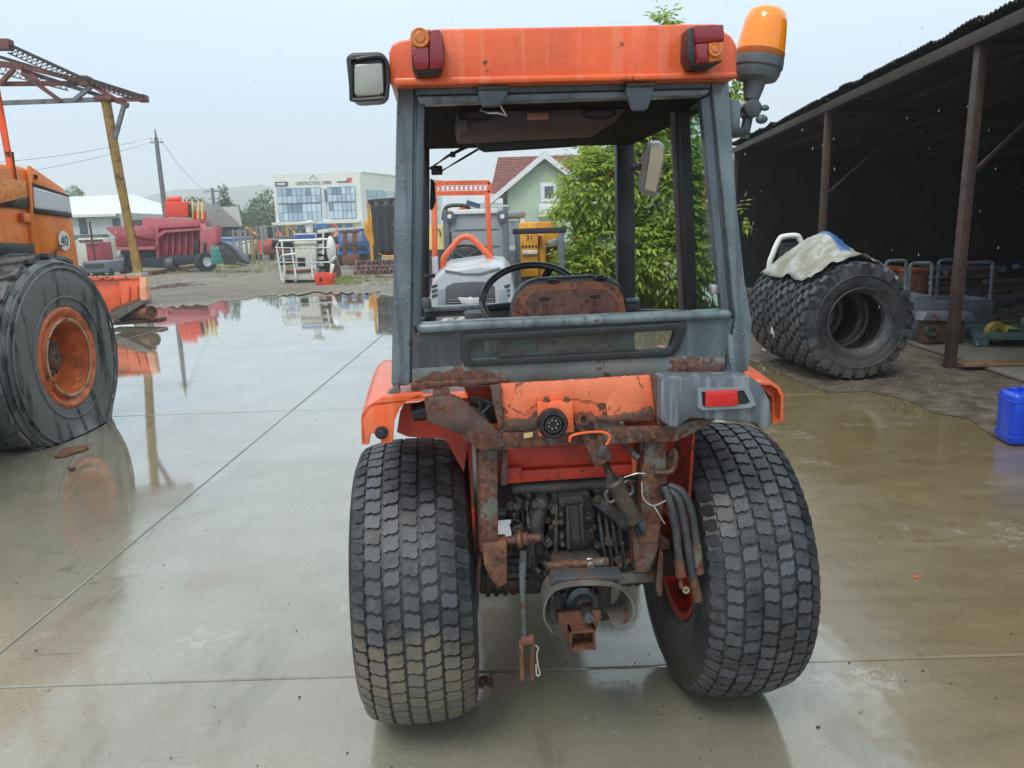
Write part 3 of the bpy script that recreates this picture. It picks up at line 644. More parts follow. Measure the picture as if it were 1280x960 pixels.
def bez(pts, n=24):
    pts = [V(p) for p in pts]; out_ = []
    ext = [pts[0] * 2 - pts[1]] + pts + [pts[-1] * 2 - pts[-2]]
    for i in range(1, len(ext) - 2):
        p0, p1, p2, p3 = ext[i - 1:i + 3]
        for k in range(n // (len(pts) - 1) + 1):
            t = k / (n // (len(pts) - 1) + 1)
            out_.append(.5 * ((2 * p1) + (p2 - p0) * t + (2 * p0 - 5 * p1 + 4 * p2 - p3) * t * t + (3 * p1 - p0 - 3 * p2 + p3) * t ** 3))
    out_.append(pts[-1]); return out_

# ---- tyres: carcass + moulded tread + rim
def crown(R, w, s):                       # radius at cross position s (-.5...5)
    return R - .030 * (abs(s) * 2) ** 2.6
def tyre_mesh(c, R, w, rr, n=72, squash=0., bul=0.):
    prof = []
    for k in range(13):
        s = -.5 + k / 12; prof.append((crown(R, w, s) - .014, s * w))
    side = [(R - .075, .545), (R - .13, .565), ((R + rr) / 2, .56), (rr + .05, .50), (rr + .012, .44), (rr, .40), (rr - .004, .30)]
    prof = [(r, -h * w) for r, h in side[::-1]] + prof + [(r, h * w) for r, h in side]
    m = MB(); m.lathe(prof, c, (1, 0, 0), n)
    c = V(c)
    for v in m.v:
        if v.z < .0 + .02:
            v.z = max(v.z, 0.001)
    return m
def tread(c, R, w, rows, cols, hgt=.014, skew=.0):
    m = MB(); c = V(c)
    def S(t, s, lift):
        r = crown(R, w, max(-.5, min(.5, s))) - .014 + lift
        if abs(s) > .5: r -= (abs(s) - .5) * w * 1.9
        x = s * w if abs(s) <= .5 else math.copysign(.5 + (abs(s) - .5) * .45, s) * w
        return c + V((x, r * math.cos(t), r * math.sin(t)))
    pitch = 2 * math.pi / rows
    shape = [(-.47, -.18), (-.34, -.40), (-.08, -.46), (.14, -.36), (.36, -.46), (.47, -.30), (.43, .0), (.47, .20), (.36, .40), (.10, .46), (-.12, .36), (-.34, .46), (-.47, .30), (-.43, .04)]
    sh_r = [(-.47, -.25), (-.3, -.44), (.1, -.40), (.5, -.30), (1.0, -.26), (1.0, .22), (.5, .30), (.1, .42), (-.3, .34), (-.47, .25), (-.42, .0)]
    cw = .80 / (cols - 2)
    for j in range(rows):
        for i in range(cols):
            sho = i in (0, cols - 1)
            t0 = (j + (.5 if i % 2 else 0)) * pitch
            if sho:
                sg = -1 if i == 0 else 1; s0 = sg * .455; poly = [(s0 + sg * a * .115, t0 + b * pitch * .92 + sg * a * pitch * .12) for a, b in sh_r]
                if sg < 0: poly = poly[::-1]
            else:
                s0 = -.40 + cw * (i - .5); sg = 1 if i % 2 else -1
                poly = [(s0 + a * cw * .92, t0 + (b * .93 + a * sg * .16) * pitch) for a, b in shape]
            n = len(poly); j1 = RND.uniform(-.0012, .0008)
            cx = sum(p[0] for p in poly) / n; ct = sum(p[1] for p in poly) / n
            bot = [S(ct + (t - ct) * 1.05, cx + (s - cx) * 1.045, -.003) for s, t in poly]; top = [S(ct + (t - ct) * 1.0, cx + (s - cx) * 1.0, hgt + j1) for s, t in poly]
            m.add(bot + top, [[n + k for k in range(n)]] + [(k, (k + 1) % n, n + (k + 1) % n, n + k) for k in range(n)])
    for v in m.v: v.z = max(v.z, 0.002)
    return m
m_rubL = rubber('turf_rubber_muddy', mud=1.0, mz=.60, mcol=(.175, .145, .105)); m_rubR = rubber('turf_rubber', mud=.35, mz=.28, mcol=(.08, .068, .055))
m_carc = rubber('turf_carcass_rubber', (.028, .029, .031), mud=.5, mz=.45, mcol=(.075, .063, .048))  # base darker than the tread, so the grooves read as shaded
RW, WW = .452, .318
for cx, mm, lb in ((-.50, m_rubL, 'turf tyre with brown mud dried on its lower half'), (.50, m_rubR, 'dark turf tyre with orange rim and hoses beside it')):
    c = V((cx, 0, RW))
    t_ = tyre_mesh(c, RW, WW, .20).build('tyre', m_carc, tr, label=lb)
    tread(c, RW, WW, 60, 7, .0075).build('tread', mm, t_, ang=25)
    sgn = 1 if cx < 0 else -1                     # towards the middle
    m = MB(); m.lathe([(.205, -.14), (.212, -.10), (.19, -.09), (.185, .0), (.19, .09), (.212, .10), (.205, .14), (.18, .135), (.175, .0), (.18, -.135)], c, (1, 0, 0), 48, closed=True); rim = m.build('wheel_rim', m_orange_dark, tr)
    m = MB(); m.lathe([(.19, .085 * sgn), (.17, .075 * sgn), (.12, .055 * sgn), (.11, .03 * sgn), (.0, .03 * sgn)], c, (1, 0, 0), 48); m.build('disc', mat('rim_orange', (.70, .075, .018), .35, var=.12, dirt=.25, dcol=(.2, .05, .02)), rim)
    for k in range(6):
        a = k * math.pi / 3; p = c + V((.052 * sgn, .135 * math.cos(a), .135 * math.sin(a))); b = MB(); b.cyl(p, p + V((.02 * sgn, 0, 0)), .012, n=6); b.build('wheel_nut', m_zinc, rim)
# axle housings
for sg in (-1, 1):
    m = MB(); m.cyl((sg * .10, 0, .45), (sg * .30, 0, .45), .085, .072, 16); m.cyl((sg * .30, 0, .45), (sg * .46, 0, .45), .06, .055, 16)
    for k in range(6): m.cyl((sg * (.13 + .028 * k), 0, .45), (sg * (.142 + .028 * k), 0, .45), .084, n=16)
    m.build('axle_housing', m_oily2, tr)
# ---- driveline body
m = MB(); m.bb(-.10, .10, -.20, 1.35, .34, .66); m.bb(-.13, .13, 0.1, .6, .36, .62); m.bb(-.09, .09, 1.3, 1.75, .42, .75); m.build('chassis', m_oily, tr, bevel=.02)
m = MB(); m.prism([(-.27, .95, .66), (.27, .95, .66), (.27, .95, .98), (.20, .95, 1.04), (-.20, .95, 1.04), (-.27, .95, .98)], (0, .95, -.05)); m.build('hood', m_orange, tr, bevel=.03, seg=3)
m = MB(); m.bar((-.42, 1.42, .30), (.42, 1.42, .30), .09, .09); m.build('front_axle', m_oily, tr)
for sg in (-1, 1):
    c = V((sg * .44, 1.42, .285)); f_ = tyre_mesh(c, .285, .20, .15, 48).build('front_tyre', m_rubR, tr); tread(c, .285, .20, 40, 5, .010).build('tread', m_rubR, f_)
    m = MB(); m.lathe([(.155, -.08), (.14, 0), (.05, .02), (0, .02)], c, (sg, 0, 0), 28); m.build('front_rim', m_orange_dark, tr)
m = MB(); m.bb(-.46, .46, .05, .92, .60, .64); m.build('floor_plate', m_black, tr, bevel=.006)

# ---- cab: rear frame
VR = -.36
post_l = [(496, 106), (518, 106), (513, 482), (489, 484)]
m = plate(post_l, VR, .055); m.build('cab_post', m_grey_pale, tr, bevel=.009)
m = plate([(516, 106), (523, 106), (519, 478), (512, 480)], VR + .012, .05); m.build('post_edge', m_grey, tr, bevel=.004)
m = plate([(521, 128), (531, 128), (526, 408), (516, 408)], VR + .004, .03); m.build('window_strip', m_grey, tr, bevel=.004)
m = plate([(889, 101), (912, 99), (921, 240), (932, 350), (941, 400), (940, 440), (936, 466), (907, 468), (919, 395), (906, 270)], VR, .055); m.build('cab_post', m_grey_pale, tr, bevel=.009)
m = plate([(884, 101), (889, 101), (906, 270), (918, 395), (913, 396), (899, 270)], VR + .012, .04); m.build('post_edge', m_panel, tr, bevel=.004)
m = plate([(876, 124), (887, 118), (900, 270), (913, 394), (903, 394), (890, 270)], VR + .004, .03); m.build('window_strip', m_grey, tr, bevel=.004)
m = plate([(518, 103), (890, 96), (890, 111), (518, 120)], VR - .004, .06); m.build('top_beam', m_grey, tr, bevel=.008)
m = plate([(520, 120), (888, 111), (884, 119), (524, 130)], VR - .012, .05); m.build('beam_lip', m_grey_pale, tr, bevel=.005)
# lower rear panel with long window slot
m = plate([(521, 405), (590, 401), (915, 387), (917, 399), (590, 414), (521, 418)], VR - .014, .06); m.build('top_rail', m_grey_pale, tr, bevel=.012, seg=3)
slot = [(577, 421), (858, 405), (846, 441), (838, 445), (590, 457), (579, 455)]
m = plate([(516, 418), (577, 414), (577, 458), (515, 462)], VR, .02); m.build('rear_panel', m_panel, tr)
m = plate([(858, 401), (917, 398), (906, 448), (838, 447)], VR, .02); m.build('rear_panel', m_grey, tr)
m = plate([(577, 414), (858, 401), (858, 406), (577, 421)], VR, .02); m.build('rear_panel', m_panel, tr)
m = plate([(515, 461), (577, 457), (845, 445), (907, 447), (907, 466), (720, 475), (515, 485)], VR - .003, .025); m.build('sill_strip', m_grey_rust, tr, bevel=.004)
m = plate(ragged([(514, 479), (590, 474), (636, 472), (636, 478), (590, 483), (514, 488)], 1.4, 6), VR - .012, .02); m.build('rust_scab', m_rust, tr, bevel=.004)
m = plate(ragged([(522, 474), (545, 464), (566, 466), (590, 460), (612, 466), (628, 473), (600, 477), (560, 478), (516, 482)], 2.2, 4), VR - .007, .004); m.build('rust_scab', m_rust, tr, bevel=.002)
m = plate(ragged([(846, 461), (862, 453), (880, 456), (898, 455), (906, 464), (870, 466)], 2, 4), VR - .007, .004); m.build('rust_scab', m_rust, tr, bevel=.002)
g_out = [(582, 418), (850, 405), (856, 410), (846, 438), (838, 443), (586, 457), (579, 450), (578, 424)]
go_ = [(577, 421), (582, 418), (852, 403), (859, 407), (858, 414), (848, 439), (838, 446), (588, 459), (580, 456), (577, 450)]; gi_ = [(588, 429), (591, 427), (838, 413), (844, 414), (844, 417), (838, 434), (833, 437), (594, 450), (590, 449), (588, 446)]
A_ = [LP(x, y, VR - .012) for x, y in go_]; B_ = [LP(x, y, VR - .012) for x, y in gi_]; n = len(A_); C_ = [p + V((0, .03, 0)) for p in A_]; D_ = [p + V((0, .03, 0)) for p in B_]
m = MB(); m.add(A_ + B_ + C_ + D_, [f for k in range(n) for j in ((k + 1) % n,) for f in ((k, j, n + j, n + k), (k, 2 * n + k, 2 * n + j, j), (n + k, n + j, 3 * n + j, 3 * n + k), (2 * n + k, 3 * n + k, 3 * n + j, 2 * n + j))]); m.build('gasket', m_black, tr, bevel=.003, seg=2)
m = plate([(585, 424), (848, 411), (841, 438), (588, 451)], VR + .006, .004); m.build('lower_pane', m_glass_d, tr)
m = plate([(622, 420), (794, 408), (794, 445), (622, 458)], VR + .03, .01); bp = m.build('backing_plate', m_rust_grey, tr, bevel=.004)
m = plate([(672, 421), (742, 417), (742, 434), (672, 440)], VR + .022, .008); m.build('hinge_plate', m_rust_or, bp, bevel=.003)
for px, py in ((692, 424), (736, 421)): bolt(LP(px, py, VR + .02), .008, m_rust_grey, tr, L=.006)
m = plate([(640, 446), (795, 438), (795, 447), (640, 457)], VR + .012, .012); m.build('rust_rail', mat('red_rust', (.16, .035, .025), .6, var=.4, sc=14, rust=.3), tr)
m = plate([(917, 418), (921, 470), (914, 471), (910, 420)], VR - .012, .02); m.build('corner_strip', m_grey_pale, tr, bevel=.004)
# ---- roof shell
VF = .86
sec = [(488, 106), (486, 66), (490, 55), (500, 50), (512, 49), (514, 40), (522, 36), (700, 33), (895, 29), (905, 33), (906, 40), (914, 44), (921, 56), (922, 97)]
P0 = [LP(x, y, -.415) for x, y in sec]
m = MB(); fr = [V((p.x * .96, VF, p.z + (.01 if p.z > 1.95 else 0))) for p in P0]
mid = [V((p.x * 1.0, .1, p.z + (.012 if p.z > 1.95 else 0))) for p in P0]
n = len(P0); vs = P0 + mid + fr
m.add(vs, [list(range(n)), [2 * n + k for k in range(n)][::-1]] + [(b * n + k, b * n + (k + 1) % n, (b + 1) * n + (k + 1) % n, (b + 1) * n + k) for b in (0, 1) for k in range(n)])
m.build('roof', m_orange, tr, bevel=.012, seg=3)
m = plate([(488, 97), (700, 93), (922, 89), (923, 97), (700, 102), (488, 107)], -.424, .025); m.build('roof_lip', m_orange, tr, bevel=.006)
# hinges hanging from the beam
for pts_, rr in (([(598, 106), (634, 105), (635, 118), (627, 132), (604, 133), (597, 119)], 600), ([(782, 102), (818, 101), (818, 114), (810, 137), (792, 138), (783, 117)], 785)):
    m = plate(pts_, VR - .03, .022); hg = m.build('hinge', m_grey, tr, bevel=.006)
    a = LP(pts_[0][0] - 1, pts_[0][1] + 3, VR - .034); b = LP(pts_[1][0] + 1, pts_[1][1] + 3, VR - .034); m = MB(); m.cyl(a, b, .007, n=10); m.build('hinge_pin', m_rust_grey, hg)
m = MB(); m.tube([LP(600, 138, VR), LP(606, 130, VR), LP(625, 131, VR), LP(633, 145, VR), LP(622, 141, VR), LP(610, 141, VR)], .003, 6, closed=True); m.build('latch_wire', m_wire, tr)
# ---- tail lights
def taillight(o, red1, red2, amb, base, lab):
    b = plate(o, -.475, .06).build('tail_light', m_black, tr, bevel=.006, label=lab)
    plate(red1, -.492, .02).build('red_lens', l_red, b, bevel=.004); plate(red2, -.492, .02).build('red_lens', l_red, b, bevel=.004)
    plate(amb, -.490, .02).build('amber_lens', l_amber, b, bevel=.004)
    return b
b = taillight([(513, 37), (552, 36), (556, 60), (554, 86), (547, 92), (521, 93), (515, 86)], [(536.5, 36.5), (551, 36.5), (554, 62), (553, 84), (549, 86), (537, 86)], [(514, 59), (536, 58), (536.5, 86), (519, 87)], [(513, 38), (536, 37), (536, 57.5), (513.5, 58.5)], None, 'tail light with amber upper corner and red lens')
m = MB(); c = LP(525, 47, -.492); m.lathe([(.022, 0), (.020, .004), (.013, .003), (.010, .006), (0, .006)], c, BK, 24); m.build('lens_ring', l_amber, b)
b = taillight([(861, 33), (904, 30), (906, 44), (904, 76), (893, 83), (866, 84), (859, 70)], [(868, 31), (905, 30), (906, 51), (870, 54)], [(870, 54.5), (885, 53.3), (886, 78), (872, 79)], [(885.5, 53.2), (905, 51.5), (904, 75), (886.5, 78)], None, 'dark red tail light with small amber disc')
m = MB(); c = LP(894, 62, -.492); m.lathe([(.017, 0), (.015, .004), (.009, .003), (.007, .006), (0, .006)], c, BK, 20); m.build('lens_ring', l_amber, b)
# ---- work light on the left
wl = plate([(432, 70), (440, 65), (476, 64), (483, 70), (483, 118), (477, 124), (444, 126), (437, 120)], -.43, .085).build('work_light', m_black, tr, bevel=.012, seg=3)
plate([(442, 80), (478, 78), (480, 116), (474, 119), (446, 121), (442, 116)], -.436, .02).build('lens', l_clear, wl, bevel=.006)
m = MB(); q = [LP(x, y, -.436) for x, y in ((439, 75), (481, 73), (484, 119), (476, 123), (443, 125), (439, 118))]; m.tube(bez(q + [q[0]], 36)[:-1], .005, 6, closed=True); m.build('bezel', m_black, wl)
m = MB(); m.bar(LP(482, 92, -.39), LP(496, 98, -.37), .03, .03); m.build('light_bracket', m_black, tr, bevel=.004)
# ---- beacon on the right
bt = LP(958, 15, -.30); bb0 = LP(935, 160, -.30); axb = (LP(957, 17, -.30) - LP(938, 118, -.30)).normalized()
o = LP(949, 71, -.30); k = (LP(980, 60, -.30) - LP(926, 60, -.30)).length / 54
m = MB(); m.lathe([(29 * k, 0), (28.5 * k, 8 * k), (27 * k, 24 * k), (25 * k, 40 * k), (22 * k, 50 * k), (15 * k, 55 * k), (0, 56.5 * k)], o, axb, 36)
dm, nt_, bs_ = newmat('amber_dome'); bs_.inputs['Base Color'].default_value = (.95, .28, .008, 1); bs_.inputs['Roughness'].default_value = .12; bs_.inputs['Subsurface Weight'].default_value = .4; bs_.inputs['Subsurface Radius'].default_value = (.05, .02, .005); bs_.inputs['Coat Weight'].default_value = .5
be = m.build('beacon', dm, tr)
m = MB(); m.lathe([(28.6 * k, -4 * k), (29.4 * k, -3 * k), (29.4 * k, 5 * k), (28.8 * k, 5.5 * k)], o, axb, 36); m.build('dome_band', mat('amber_band', (.45, .12, .02), .3), be)
m = MB(); m.lathe([(0, -2 * k), (29.5 * k, -2 * k), (30 * k, -5 * k), (30 * k, -13 * k), (28 * k, -15 * k), (28 * k, -20 * k), (25 * k, -26 * k), (15 * k, -29 * k), (13 * k, -31 * k), (12 * k, -38 * k), (9 * k, -50 * k), (0, -50 * k)], o, axb, 36); m.build('beacon_base', m_grey_rust if False else mat('beacon_base_grey', (.10, .12, .135), .45, var=.3, dirt=.5), be)
m = MB(); m.cyl(o - axb * 50 * k, o - axb * 95 * k, 6.5 * k, 6 * k, 14); m.build('mount_pole', m_grey, tr)
cpos = o - axb * 62 * k
m = MB(); m.cyl(cpos + V((-.0, -.03, 0)), cpos + V((0, .02, 0)), 11 * k, n=14); m.build('clamp', m_panel, tr, bevel=.003)
m = MB(); m.sph(cpos + V((.022, -.03, -.028)), (.017, .012, .012)); m.sph(cpos + V((.03, -.03, .0)), (.012, .008, .008)); m.build('wing_nut', m_grey, tr)
plate([(912, 122), (926, 126), (926, 160), (915, 162)], -.33, .05).build('beacon_bracket', m_grey_pale, tr, bevel=.004)
plate([(912, 160), (936, 158), (938, 168), (914, 170)], -.35, .08).build('bracket_foot', m_charcoal, tr, bevel=.004)
# ---- front frame, side frames, headliner
VFR = .78
m = plate([(527, 150), (537, 150), (536, 402), (526, 402)], VFR, .05); m.build('front_post', m_black, tr, bevel=.006)
m = plate([(771, 165), (793, 165), (795, 402), (773, 402)], VFR, .05); m.build('front_post', m_charcoal, tr, bevel=.006)
m = plate([(525, 150), (797, 140), (797, 172), (600, 178), (525, 182)], VFR - .01, .05); m.build('front_header', m_charcoal, tr, bevel=.006)
m = plate([(530, 384), (800, 372), (800, 378), (530, 391)], VFR - .02, .06); m.build('front_sill', m_grey_pale, tr, bevel=.006)
m = plate([(530, 391), (800, 378), (800, 402), (530, 408)], VFR - .01, .03); m.build('front_lower_panel', m_charcoal, tr, bevel=.003)
# right side: top rail, B post with door seal strip, rear quarter glass, lower rail
ur = LP(893, 110, VR).x
pB0, pB1 = LU(853, 138, ur - .015), LU(863, 392, ur + .035)
m = MB(); m.bar(pB0, pB1, .034, .036, (1, 0, 0)); m.build('side_post', m_charcoal, tr, bevel=.006)
m = MB(); m.bar(pB0 + V((-.020, .022, 0)), pB1 + V((-.020, .022, 0)), .012, .014, (1, 0, 0)); m.build('door_seal', mat('mauve_seal', (.16, .13, .13), .6, var=.2), tr)
m = MB(); m.bar(LP(893, 112, VR + .04), LP(790, 165, VFR), .05, .05); m.build('side_header', m_charcoal, tr, bevel=.006)
m = MB(); m.bar(LP(512, 125, VR + .04), LP(531, 170, VFR), .04, .05); m.build('side_header', m_charcoal, tr, bevel=.006)
q = [LP(894, 118, VR + .03), LP(922, 398, VR + .03), pB1 + V((.02, 0, 0)), pB0 + V((.01, 0, 0))]
m = MB(); m.prism(q, (.004, 0, 0)); m.build('quarter_pane', m_glass, tr)
m = MB(); m.bar(LP(925, 402, VR + .04), LP(800, 395, VFR), .05, .06); m.build('side_sill', m_grey, tr, bevel=.006)
m = MB(); m.bar(LP(505, 420, VR + .04), LP(528, 405, VFR), .04, .06); m.build('side_sill', m_grey, tr, bevel=.006)
m = MB(); c = LU(893, 362, ur + .02); m.bb(c.x - .012, c.x + .01, c.y - .01, c.y + .014, c.z - .012, c.z + .014); m.build('pane_latch', m_zinc, tr, bevel=.004)
z0 = LP(700, 120, VR + .05).z
m = MB(); m.bb(-.44, .40, VR + .06, VFR - .02, z0 - .012, z0 + .0); m.build('headliner', mat('black_headliner', (.006, .006, .006), .85, spec=.15), tr)
# roof console with speakers, visor, mirror
m = plate([(570, 133), (790, 128), (770, 152), (575, 162)], -.16, .36); cs = m.build('roof_console', m_headliner, tr, bevel=.01)
for px, py, rx in ((594, 145, 16), (749, 143, 16)):
    c = LP(px, py, -.164); m = MB(); q = [c + V((math.cos(a) * rx * .0028, 0, math.sin(a) * .012)) for a in [k * .2618 for k in range(24)]]; m.tube(q, .003, 6, closed=True); m.build('speaker_ring', m_black, cs)
plate([(659, 141), (686, 140), (686, 149), (659, 150)], -.167, .008).build('console_lamp', mat('lamp_tan', (.45, .22, .14), .4), cs, bevel=.003)
plate([(572, 150), (584, 149), (584, 164), (574, 165)], -.17, .01).build('switch_block', m_shield, cs, bevel=.003)
m = plate([(594, 160), (732, 152), (729, 178), (720, 183), (606, 190), (597, 186)], .45, .025); m.build('sun_visor', m_black, tr, bevel=.008, seg=3)
m = plate([(540, 138), (570, 138), (570, 158), (540, 160)], .3, .05); m.build('vent_panel', m_grey, tr, bevel=.005)
mr_ = MB(); q_ = [LP(x, y, .66 - .0011 * (247 - y)) for x, y in [(813, 178), (826, 177), (832, 184), (831, 200), (822, 242), (817, 247), (801, 241), (800, 232), (803, 200), (807, 184)]]; mr_.prism(q_, (0, .035, .01)); mr = mr_.build('mirror', mat('mirror_shell', (.36, .38, .38), .4), tr, bevel=.008, seg=3)
mm_, nt_, bs_ = newmat('mirror_silver'); bs_.inputs['Metallic'].default_value = 1; bs_.inputs['Base Color'].default_value = (.8, .8, .8, 1); bs_.inputs['Roughness'].default_value = .03
q_ = [LP(x, y, .654 - .0011 * (247 - y)) for x, y in [(814, 183), (828, 182), (829, 198), (819, 240), (806, 236)]]; m = MB(); m.prism(q_, (0, .003, 0)); m.build('mirror_glass', mm_, mr)
m = MB(); m.tube([LP(793, 210, .72), LP(797, 209, .66), LP(803, 208, .63)], .014, 8); m.build('mirror_arm', m_black, tr)
# wiper and its linkage outside the windscreen
m = MB()
m.tube([LP(537, 211, .83), LP(560, 195, .83), LP(597, 176, .83)], .006, 6); m.tube([LP(545, 218, .83), LP(575, 200, .83), LP(612, 178, .83)], .005, 6); m.tube([LP(566, 193, .825), LP(595, 180, .825)], .004, 6); m.build('wiper', m_black, tr)
m = MB(); m.box(LP(546, 213, .83), (.045, .03, .035)); m.build('wiper_motor', m_black, tr, bevel=.005); m = MB(); m.box(LP(566, 193, .83), (.022, .02, .022)); m.build('wiper_joint', m_black, tr, bevel=.004)
m = plate([(538, 222), (543, 226), (545, 250), (541, 262), (537, 262)], .86, .09); m.build('outside_mirror', m_black, tr, bevel=.01)
plate([(530, 343), (544, 342), (544, 347), (530, 348)], .74, .02).build('door_catch', m_black, tr, bevel=.003)
plate([(527, 373), (538, 372), (540, 385), (528, 386)], .70, .04).build('door_hinge', m_grey, tr, bevel=.006)
# ---- seat
VS = -.02
s_o = [(637, 404), (641, 378), (646, 364), (656, 353), (672, 348), (740, 344), (764, 347), (776, 354), (783, 368), (787, 396), (787, 404)]
seat = plate(s_o + [(787, 470), (637, 474)], VS, .07).build('seat_back', mat('seat_vinyl', (.035, .036, .036), .4, var=.3), tr, bevel=.018, seg=3)
s_i = [(639, 404), (643, 380), (649, 367), (659, 358), (676, 354), (738, 351), (761, 353), (773, 359), (780, 372), (785, 398), (785, 404)]
plate(s_i + [(786, 470), (638, 474)], VS - .012, .02).build('seat_shell', mat('seat_rim_rust', (.30, .105, .045), .55, var=.3, sc=20, rust=.2), seat, bevel=.008)
s_p = [(652, 404), (656, 382), (661, 370), (672, 364), (735, 361), (756, 362), (766, 368), (771, 380), (774, 402)]
plate(s_p + [(776, 470), (650, 474)], VS - .016, .01).build('shell_panel', m_seat_rust, seat, bevel=.003)
for px in (681, 744):
    for py in (373, 394): 
        c = LP(px, py - (3 if px > 700 else 0), VS - .018); m = MB(); m.bb(c.x - .016, c.x + .016, c.y - .003, c.y + .004, c.z - .003, c.z + .003); m.build('slot', m_black, seat)
    a = LP(px, 375, VS - .019); b = LP(px, 394, VS - .019); m = MB(); m.bar(a, b, .008, .006, (0, 1, 0)); m.build('rib', m_seat_rust, seat)
for px, py in ((691, 352), (751, 347)):
    c = LP(px, py, VS); m = MB(); m.sph(c + V((0, 0, .0)), (.022, .02, .008), 14, 7); m.build('seat_button', m_black, seat)
m = MB(); c = LP(712, 400, VS); m.bb(c.x - .2, c.x + .2, .02, .42, .80, .90); m.build('seat_cushion', MATS['seat_vinyl'], tr, bevel=.03, seg=3)
m = MB(); m.bb(c.x - .14, c.x + .14, .05, .38, .64, .80); m.build('seat_pedestal', m_rust, tr)
# ---- steering wheel, column and dash
c = LP(664, 372, .46); nrm = V((-.10, -.62, .78)).normalized(); xa = nrm.cross(V((0, 0, 1))).normalized(); ya = nrm.cross(xa)
m = MB(); m.tube([c + (xa * math.cos(a) + ya * math.sin(a)) * .180 for a in [k * 2 * math.pi / 48 for k in range(48)]], .0135, 10, closed=True); sw = m.build('steering_wheel', mat('wheel_rubber', (.022, .022, .024), .35, coat=.3), tr)
for a in (.3, 2.2, 4.3):
    m = MB(); e_ = c + (xa * math.cos(a) + ya * math.sin(a)) * .175; m.bar(c - nrm * .03, e_, .03, .012, nrm); m.build('spoke', m_black, sw, bevel=.003)
m = MB(); m.cyl(c - nrm * .05, c - nrm * .015, .05, .045, 20); m.build('hub', m_black, sw, bevel=.006)
m = MB(); m.cyl(c - nrm * .05, c - nrm * .5, .03, .04, 14); m.build('steering_column', m_black, tr)
m = MB(); d0 = LP(625, 400, .62); m.bb(-.30, .22, .56, .74, .80, d0.z + .035); m.build('dashboard', m_charcoal, tr, bevel=.02, seg=3)
m = MB(); m.bb(d0.x - .07, d0.x + .05, .50, .56, d0.z - .12, d0.z + .065); m.build('instrument_pod', m_shield if False else mat('pod_grey', (.09, .095, .10), .5, var=.2), tr, bevel=.02, seg=3)
m = plate([(545, 399), (600, 396), (600, 410), (545, 412)], .60, .08); m.build('parts_tray', m_shield, tr, bevel=.004)
for px, r_ in ((560, .02), (583, .03), (592, .018)):
    c = LP(px, 402, .585); m = MB(); m.sph(c, (r_ * 1.6, r_, r_ * .7), 10, 6); m.build('loose_part', m_zinc, tr)

# ---- fenders
m = plate([(452, 556), (451, 520), (460, 507), (478, 496), (500, 492), (529, 490), (529, 493), (512, 499), (500, 510), (493, 526), (491, 553), (476, 556), (476, 548), (464, 541), (461, 556)], -.40, .014); m.build('fender_end', m_orange, tr, bevel=.003)
def arch(px0, py0, px1, py1, ui):
    # outer sheet following the tyre from the rear end over the top to the front
    uo = LP(px0, py0, -.40).x; zt_ = LP(px1, py1, -.40).z; m = MB(); prof = []
    for k in range(17):
        t = k / 16; v = -.40 + 1.0 * t; z = zt_ - .02 + .035 * math.sin(min(1, t * 2.2) * math.pi / 2) - .45 * max(0, t - .45) ** 1.6
        prof.append((v, z))
    sg = 1 if uo > 0 else -1; cs_ = [(0, -.10), (0, -.035), (-.012, -.012), (-.03, 0), ((abs(uo - ui) * -.55), .006), (-abs(uo - ui), .008)]
    vs = []; 
    for v, z in prof:
        for du, dz in cs_: vs.append((uo + sg * du, v, z + dz))
    for v, z in prof:
        for du, dz in cs_: vs.append((uo + sg * (du - .006), v, z + dz - .006))
    nn = len(cs_); L = len(prof) * nn; fs = []
    for i in range(len(prof) - 1):
        for j in range(nn - 1):
            a = i * nn + j; fs += [(a, a + 1, a + nn + 1, a + nn), (L + a, L + a + nn, L + a + nn + 1, L + a + 1)]
        for j in (0, nn - 1): a = i * nn + j; fs.append((a, a + nn, L + a + nn, L + a))
    for i in (0, len(prof) - 1):
        for j in range(nn - 1): a = i * nn + j; fs.append((a, L + a, L + a + 1, a + 1))
    m.add(vs, fs); return m
arch(451, 520, 478, 494, -.33).build('fender', m_orange, tr)
bolt(LP(477, 541, -.402), .012, m_black, L=.014)
plate([(484, 492), (497, 482), (500, 492)], -.385, .05).build('fender_bracket', m_shield, tr)
m = plate([(931, 463), (944, 468), (968, 480), (979, 493), (980, 528), (966, 530), (965, 497), (950, 484), (930, 476)], -.36, .012); m.build('fender_end', m_orange, tr, bevel=.003)
arch(979, 500, 950, 470, .33).build('fender', m_orange, tr)
# inner fender walls
for sg in (-1, 1):
    m = MB(); m.prism([(sg * .315, -.30, 1.04), (sg * .315, .45, 1.04), (sg * .315, .62, .62), (sg * .315, -.24, .62)], (sg * .008, 0, 0)); m.build('inner_fender', m_orange_dark, tr)
plate([(505, 505), (540, 502), (560, 512), (584, 556), (580, 590), (556, 548), (510, 546), (496, 540), (500, 515)], -.30, .01).build('inner_arch', m_orange_dark, tr)
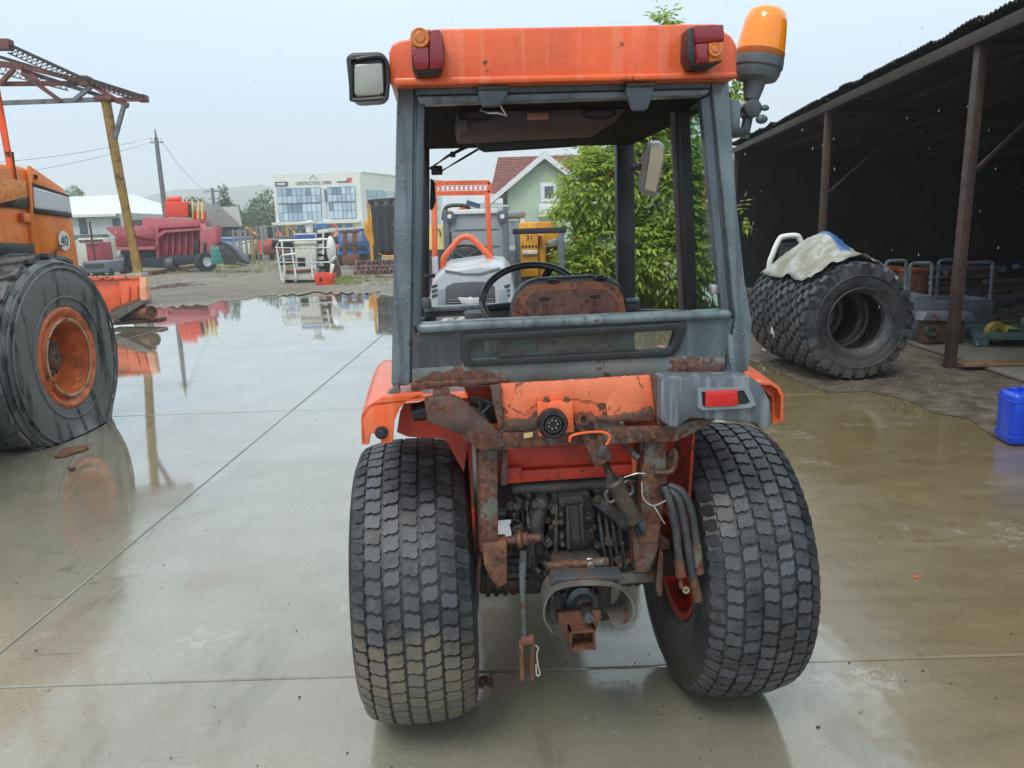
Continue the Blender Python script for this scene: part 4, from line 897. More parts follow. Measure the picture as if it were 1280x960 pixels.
# plastic tail-light shroud over the right tyre
shr = [(826, 472), (938, 470), (952, 481), (964, 503), (965, 533), (955, 540), (945, 530), (880, 524), (864, 523), (846, 535), (838, 534), (826, 526)]
pl = plate(shr, -.44, .16).build('light_shroud', m_plastic, tr, bevel=.008, seg=2)
m = MB(); q = [LP(x, y, -.452) for x, y in ((872, 486), (936, 484), (945, 506), (938, 510), (878, 513), (873, 510))]; qi = [LP(x, y, -.452) for x, y in ((877, 490), (930, 488), (938, 503), (934, 506), (882, 509), (878, 507))]
nq = len(q); m.add(q + qi, [(k, (k + 1) % nq, nq + (k + 1) % nq, nq + k) for k in range(nq)]); m.add([p + V((0, .0115, 0)) for p in q + qi], [(k, (k + 1) % nq, nq + (k + 1) % nq, nq + k) for k in range(nq)]); 
for S_ in (q, qi): m.add(S_ + [p + V((0, .0115, 0)) for p in S_], [(k, (k + 1) % nq, nq + (k + 1) % nq, nq + k) for k in range(nq)])
m.build('shroud_bezel', mat('pale_plastic', (.20, .23, .25), .5, var=.1), pl)
plate([(878, 490), (930, 488), (937, 504), (880, 509)], -.444, .003).build('recess', m_black, pl)
plate([(882, 489), (922, 487), (923, 507), (882, 509)], -.456, .01).build('reflector', l_refl, pl, bevel=.002)
# ---- tool box panel between the fenders
VB = -.40
m = plate([(626, 480), (700, 476), (812, 469), (818, 474), (820, 520), (812, 526), (720, 530), (640, 538), (624, 534)], VB + .004, .014); m.build('tray_panel', m_orange_rust, tr, bevel=.003)
plate(ragged([(645, 479), (700, 476), (795, 470), (806, 500), (798, 518), (760, 522), (758, 505), (722, 500), (672, 502), (655, 520), (640, 508)], 1.6, 5), VB + .0005, .003).build('paint_sheet', mat('orange_wet', (.80, .20, .085), .28, var=.1, rust=.12, rsc=12, coat=.5, drops=.3), tr, bevel=.002)
plate(ragged([(628, 522), (660, 524), (672, 512), (700, 524), (765, 520), (800, 514), (815, 508), (820, 525), (720, 531), (640, 540), (626, 538)], 1.5, 5), VB - .006, .010).build('rust_edge', m_rust, tr, bevel=.004)
plate(ragged([(612, 482), (626, 480), (630, 530), (624, 540)], 1, 6), VB - .012, .012).build('rust_flap', m_rust, tr, bevel=.003)
plate([(814, 470), (826, 470), (828, 534), (822, 530)], VB - .01, .014).build('rust_edge', m_rust, tr, bevel=.003)
plate([(563, 486), (612, 482), (614, 498), (590, 503), (566, 499)], -.30, .01).build('orange_plate', m_orange_dark, tr, bevel=.003)
# trailer socket
plate([(672, 503), (716, 502), (718, 540), (674, 546)], VB - .03, .03).build('socket_bracket', m_orange, tr, bevel=.003)
for px in (683, 708): bolt(LP(px, 501, VB - .02), .007, m_rust, d=V((0, 0, 1)), L=.01)
sc = LP(690, 528, VB - .032); kk = .0022
m = MB(); m.lathe([(17 * kk, -.02), (18 * kk, .0), (18 * kk, .018), (15 * kk, .03), (12.5 * kk, .03), (12 * kk, .012), (0, .012)], sc, BK, 30); so_ = m.build('trailer_socket', m_black, tr)
m = MB(); m.lathe([(10 * kk, .012), (10 * kk, .026), (8.4 * kk, .026), (8.4 * kk, .012)], sc, BK, 24); m.build('socket_ring', m_charcoal, so_)
for k_ in range(7):
    a = k_ * 2 * math.pi / 7; m = MB(); r_ = 5.5 * kk; c = sc + V((r_ * math.cos(a), -.012, r_ * math.sin(a))); m.cyl(c, c + BK * .010, .0022, n=6); m.build('pin', m_zinc, so_)
# orange retaining wire
m = MB(); m.tube(bez([LP(712, 552, VB - .05), LP(714, 545, VB - .05), LP(730, 541, VB - .05), LP(752, 540, VB - .05), LP(762, 545, VB - .05), LP(760, 553, VB - .05), LP(757, 556, VB - .05)], 30), .0035, 6); m.build('orange_wire', mat('wire_orange', (.85, .14, .04), .35), tr)
# wires left of panel
for q in (((585, 497), (605, 500), (640, 520)), ((580, 505), (600, 515), (612, 530)), ((618, 500), (604, 515), (588, 520)), ((590, 495), (600, 505), (597, 522))):
    m = MB(); m.tube(bez([LP(x, y, -.33 - .004 * i) for i, (x, y) in enumerate(q)], 12), .004, 6); m.build('cable', m_hose, tr)
plate([(655, 543), (666, 541), (666, 546), (655, 548)], VB - .02, .01).build('tape', mat('yellow_tape', (.6, .45, .2), .5), tr)
# ---- rusty frame
VFm = -.405
plate([(530, 498), (562, 494), (575, 498), (618, 535), (628, 543), (628, 562), (604, 564), (594, 560), (578, 544), (534, 528)], VFm - .01, .03).build('bracket_arm', m_rust, tr, bevel=.006)
plate([(541, 488), (562, 487), (562, 497), (541, 500)], VFm, .03).build('bracket_cap', m_rust, tr, bevel=.004)
m = MB(); m.cyl(LP(536, 512, -.33), LP(516, 516, -.33), .028, .024, 12); m.build('rubber_mount', m_black, tr)
plate([(604, 543), (700, 537), (846, 531), (893, 519), (895, 525), (858, 546), (846, 552), (700, 557), (610, 563)], VFm, .012).build('cross_bar', m_rust_grey, tr, bevel=.003)
for px, py in ((626, 553), (643, 552), (799, 544), (816, 543), (608, 538)): bolt(LP(px, py, VFm), .011)
for pts_, vv in (([(598, 563), (622, 562), (623, 690), (602, 690)], -.37), ([(806, 553), (833, 551), (834, 600), (826, 662), (800, 664), (802, 600)], -.37)):
    plate(pts_, vv, .05).build('leg_plate', m_rust_grey, tr, bevel=.005)
plate([(596, 565), (604, 563), (606, 690), (600, 690)], -.355, .07).build('leg_flange', m_rust, tr, bevel=.003)
plate([(604, 679), (634, 677), (634, 730), (622, 736), (612, 722), (605, 706)], -.375, .06).build('leg_foot', m_rust_or, tr, bevel=.005)
plate([(790, 660), (826, 655), (822, 690), (812, 716), (794, 716)], -.375, .06).build('leg_foot', m_rust_grey, tr, bevel=.005)
plate([(700, 722), (818, 716), (824, 700), (830, 702), (824, 728), (700, 734)], -.30, .03).build('lower_plate', m_shield, tr, bevel=.003)
m = MB(); m.tube(bez([LP(836, 570, -.36), LP(842, 562, -.37), LP(845, 570, -.38), LP(842, 585, -.38), LP(836, 590, -.38), LP(818, 591, -.38)], 20), .007, 6); m.build('hook', m_rust, tr)
plate([(833, 566), (843, 562), (844, 585), (834, 588)], -.352, .006).build('hook_plate', m_rust, tr, bevel=.002)
plate([(628, 565), (636, 565), (634, 607), (626, 607)], -.37, .03).build('leg_bracket', m_rust, tr, bevel=.003)
# ---- orange cover box + shaft behind the frame
plate([(630, 562), (792, 553), (796, 578), (632, 587)], -.31, .05).build('cover_box', m_orange_dark, tr, bevel=.005)
plate([(632, 590), (796, 580), (794, 594), (634, 605)], -.325, .06).build('cover_box', m_orange_dark, tr, bevel=.005)
plate([(632, 586), (652, 585), (652, 604), (634, 605)], -.335, .02).build('cover_tab', m_orange_dark, tr, bevel=.003)
plate([(790, 572), (798, 572), (796, 592), (791, 592)], -.33, .02).build('cover_tab', m_orange, tr, bevel=.002)
m = MB(); m.cyl(LP(640, 611, -.29), LP(800, 601, -.29), .018, n=16); m.build('cross_shaft', m_oily2, tr)
m = MB(); m.cyl(LP(618, 642, -.24), LP(662, 636, -.24), .012, n=12); m.build('rod', m_steel, tr)
m = MB(); m.tube([LP(782, 556, -.36), LP(790, 566, -.37), LP(797, 572, -.37)], .010, 8); m.build('stub_pipe', m_shield, tr)
# ---- transmission rear casting
def castv(pts, v, th, mt=m_oily, nm='casting', bev=.006): return plate(pts, v, th).build(nm, mt, tr, bevel=bev)
castv([(690, 622), (738, 618), (744, 640), (744, 712), (690, 716), (684, 660)], -.28, .2)
castv([(698, 622), (730, 620), (732, 634), (698, 636)], -.30, .06, m_oily2)
castv([(709, 632), (728, 631), (730, 690), (708, 692)], -.312, .05, m_oily)
for pts_ in ([(708, 632), (711, 632), (713, 686), (709, 688)], [(725, 630), (728, 630), (731, 682), (728, 685)], [(694, 634), (697, 632), (697, 690), (693, 690)]): castv(pts_, -.325, .06, m_oily2, 'rib', .002)
for px, py in ((700, 640), (700, 650), (701, 668), (702, 678), (735, 645), (737, 660)): bolt(LP(px, py, -.30), .008, m_oily2, L=.02)
castv([(655, 625), (692, 620), (690, 660), (686, 706), (662, 712), (650, 690)], -.22, .15)
m = MB(); m.cyl(LP(676, 632, -.29), LP(660, 690, -.29), .024, .027, 14); m.sph(LP(677, 630, -.29), .027); m.build('lift_arm', m_oily2, tr)
m = MB(); m.bar(LP(742, 622, -.28), LP(796, 662, -.33), .034, .04, (0, 1, 0)); m.build('lift_arm', m_oily, tr, bevel=.008)
m = MB(); m.sph(LP(782, 652, -.32), (.03, .03, .024)); m.build('arm_boss', m_oily2, tr)
castv([(742, 615), (790, 610), (800, 660), (770, 690), (744, 690)], -.16, .1, m_oily)
c = LP(654, 674, -.34); m = MB(); m.lathe([(0, -.045), (.012, -.045), (.014, -.02), (.026, -.016), (.027, -.004), (.018, 0), (.020, .014), (.012, .016), (.012, .05), (0, .05)], c, (1, -.15, .1), 22); m.build('washer_stack', m_rust_grey, tr)
m = MB(); m.tube([LP(654, 688, -.35), LP(653, 720, -.36), LP(656, 800, -.37)], .0095, 10); m.build('lift_rod', m_steel, tr)
m = MB(); m.bar(LP(651, 800, -.37), LP(667, 798, -.37), .022, .022)
m.bar(LP(651, 800, -.37), LP(653, 850, -.37), .012, .008, (0, 1, 0)); m.bar(LP(666, 800, -.37), LP(665, 850, -.37), .012, .008, (0, 1, 0)); m.build('fork', m_rust_or, tr, bevel=.002)
m = MB(); m.tube(bez([LP(668, 806, -.39), LP(673, 810, -.39), LP(671, 818, -.39), LP(673, 834, -.39), LP(675, 842, -.39), LP(671, 844, -.39), LP(670, 830, -.39)], 24), .0022, 6); m.build('lynch_pin', m_wire, tr)
for q in (((640, 640), (641, 668), (638, 690)), ((652, 622), (654, 650), (655, 672))):
    m = MB(); m.tube([LP(x, y, -.27) for x, y in q], .004, 6); m.build('linkage', m_rust, tr)
# oil-caked casting lumps and small pipes
for k_ in range(78):
    px = RND.uniform(636, 700) if k_ % 3 else RND.uniform(738, 796); py = RND.uniform(614, 722); r_ = RND.uniform(.006, .018)
    m = MB(); c = LP(px, py, -.265 - RND.uniform(0, .03))
    if k_ % 2: m.cyl(c, c + V((RND.uniform(-.02, .02), -.03, RND.uniform(-.01, .01))), r_ * .7, n=8)
    else: m.box(c, (r_ * 1.6, .05, r_ * 1.3), Matrix.Rotation(RND.uniform(0, 3), 3, 'Y'))
    m.build('fitting', RND.choice((m_oily, m_oily2, m_oily2, m_rust_or if k_ % 6 == 0 else m_oily)), tr, bevel=.002, seg=1)
for k_ in range(7):
    x0 = RND.uniform(655, 700); m = MB(); m.tube(bez([LP(x0, RND.uniform(612, 640), -.27), LP(x0 + RND.uniform(-12, 12), 660, -.30), LP(x0 + RND.uniform(-8, 20), RND.uniform(690, 715), -.29)], 14), .0045, 6); m.build('oil_pipe', RND.choice((m_oily2, m_hose, m_steel)), tr)
for k_ in range(4):
    m = MB(); x0 = 752 + k_ * 8; m.tube(bez([LP(x0 - 4, 640, -.27), LP(x0, 670, -.30), LP(x0 + 6, 708, -.29)], 14), .005, 6); m.build('oil_pipe', RND.choice((m_oily2, m_hose)), tr)
# ribbed axle ends seen beside the casting
for x0, x1 in ((634, 662), (770, 796)):
    for k_ in range(5): castv([(x0, 690 + 9 * k_), (x1, 688 + 9 * k_), (x1, 695 + 9 * k_), (x0, 697 + 9 * k_)], -.17 - .01 * (k_ % 2), .12, m_oily2, 'axle_rib', .003)
# ---- top link
VT = -.43
a = LP(729, 520, VT); b = LP(754, 578, VT); m = MB(); m.bar(a, b, .054, .030, BK); tl = m.build('top_link', m_rust, tr, bevel=.006)
for px, py in ((737, 531), (739, 538), (742, 544)): 
    c = LP(px, py, VT - .014); m = MB(); m.lathe([(.010, 0), (.010, .006), (.006, .006), (.006, 0)], c, BK, 12); m.build('hole_ring', m_black, tl)
c = LP(729, 524, VT - .016); m = MB(); m.lathe([(.016, -.02), (.016, .008), (.009, .008), (.009, -.02)], c, BK, 16, closed=True); m.build('eye', m_rust, tl)
m = MB(); m.tube([LP(752, 570, VT), LP(766, 600, VT + .01), LP(767, 602, VT + .01), LP(792, 650, VT + .03)], [.016, .018, .026, .025], 14); m.build('turnbuckle', m_oily2, tl)
m = MB(); m.tube([LP(789, 646, VT + .03), LP(800, 668, VT + .04)], .012, 10); m.build('threaded_end', m_steel, tl)
m = MB(); m.box(LP(752, 563, VT - .012), (.02, .016, .034), Matrix.Rotation(.45, 3, 'Y')); m.build('lock_clip', m_steel, tl, bevel=.003)
for q in (((779, 604), (787, 601), (791, 612), (788, 618), (783, 616), (779, 607)), ((768, 612), (761, 612), (757, 618), (760, 627), (768, 625))):
    m = MB(); m.tube(bez([LP(x, y, VT + .005) for x, y in q] + [LP(*q[0], VT + .005)], 24)[:-1], .0042, 6, closed=True); m.build('chain_link', m_steel, tl)
castv([(796, 655), (806, 652), (808, 666), (798, 669)], -.39, .03, m_steel, 'pin_end', .003)
m = MB(); m.tube(bez([LP(777, 598, -.41), LP(795, 592, -.42), LP(806, 592, -.42)], 10), .0015, 5); m.tube(bez([LP(802, 602, -.42), LP(804, 622, -.42), LP(816, 632, -.425), LP(832, 626, -.42)], 14), .0018, 5); m.tube(bez([LP(817, 632, -.425), LP(822, 640, -.43), LP(831, 655, -.43)], 10), .0018, 5); m.build('tie_wire', m_wire, tr)
# ---- PTO shield, shaft, hitch
VP = -.50
prof = [(392, 0)]
o_ = [(690, 792), (681, 778), (679, 764), (684, 748), (694, 738), (712, 733), (742, 731), (767, 733), (783, 741), (792, 755), (792, 772), (782, 782), (768, 783)]
P1 = [LP(x, y, VP) for x, y in bez([V((x, y, 0)) for x, y in o_], 40) for x, y in ((x, y),)] if False else [LP(q.x, q.y, VP) for q in bez([V((x, y, 0)) for x, y in o_], 44)]
cc = LP(737, 756, VP)
P2 = [V((cc.x + (p.x - cc.x) * .93, -.38, cc.z + (p.z - cc.z) * .93 - .004)) for p in P1]
m = MB(); n = len(P1); I1 = [cc + (p - cc) * .965 for p in P1]; c2 = V((cc.x, -.38, cc.z - .004)); I2 = [c2 + (p - c2) * .965 for p in P2]
m.add(P1 + P2 + I1 + I2, [f for k in range(n - 1) for f in ((k, k + 1, n + k + 1, n + k), (2 * n + k, 3 * n + k, 3 * n + k + 1, 2 * n + k + 1), (k, 2 * n + k, 2 * n + k + 1, k + 1))])
ps = m.build('pto_shield', m_shield, tr)
plate([(692, 722), (778, 719), (782, 726), (760, 727), (700, 729), (688, 732)], VP + .035, .06).build('shield_top', mat('blue_grey_worn', (.055, .066, .075), .45, var=.3, rust=.5, rsc=14, dirt=.5), tr, bevel=.004)
for px, py in ((703, 726), (763, 725)): bolt(LP(px, py, VP + .05), .006, m_rust_or if px < 720 else m_zinc, L=.01)
castv([(694, 732), (752, 730), (752, 772), (696, 774)], -.34, .1, m_oily, 'pto_housing')
c = LP(727, 750, -.36); m = MB(); m.lathe([(0, .11), (.013, .11), (.015, .105), (.015, .04), (.022, .035), (.03, .02), (.045, .015), (.045, -.02)], c, BK, 20); m.build('pto_shaft', m_steel, tr)
for px, py in ((704, 770), (742, 766), (704, 740), (744, 740), (738, 735)): bolt(LP(px, py, -.36), .008, m_zinc if py > 760 else m_oily2, L=.02)
castv([(690, 700), (752, 696), (756, 712), (690, 716)], -.36, .1, m_oily2, 'draft_pin_boss', .01)
for px, py in ((706, 706), (737, 704)): bolt(LP(px, py, -.37), .011, m_zinc if px > 720 else m_rust_or, L=.02)
m = MB(); m.cyl(LP(684, 708, -.37), LP(760, 702, -.37), .013, n=14); m.build('draft_pin', m_rust_grey, tr)
plate([(697, 766), (751, 763), (752, 774), (745, 788), (706, 791), (698, 780)], -.42, .02).build('hitch_plate', m_rust_or, tr, bevel=.003)
a = LP(712, 790, -.46); b = LP(745, 812, -.46)
m = MB()
for x0, x1, z0_, z1_ in ((a.x, b.x, a.z - .006, a.z), (a.x, b.x, b.z, b.z + .006), (a.x, a.x + .006, b.z, a.z), (b.x - .006, b.x, b.z, a.z)): m.bb(x0, x1, -.46, -.36, z0_, z1_)
m.bb(a.x + .004, b.x - .004, -.40, -.39, b.z + .004, a.z - .004); m.build('hitch_receiver', m_rust_or, tr)
# ---- hydraulic hoses
H1 = [LP(829, 606, -.38), LP(838, 630, -.40), LP(845, 665, -.40), LP(849, 700, -.40)]
H2 = [LP(834, 611, -.37), LP(848, 625, -.39), LP(856, 660, -.39), LP(862, 700, -.39), LP(867, 725, -.39)]
H3 = [LP(834, 606, -.36), LP(852, 615, -.38), LP(864, 640, -.385), LP(871, 685, -.385)]
for q, e0, e1 in ((H1, LP(849, 700, -.40), LP(851, 720, -.40)), (H2, LP(866, 722, -.39), LP(872, 750, -.39)), (H3, LP(870, 680, -.385), LP(874, 716, -.385))):
    m = MB(); m.tube(bez(q, 26), .0115, 10); ho_ = m.build('hose', m_hose, tr)
    m = MB(); m.cyl(e0, e1, .0135, .015, 12); m.build('ferrule', m_rust_or if q is H1 else m_rust_grey, ho_)
m = MB(); m.tube([LP(851, 720, -.40), LP(851, 732, -.40), LP(856, 738, -.40)], .006, 8); m.sph(LP(857, 737, -.405), .011); m.build('hose_elbow', m_rust_grey, tr)
c = LP(857, 737, -.414); m = MB(); m.lathe([(.010, 0), (.010, .006), (.005, .006), (.004, 0)], c, BK, 12); m.build('brass_ring', mat('brass', (.45, .36, .2), .35, metal=.7), tr)
castv([(824, 688), (829, 690), (828, 745), (823, 746), (820, 735)], -.34, .02, m_rust, 'stabiliser', .002)
castv([(806, 660), (837, 676), (838, 686), (806, 690)], -.31, .03, m_rust, 'stabiliser', .003)
castv([(598, 700), (602, 700), (598, 765), (595, 766), (594, 720)], -.30, .02, m_rust, 'stabiliser', .002)
castv([(594, 640), (604, 640), (604, 700), (590, 702)], -.22, .05, m_rust, 'side_bracket', .003)
# dirt and fallen crumb under the tractor
# ================================================================== OPEN SHED (right)
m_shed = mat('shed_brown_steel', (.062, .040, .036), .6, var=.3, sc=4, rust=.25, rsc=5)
m_shed_shade = mat('shed_shade_sheet', (.009, .008, .0085), .75, var=.4, sc=2)  # near-black colour stands in for the shade inside the shed
m_sheet = mat('dark_corrugated_sheet', (.022, .020, .020), .6, var=.5, sc=2, rust=.15, rsc=3)  # shade under the roof worked into this dark base too
S0 = V((sl(8), 8, 0)); sd_ = V((.0735, 1, 0)).normalized(); si = V((sd_.y, -sd_.x, 0))     # along front, into the shed
shed = thing('open_shed', 'open fronted dark shed with brown posts and ragged corrugated roof', 'shed', S0)
def sp(y, inn, z): 
    return V((sl(y), y, 0)) + si * inn + V((0, 0, z))
EH = 3.24
def roofz(inn): return EH + .10 - .075 * inn
for y, lean in ((3.55, 0), (7.9, .03), (12.2, .0), (18.6, 0)):
    m = MB(S0); a = sp(y, .02, 0); a = a + V((-.04, 0, 0)); m.prism([a + V((-.045, -.05, 0)), a + V((.045, -.05, 0)), a + V((.045, .05, 0)), a + V((-.045, .05, 0))], (lean + .03, 0, EH - .055)); m.build('post', m_shed, shed, bevel=.006)
    m = MB(S0); m.bar(sp(y, .05, EH - .02), sp(y, 8, roofz(8) - .14), .08, .10); m.build('rafter', m_shed_shade, shed)
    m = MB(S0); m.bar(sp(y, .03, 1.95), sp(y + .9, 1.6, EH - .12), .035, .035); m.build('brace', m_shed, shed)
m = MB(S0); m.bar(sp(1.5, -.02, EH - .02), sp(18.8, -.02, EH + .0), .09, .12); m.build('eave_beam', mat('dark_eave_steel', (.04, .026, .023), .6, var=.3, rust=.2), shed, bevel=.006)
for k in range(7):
    inn = .9 + k * 1.1; m = MB(S0); m.bar(sp(1.5, inn, roofz(inn) - .06), sp(18.8, inn, roofz(inn) - .06), .05, .08); m.build('purlin', m_shed_shade, shed)
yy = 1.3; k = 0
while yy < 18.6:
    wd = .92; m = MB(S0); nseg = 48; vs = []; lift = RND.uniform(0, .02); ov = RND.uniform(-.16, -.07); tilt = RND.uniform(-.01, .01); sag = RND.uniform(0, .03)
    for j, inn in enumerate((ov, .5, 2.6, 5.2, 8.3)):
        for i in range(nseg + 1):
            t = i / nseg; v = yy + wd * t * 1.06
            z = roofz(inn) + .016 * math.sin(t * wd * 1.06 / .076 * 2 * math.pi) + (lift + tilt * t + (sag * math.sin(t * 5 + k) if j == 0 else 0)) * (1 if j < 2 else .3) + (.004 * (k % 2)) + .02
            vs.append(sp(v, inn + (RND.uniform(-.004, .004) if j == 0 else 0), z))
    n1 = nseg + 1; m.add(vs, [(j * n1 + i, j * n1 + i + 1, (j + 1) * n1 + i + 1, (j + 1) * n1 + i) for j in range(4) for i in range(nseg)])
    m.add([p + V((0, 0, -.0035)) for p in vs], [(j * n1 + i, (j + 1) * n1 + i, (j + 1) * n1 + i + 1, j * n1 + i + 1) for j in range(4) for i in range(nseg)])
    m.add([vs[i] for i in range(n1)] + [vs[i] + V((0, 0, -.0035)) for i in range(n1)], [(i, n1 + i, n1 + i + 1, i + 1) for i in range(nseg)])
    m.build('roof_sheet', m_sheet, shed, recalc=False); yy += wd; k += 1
m = MB(S0); m.prism([sp(1.0, 8.1, 0), sp(18.9, 8.1, 0), sp(18.9, 8.1, roofz(8.1) + .2), sp(1.0, 8.1, roofz(8.1) + .2)], si * .05); m.build('back_wall', m_shed_shade, shed)
m = MB(S0); m.prism([sp(18.7, .06, 0), sp(18.7, 8.1, 0), sp(18.7, 8.1, roofz(8.1) + .2), sp(18.7, .06, EH + .25)], (0, .05, 0)); m.build('end_wall', m_shed_shade, shed)
m = MB(S0); m.prism([sp(1.3, .06, 0), sp(1.3, 8.1, 0), sp(1.3, 8.1, roofz(8.1) + .2), sp(1.3, .06, EH + .25)], (0, -.05, 0)); m.build('end_wall', m_shed_shade, shed)

# ------------------------------------------------------------------ three big tyres in a row
def offroad_tyre(c, R, w, rr, axd, mt, root, nm='tyre'):
    pass
def tyre_loc(R, w, rr, n=56, ws=.03):
    prof = [(rr, -.30 * w), (rr + .01, -.40 * w), (rr + .05, -.46 * w), ((R + rr) / 2, -.53 * w), (R - .10, -.52 * w), (R - .045, -.47 * w), (R - .035, -.40 * w), (R - .028, 0), (R - .035, .40 * w), (R - .045, .47 * w), (R - .10, .52 * w), ((R + rr) / 2, .53 * w), (rr + .05, .46 * w), (rr + .01, .40 * w), (rr, .30 * w), (rr + .02, .28 * w), ((R + rr) / 2, .47 * w), (R - .09, .42 * w), (R - .06, 0), (R - .09, -.42 * w), ((R + rr) / 2, -.47 * w), (rr + .02, -.28 * w)]
    m = MB(); m.lathe(prof, (0, 0, 0), (1, 0, 0), n, closed=True); return m
def blocks_loc(R, w, rows, hgt=.03):
    m = MB(); pitch = 2 * math.pi / rows
    shp = [(-.46, -.30), (-.1, -.44), (.30, -.30), (.46, -.40), (.46, .22), (.12, .40), (-.12, .26), (-.46, .40)]
    for j in range(rows):
        for i in range(6):
            s0 = (-.5 + (i + .5) / 6) * w * .96; t0 = (j + .5 * (i % 2) + .12 * i) * pitch; sg = 1 if i % 2 else -1
            bot, top = [], []
            for a, b in shp:
                a2, b2 = a * sg, b
                for L, lift, sc_ in ((bot, -.012, 1.0), (top, hgt, .86)):
                    x_ = s0 + a2 * sc_ * w * .148; t = t0 + b2 * sc_ * pitch
                    r = R - .03 - .028 * (abs(x_) / (w / 2)) ** 3 + lift
                    L.append(V((x_, r * math.cos(t), r * math.sin(t))))
            n = len(shp); m.add(bot + top, [[n + k for k in range(n)]] + [(k, (k + 1) % n, n + (k + 1) % n, n + k) for k in range(n)])
        for sg in (-1, 1):                                    # shoulder lugs
            t0 = j * pitch; bot, top = [], []
            for a, b in ((0, -.3), (1, -.26), (1, .26), (0, .3)):
                t = t0 + b * pitch
                for L, o_ in ((bot, 0), (top, .016)):
                    r = R - .03 - .012 - a * .075 + o_ * (1 - a); x_ = sg * (w * .485 + a * .010 + o_ * .8)
                    L.append(V((x_, r * math.cos(t), r * math.sin(t))))
            m.add(bot + top, [(4, 5, 6, 7)] + [(k, (k + 1) % 4, 4 + (k + 1) % 4, 4 + k) for k in range(4)])
    return m
m_tyre = rubber('truck_tyre_rubber', (.046, .050, .057), mud=.7, mz=.45, mcol=(.11, .10, .088)); m_tyre.name = 'truck_tyre_rubber'
RT, WT = .575, .46
c1 = gp(1068, 476); 
dirT = V((-.30, .955, 0)).normalized()          # axis of the row, pointing away
labs = ('big dark tyre with open centre at the end of the row of tyres', 'big dark tyre chalked with the number 4 in the middle of the row', 'big dark tyre at the rear of the row against the shed')
angs = (rad(52), rad(52), rad(54)); base0 = V((c1.x, c1.y + .20, 0))
tme = tyre_loc(RT, WT, .27); tob = None; bob = None
axT = V((-.085, .996, 0)).normalized()
for k in range(3):
    cpt = base0 + axT * (.02 + k * (WT + .03)) + V((0, 0, .004 if k else .004))
    rt_ = thing('truck_tyre', labs[k], 'tyre', cpt, math.atan2(-axT.y, -axT.x) + (0, .03, -.02)[k], 'old truck tyres standing in a row')
    mloc = tyre_loc(RT, WT, .27); 
    for v in mloc.v: v.z += RT
    mloc.build('carcass', m_tyre, rt_)
    tb = blocks_loc(RT, WT, 25, .036)
    for v in tb.v: v.z = max(.0, v.z + RT)
    tb.build('tread', m_tyre, rt_, ang=25)
    if k == 0:
        for rr_ in (.33, .45):
            m = MB(); m.tube([V((WT * .535, rr_ * math.cos(a), RT + rr_ * math.sin(a))) for a in [q * 2 * math.pi / 48 for q in range(48)]], .006, 6, closed=True); m.build('sidewall_ring', m_tyre, rt_)
    if k == 1:
        # chalk figure on the tread
        phi = rad(197); r_ = RT + .006; o_ = V((-.02, r_ * math.cos(phi), RT + r_ * math.sin(phi)))
        nrm_ = V((0, math.cos(phi), math.sin(phi))); up_ = V((0, math.sin(phi), -math.cos(phi))) * (1 if -math.cos(phi) > 0 else -1); xa_ = up_.cross(nrm_)
        text('chalk_figure', '4', .17, basis(o_, xa_, up_), m_white, rt_, .004)
# ------------------------------------------------------------------ tarp, rag and white frame on the tyres
m_tarp, nt, bs = newmat('sacking_tarp'); tcn = N(nt, 'ShaderNodeTexCoord'); ov = tcn.outputs['Object']
spx = N(nt, 'ShaderNodeSeparateXYZ'); lk(nt, ov, spx.inputs[0])
tcol = mixc(nt, mrange(nt, noise(nt, 4, 5, ov), .4, .6), (.27, .265, .20), (.42, .43, .40))
tcol = mixc(nt, mrange(nt, noise(nt, 12, 6, ov, .7), .42, .62, 0, .55), tcol, (.17, .165, .12))
band = math2(nt, 'MULTIPLY', mrange(nt, spx.outputs[0], -.06, -.04), mrange(nt, spx.outputs[0], .13, .15, 1, 0))
band = math2(nt, 'MULTIPLY', band, mrange(nt, spx.outputs[1], -.46, -.40))
tcol = mixc(nt, band, tcol, (.05, .13, .32))
lk(nt, tcol, bs.inputs['Base Color']); bs.inputs['Roughness'].default_value = .45
tc0 = base0 + axT * (.46 + .02); tz = 2 * RT
m = MB(tc0); nu, nv = 30, 22; vs = []
pp = V((-axT.y, axT.x, 0))                   # across the tyres
if pp.x < 0: pp = -pp
for j in range(nv + 1):
    for i in range(nu + 1):
        a = -.46 + 1.04 * i / nu; b = -.55 + 1.2 * j / nv     # a across (towards right), b along the row axis
        b2 = b + .05 * math.sin(a * 6); r_ = abs(a)
        base_z = RT + math.sqrt(max(.0, (RT + .03) ** 2 - a * a))
        z = base_z + .018 + .24 * math.exp(-((a + .02) ** 2) / .07 - ((b - .1) ** 2) / .16) + .03 * mnoise.fractal(V((a * 3, b * 3, 2)), 1, 2, 3) + .02 * math.sin(a * 24 + b * 11 + 4 * mnoise.noise(V((a * 3, b * 3, 0))))
        vs.append(tc0 + pp * a + axT * b2 + V((0, 0, max(z, base_z + .012))))
m.add(vs, [(j * (nu + 1) + i, j * (nu + 1) + i + 1, (j + 1) * (nu + 1) + i + 1, (j + 1) * (nu + 1) + i) for j in range(nv) for i in range(nu)])
to = m.build('tarp', m_tarp, recalc=False, ang=180); to.location = tc0; tag(to, 'crumpled olive and blue sacking tarp draped over the tyres', 'tarp')
sol = to.modifiers.new('thick', 'SOLIDIFY'); sol.thickness = .006
rg = at(968, 345, base0.y + .9); m = MB(); vs = []
rgc = base0 + axT * 1.0 - pp * .18
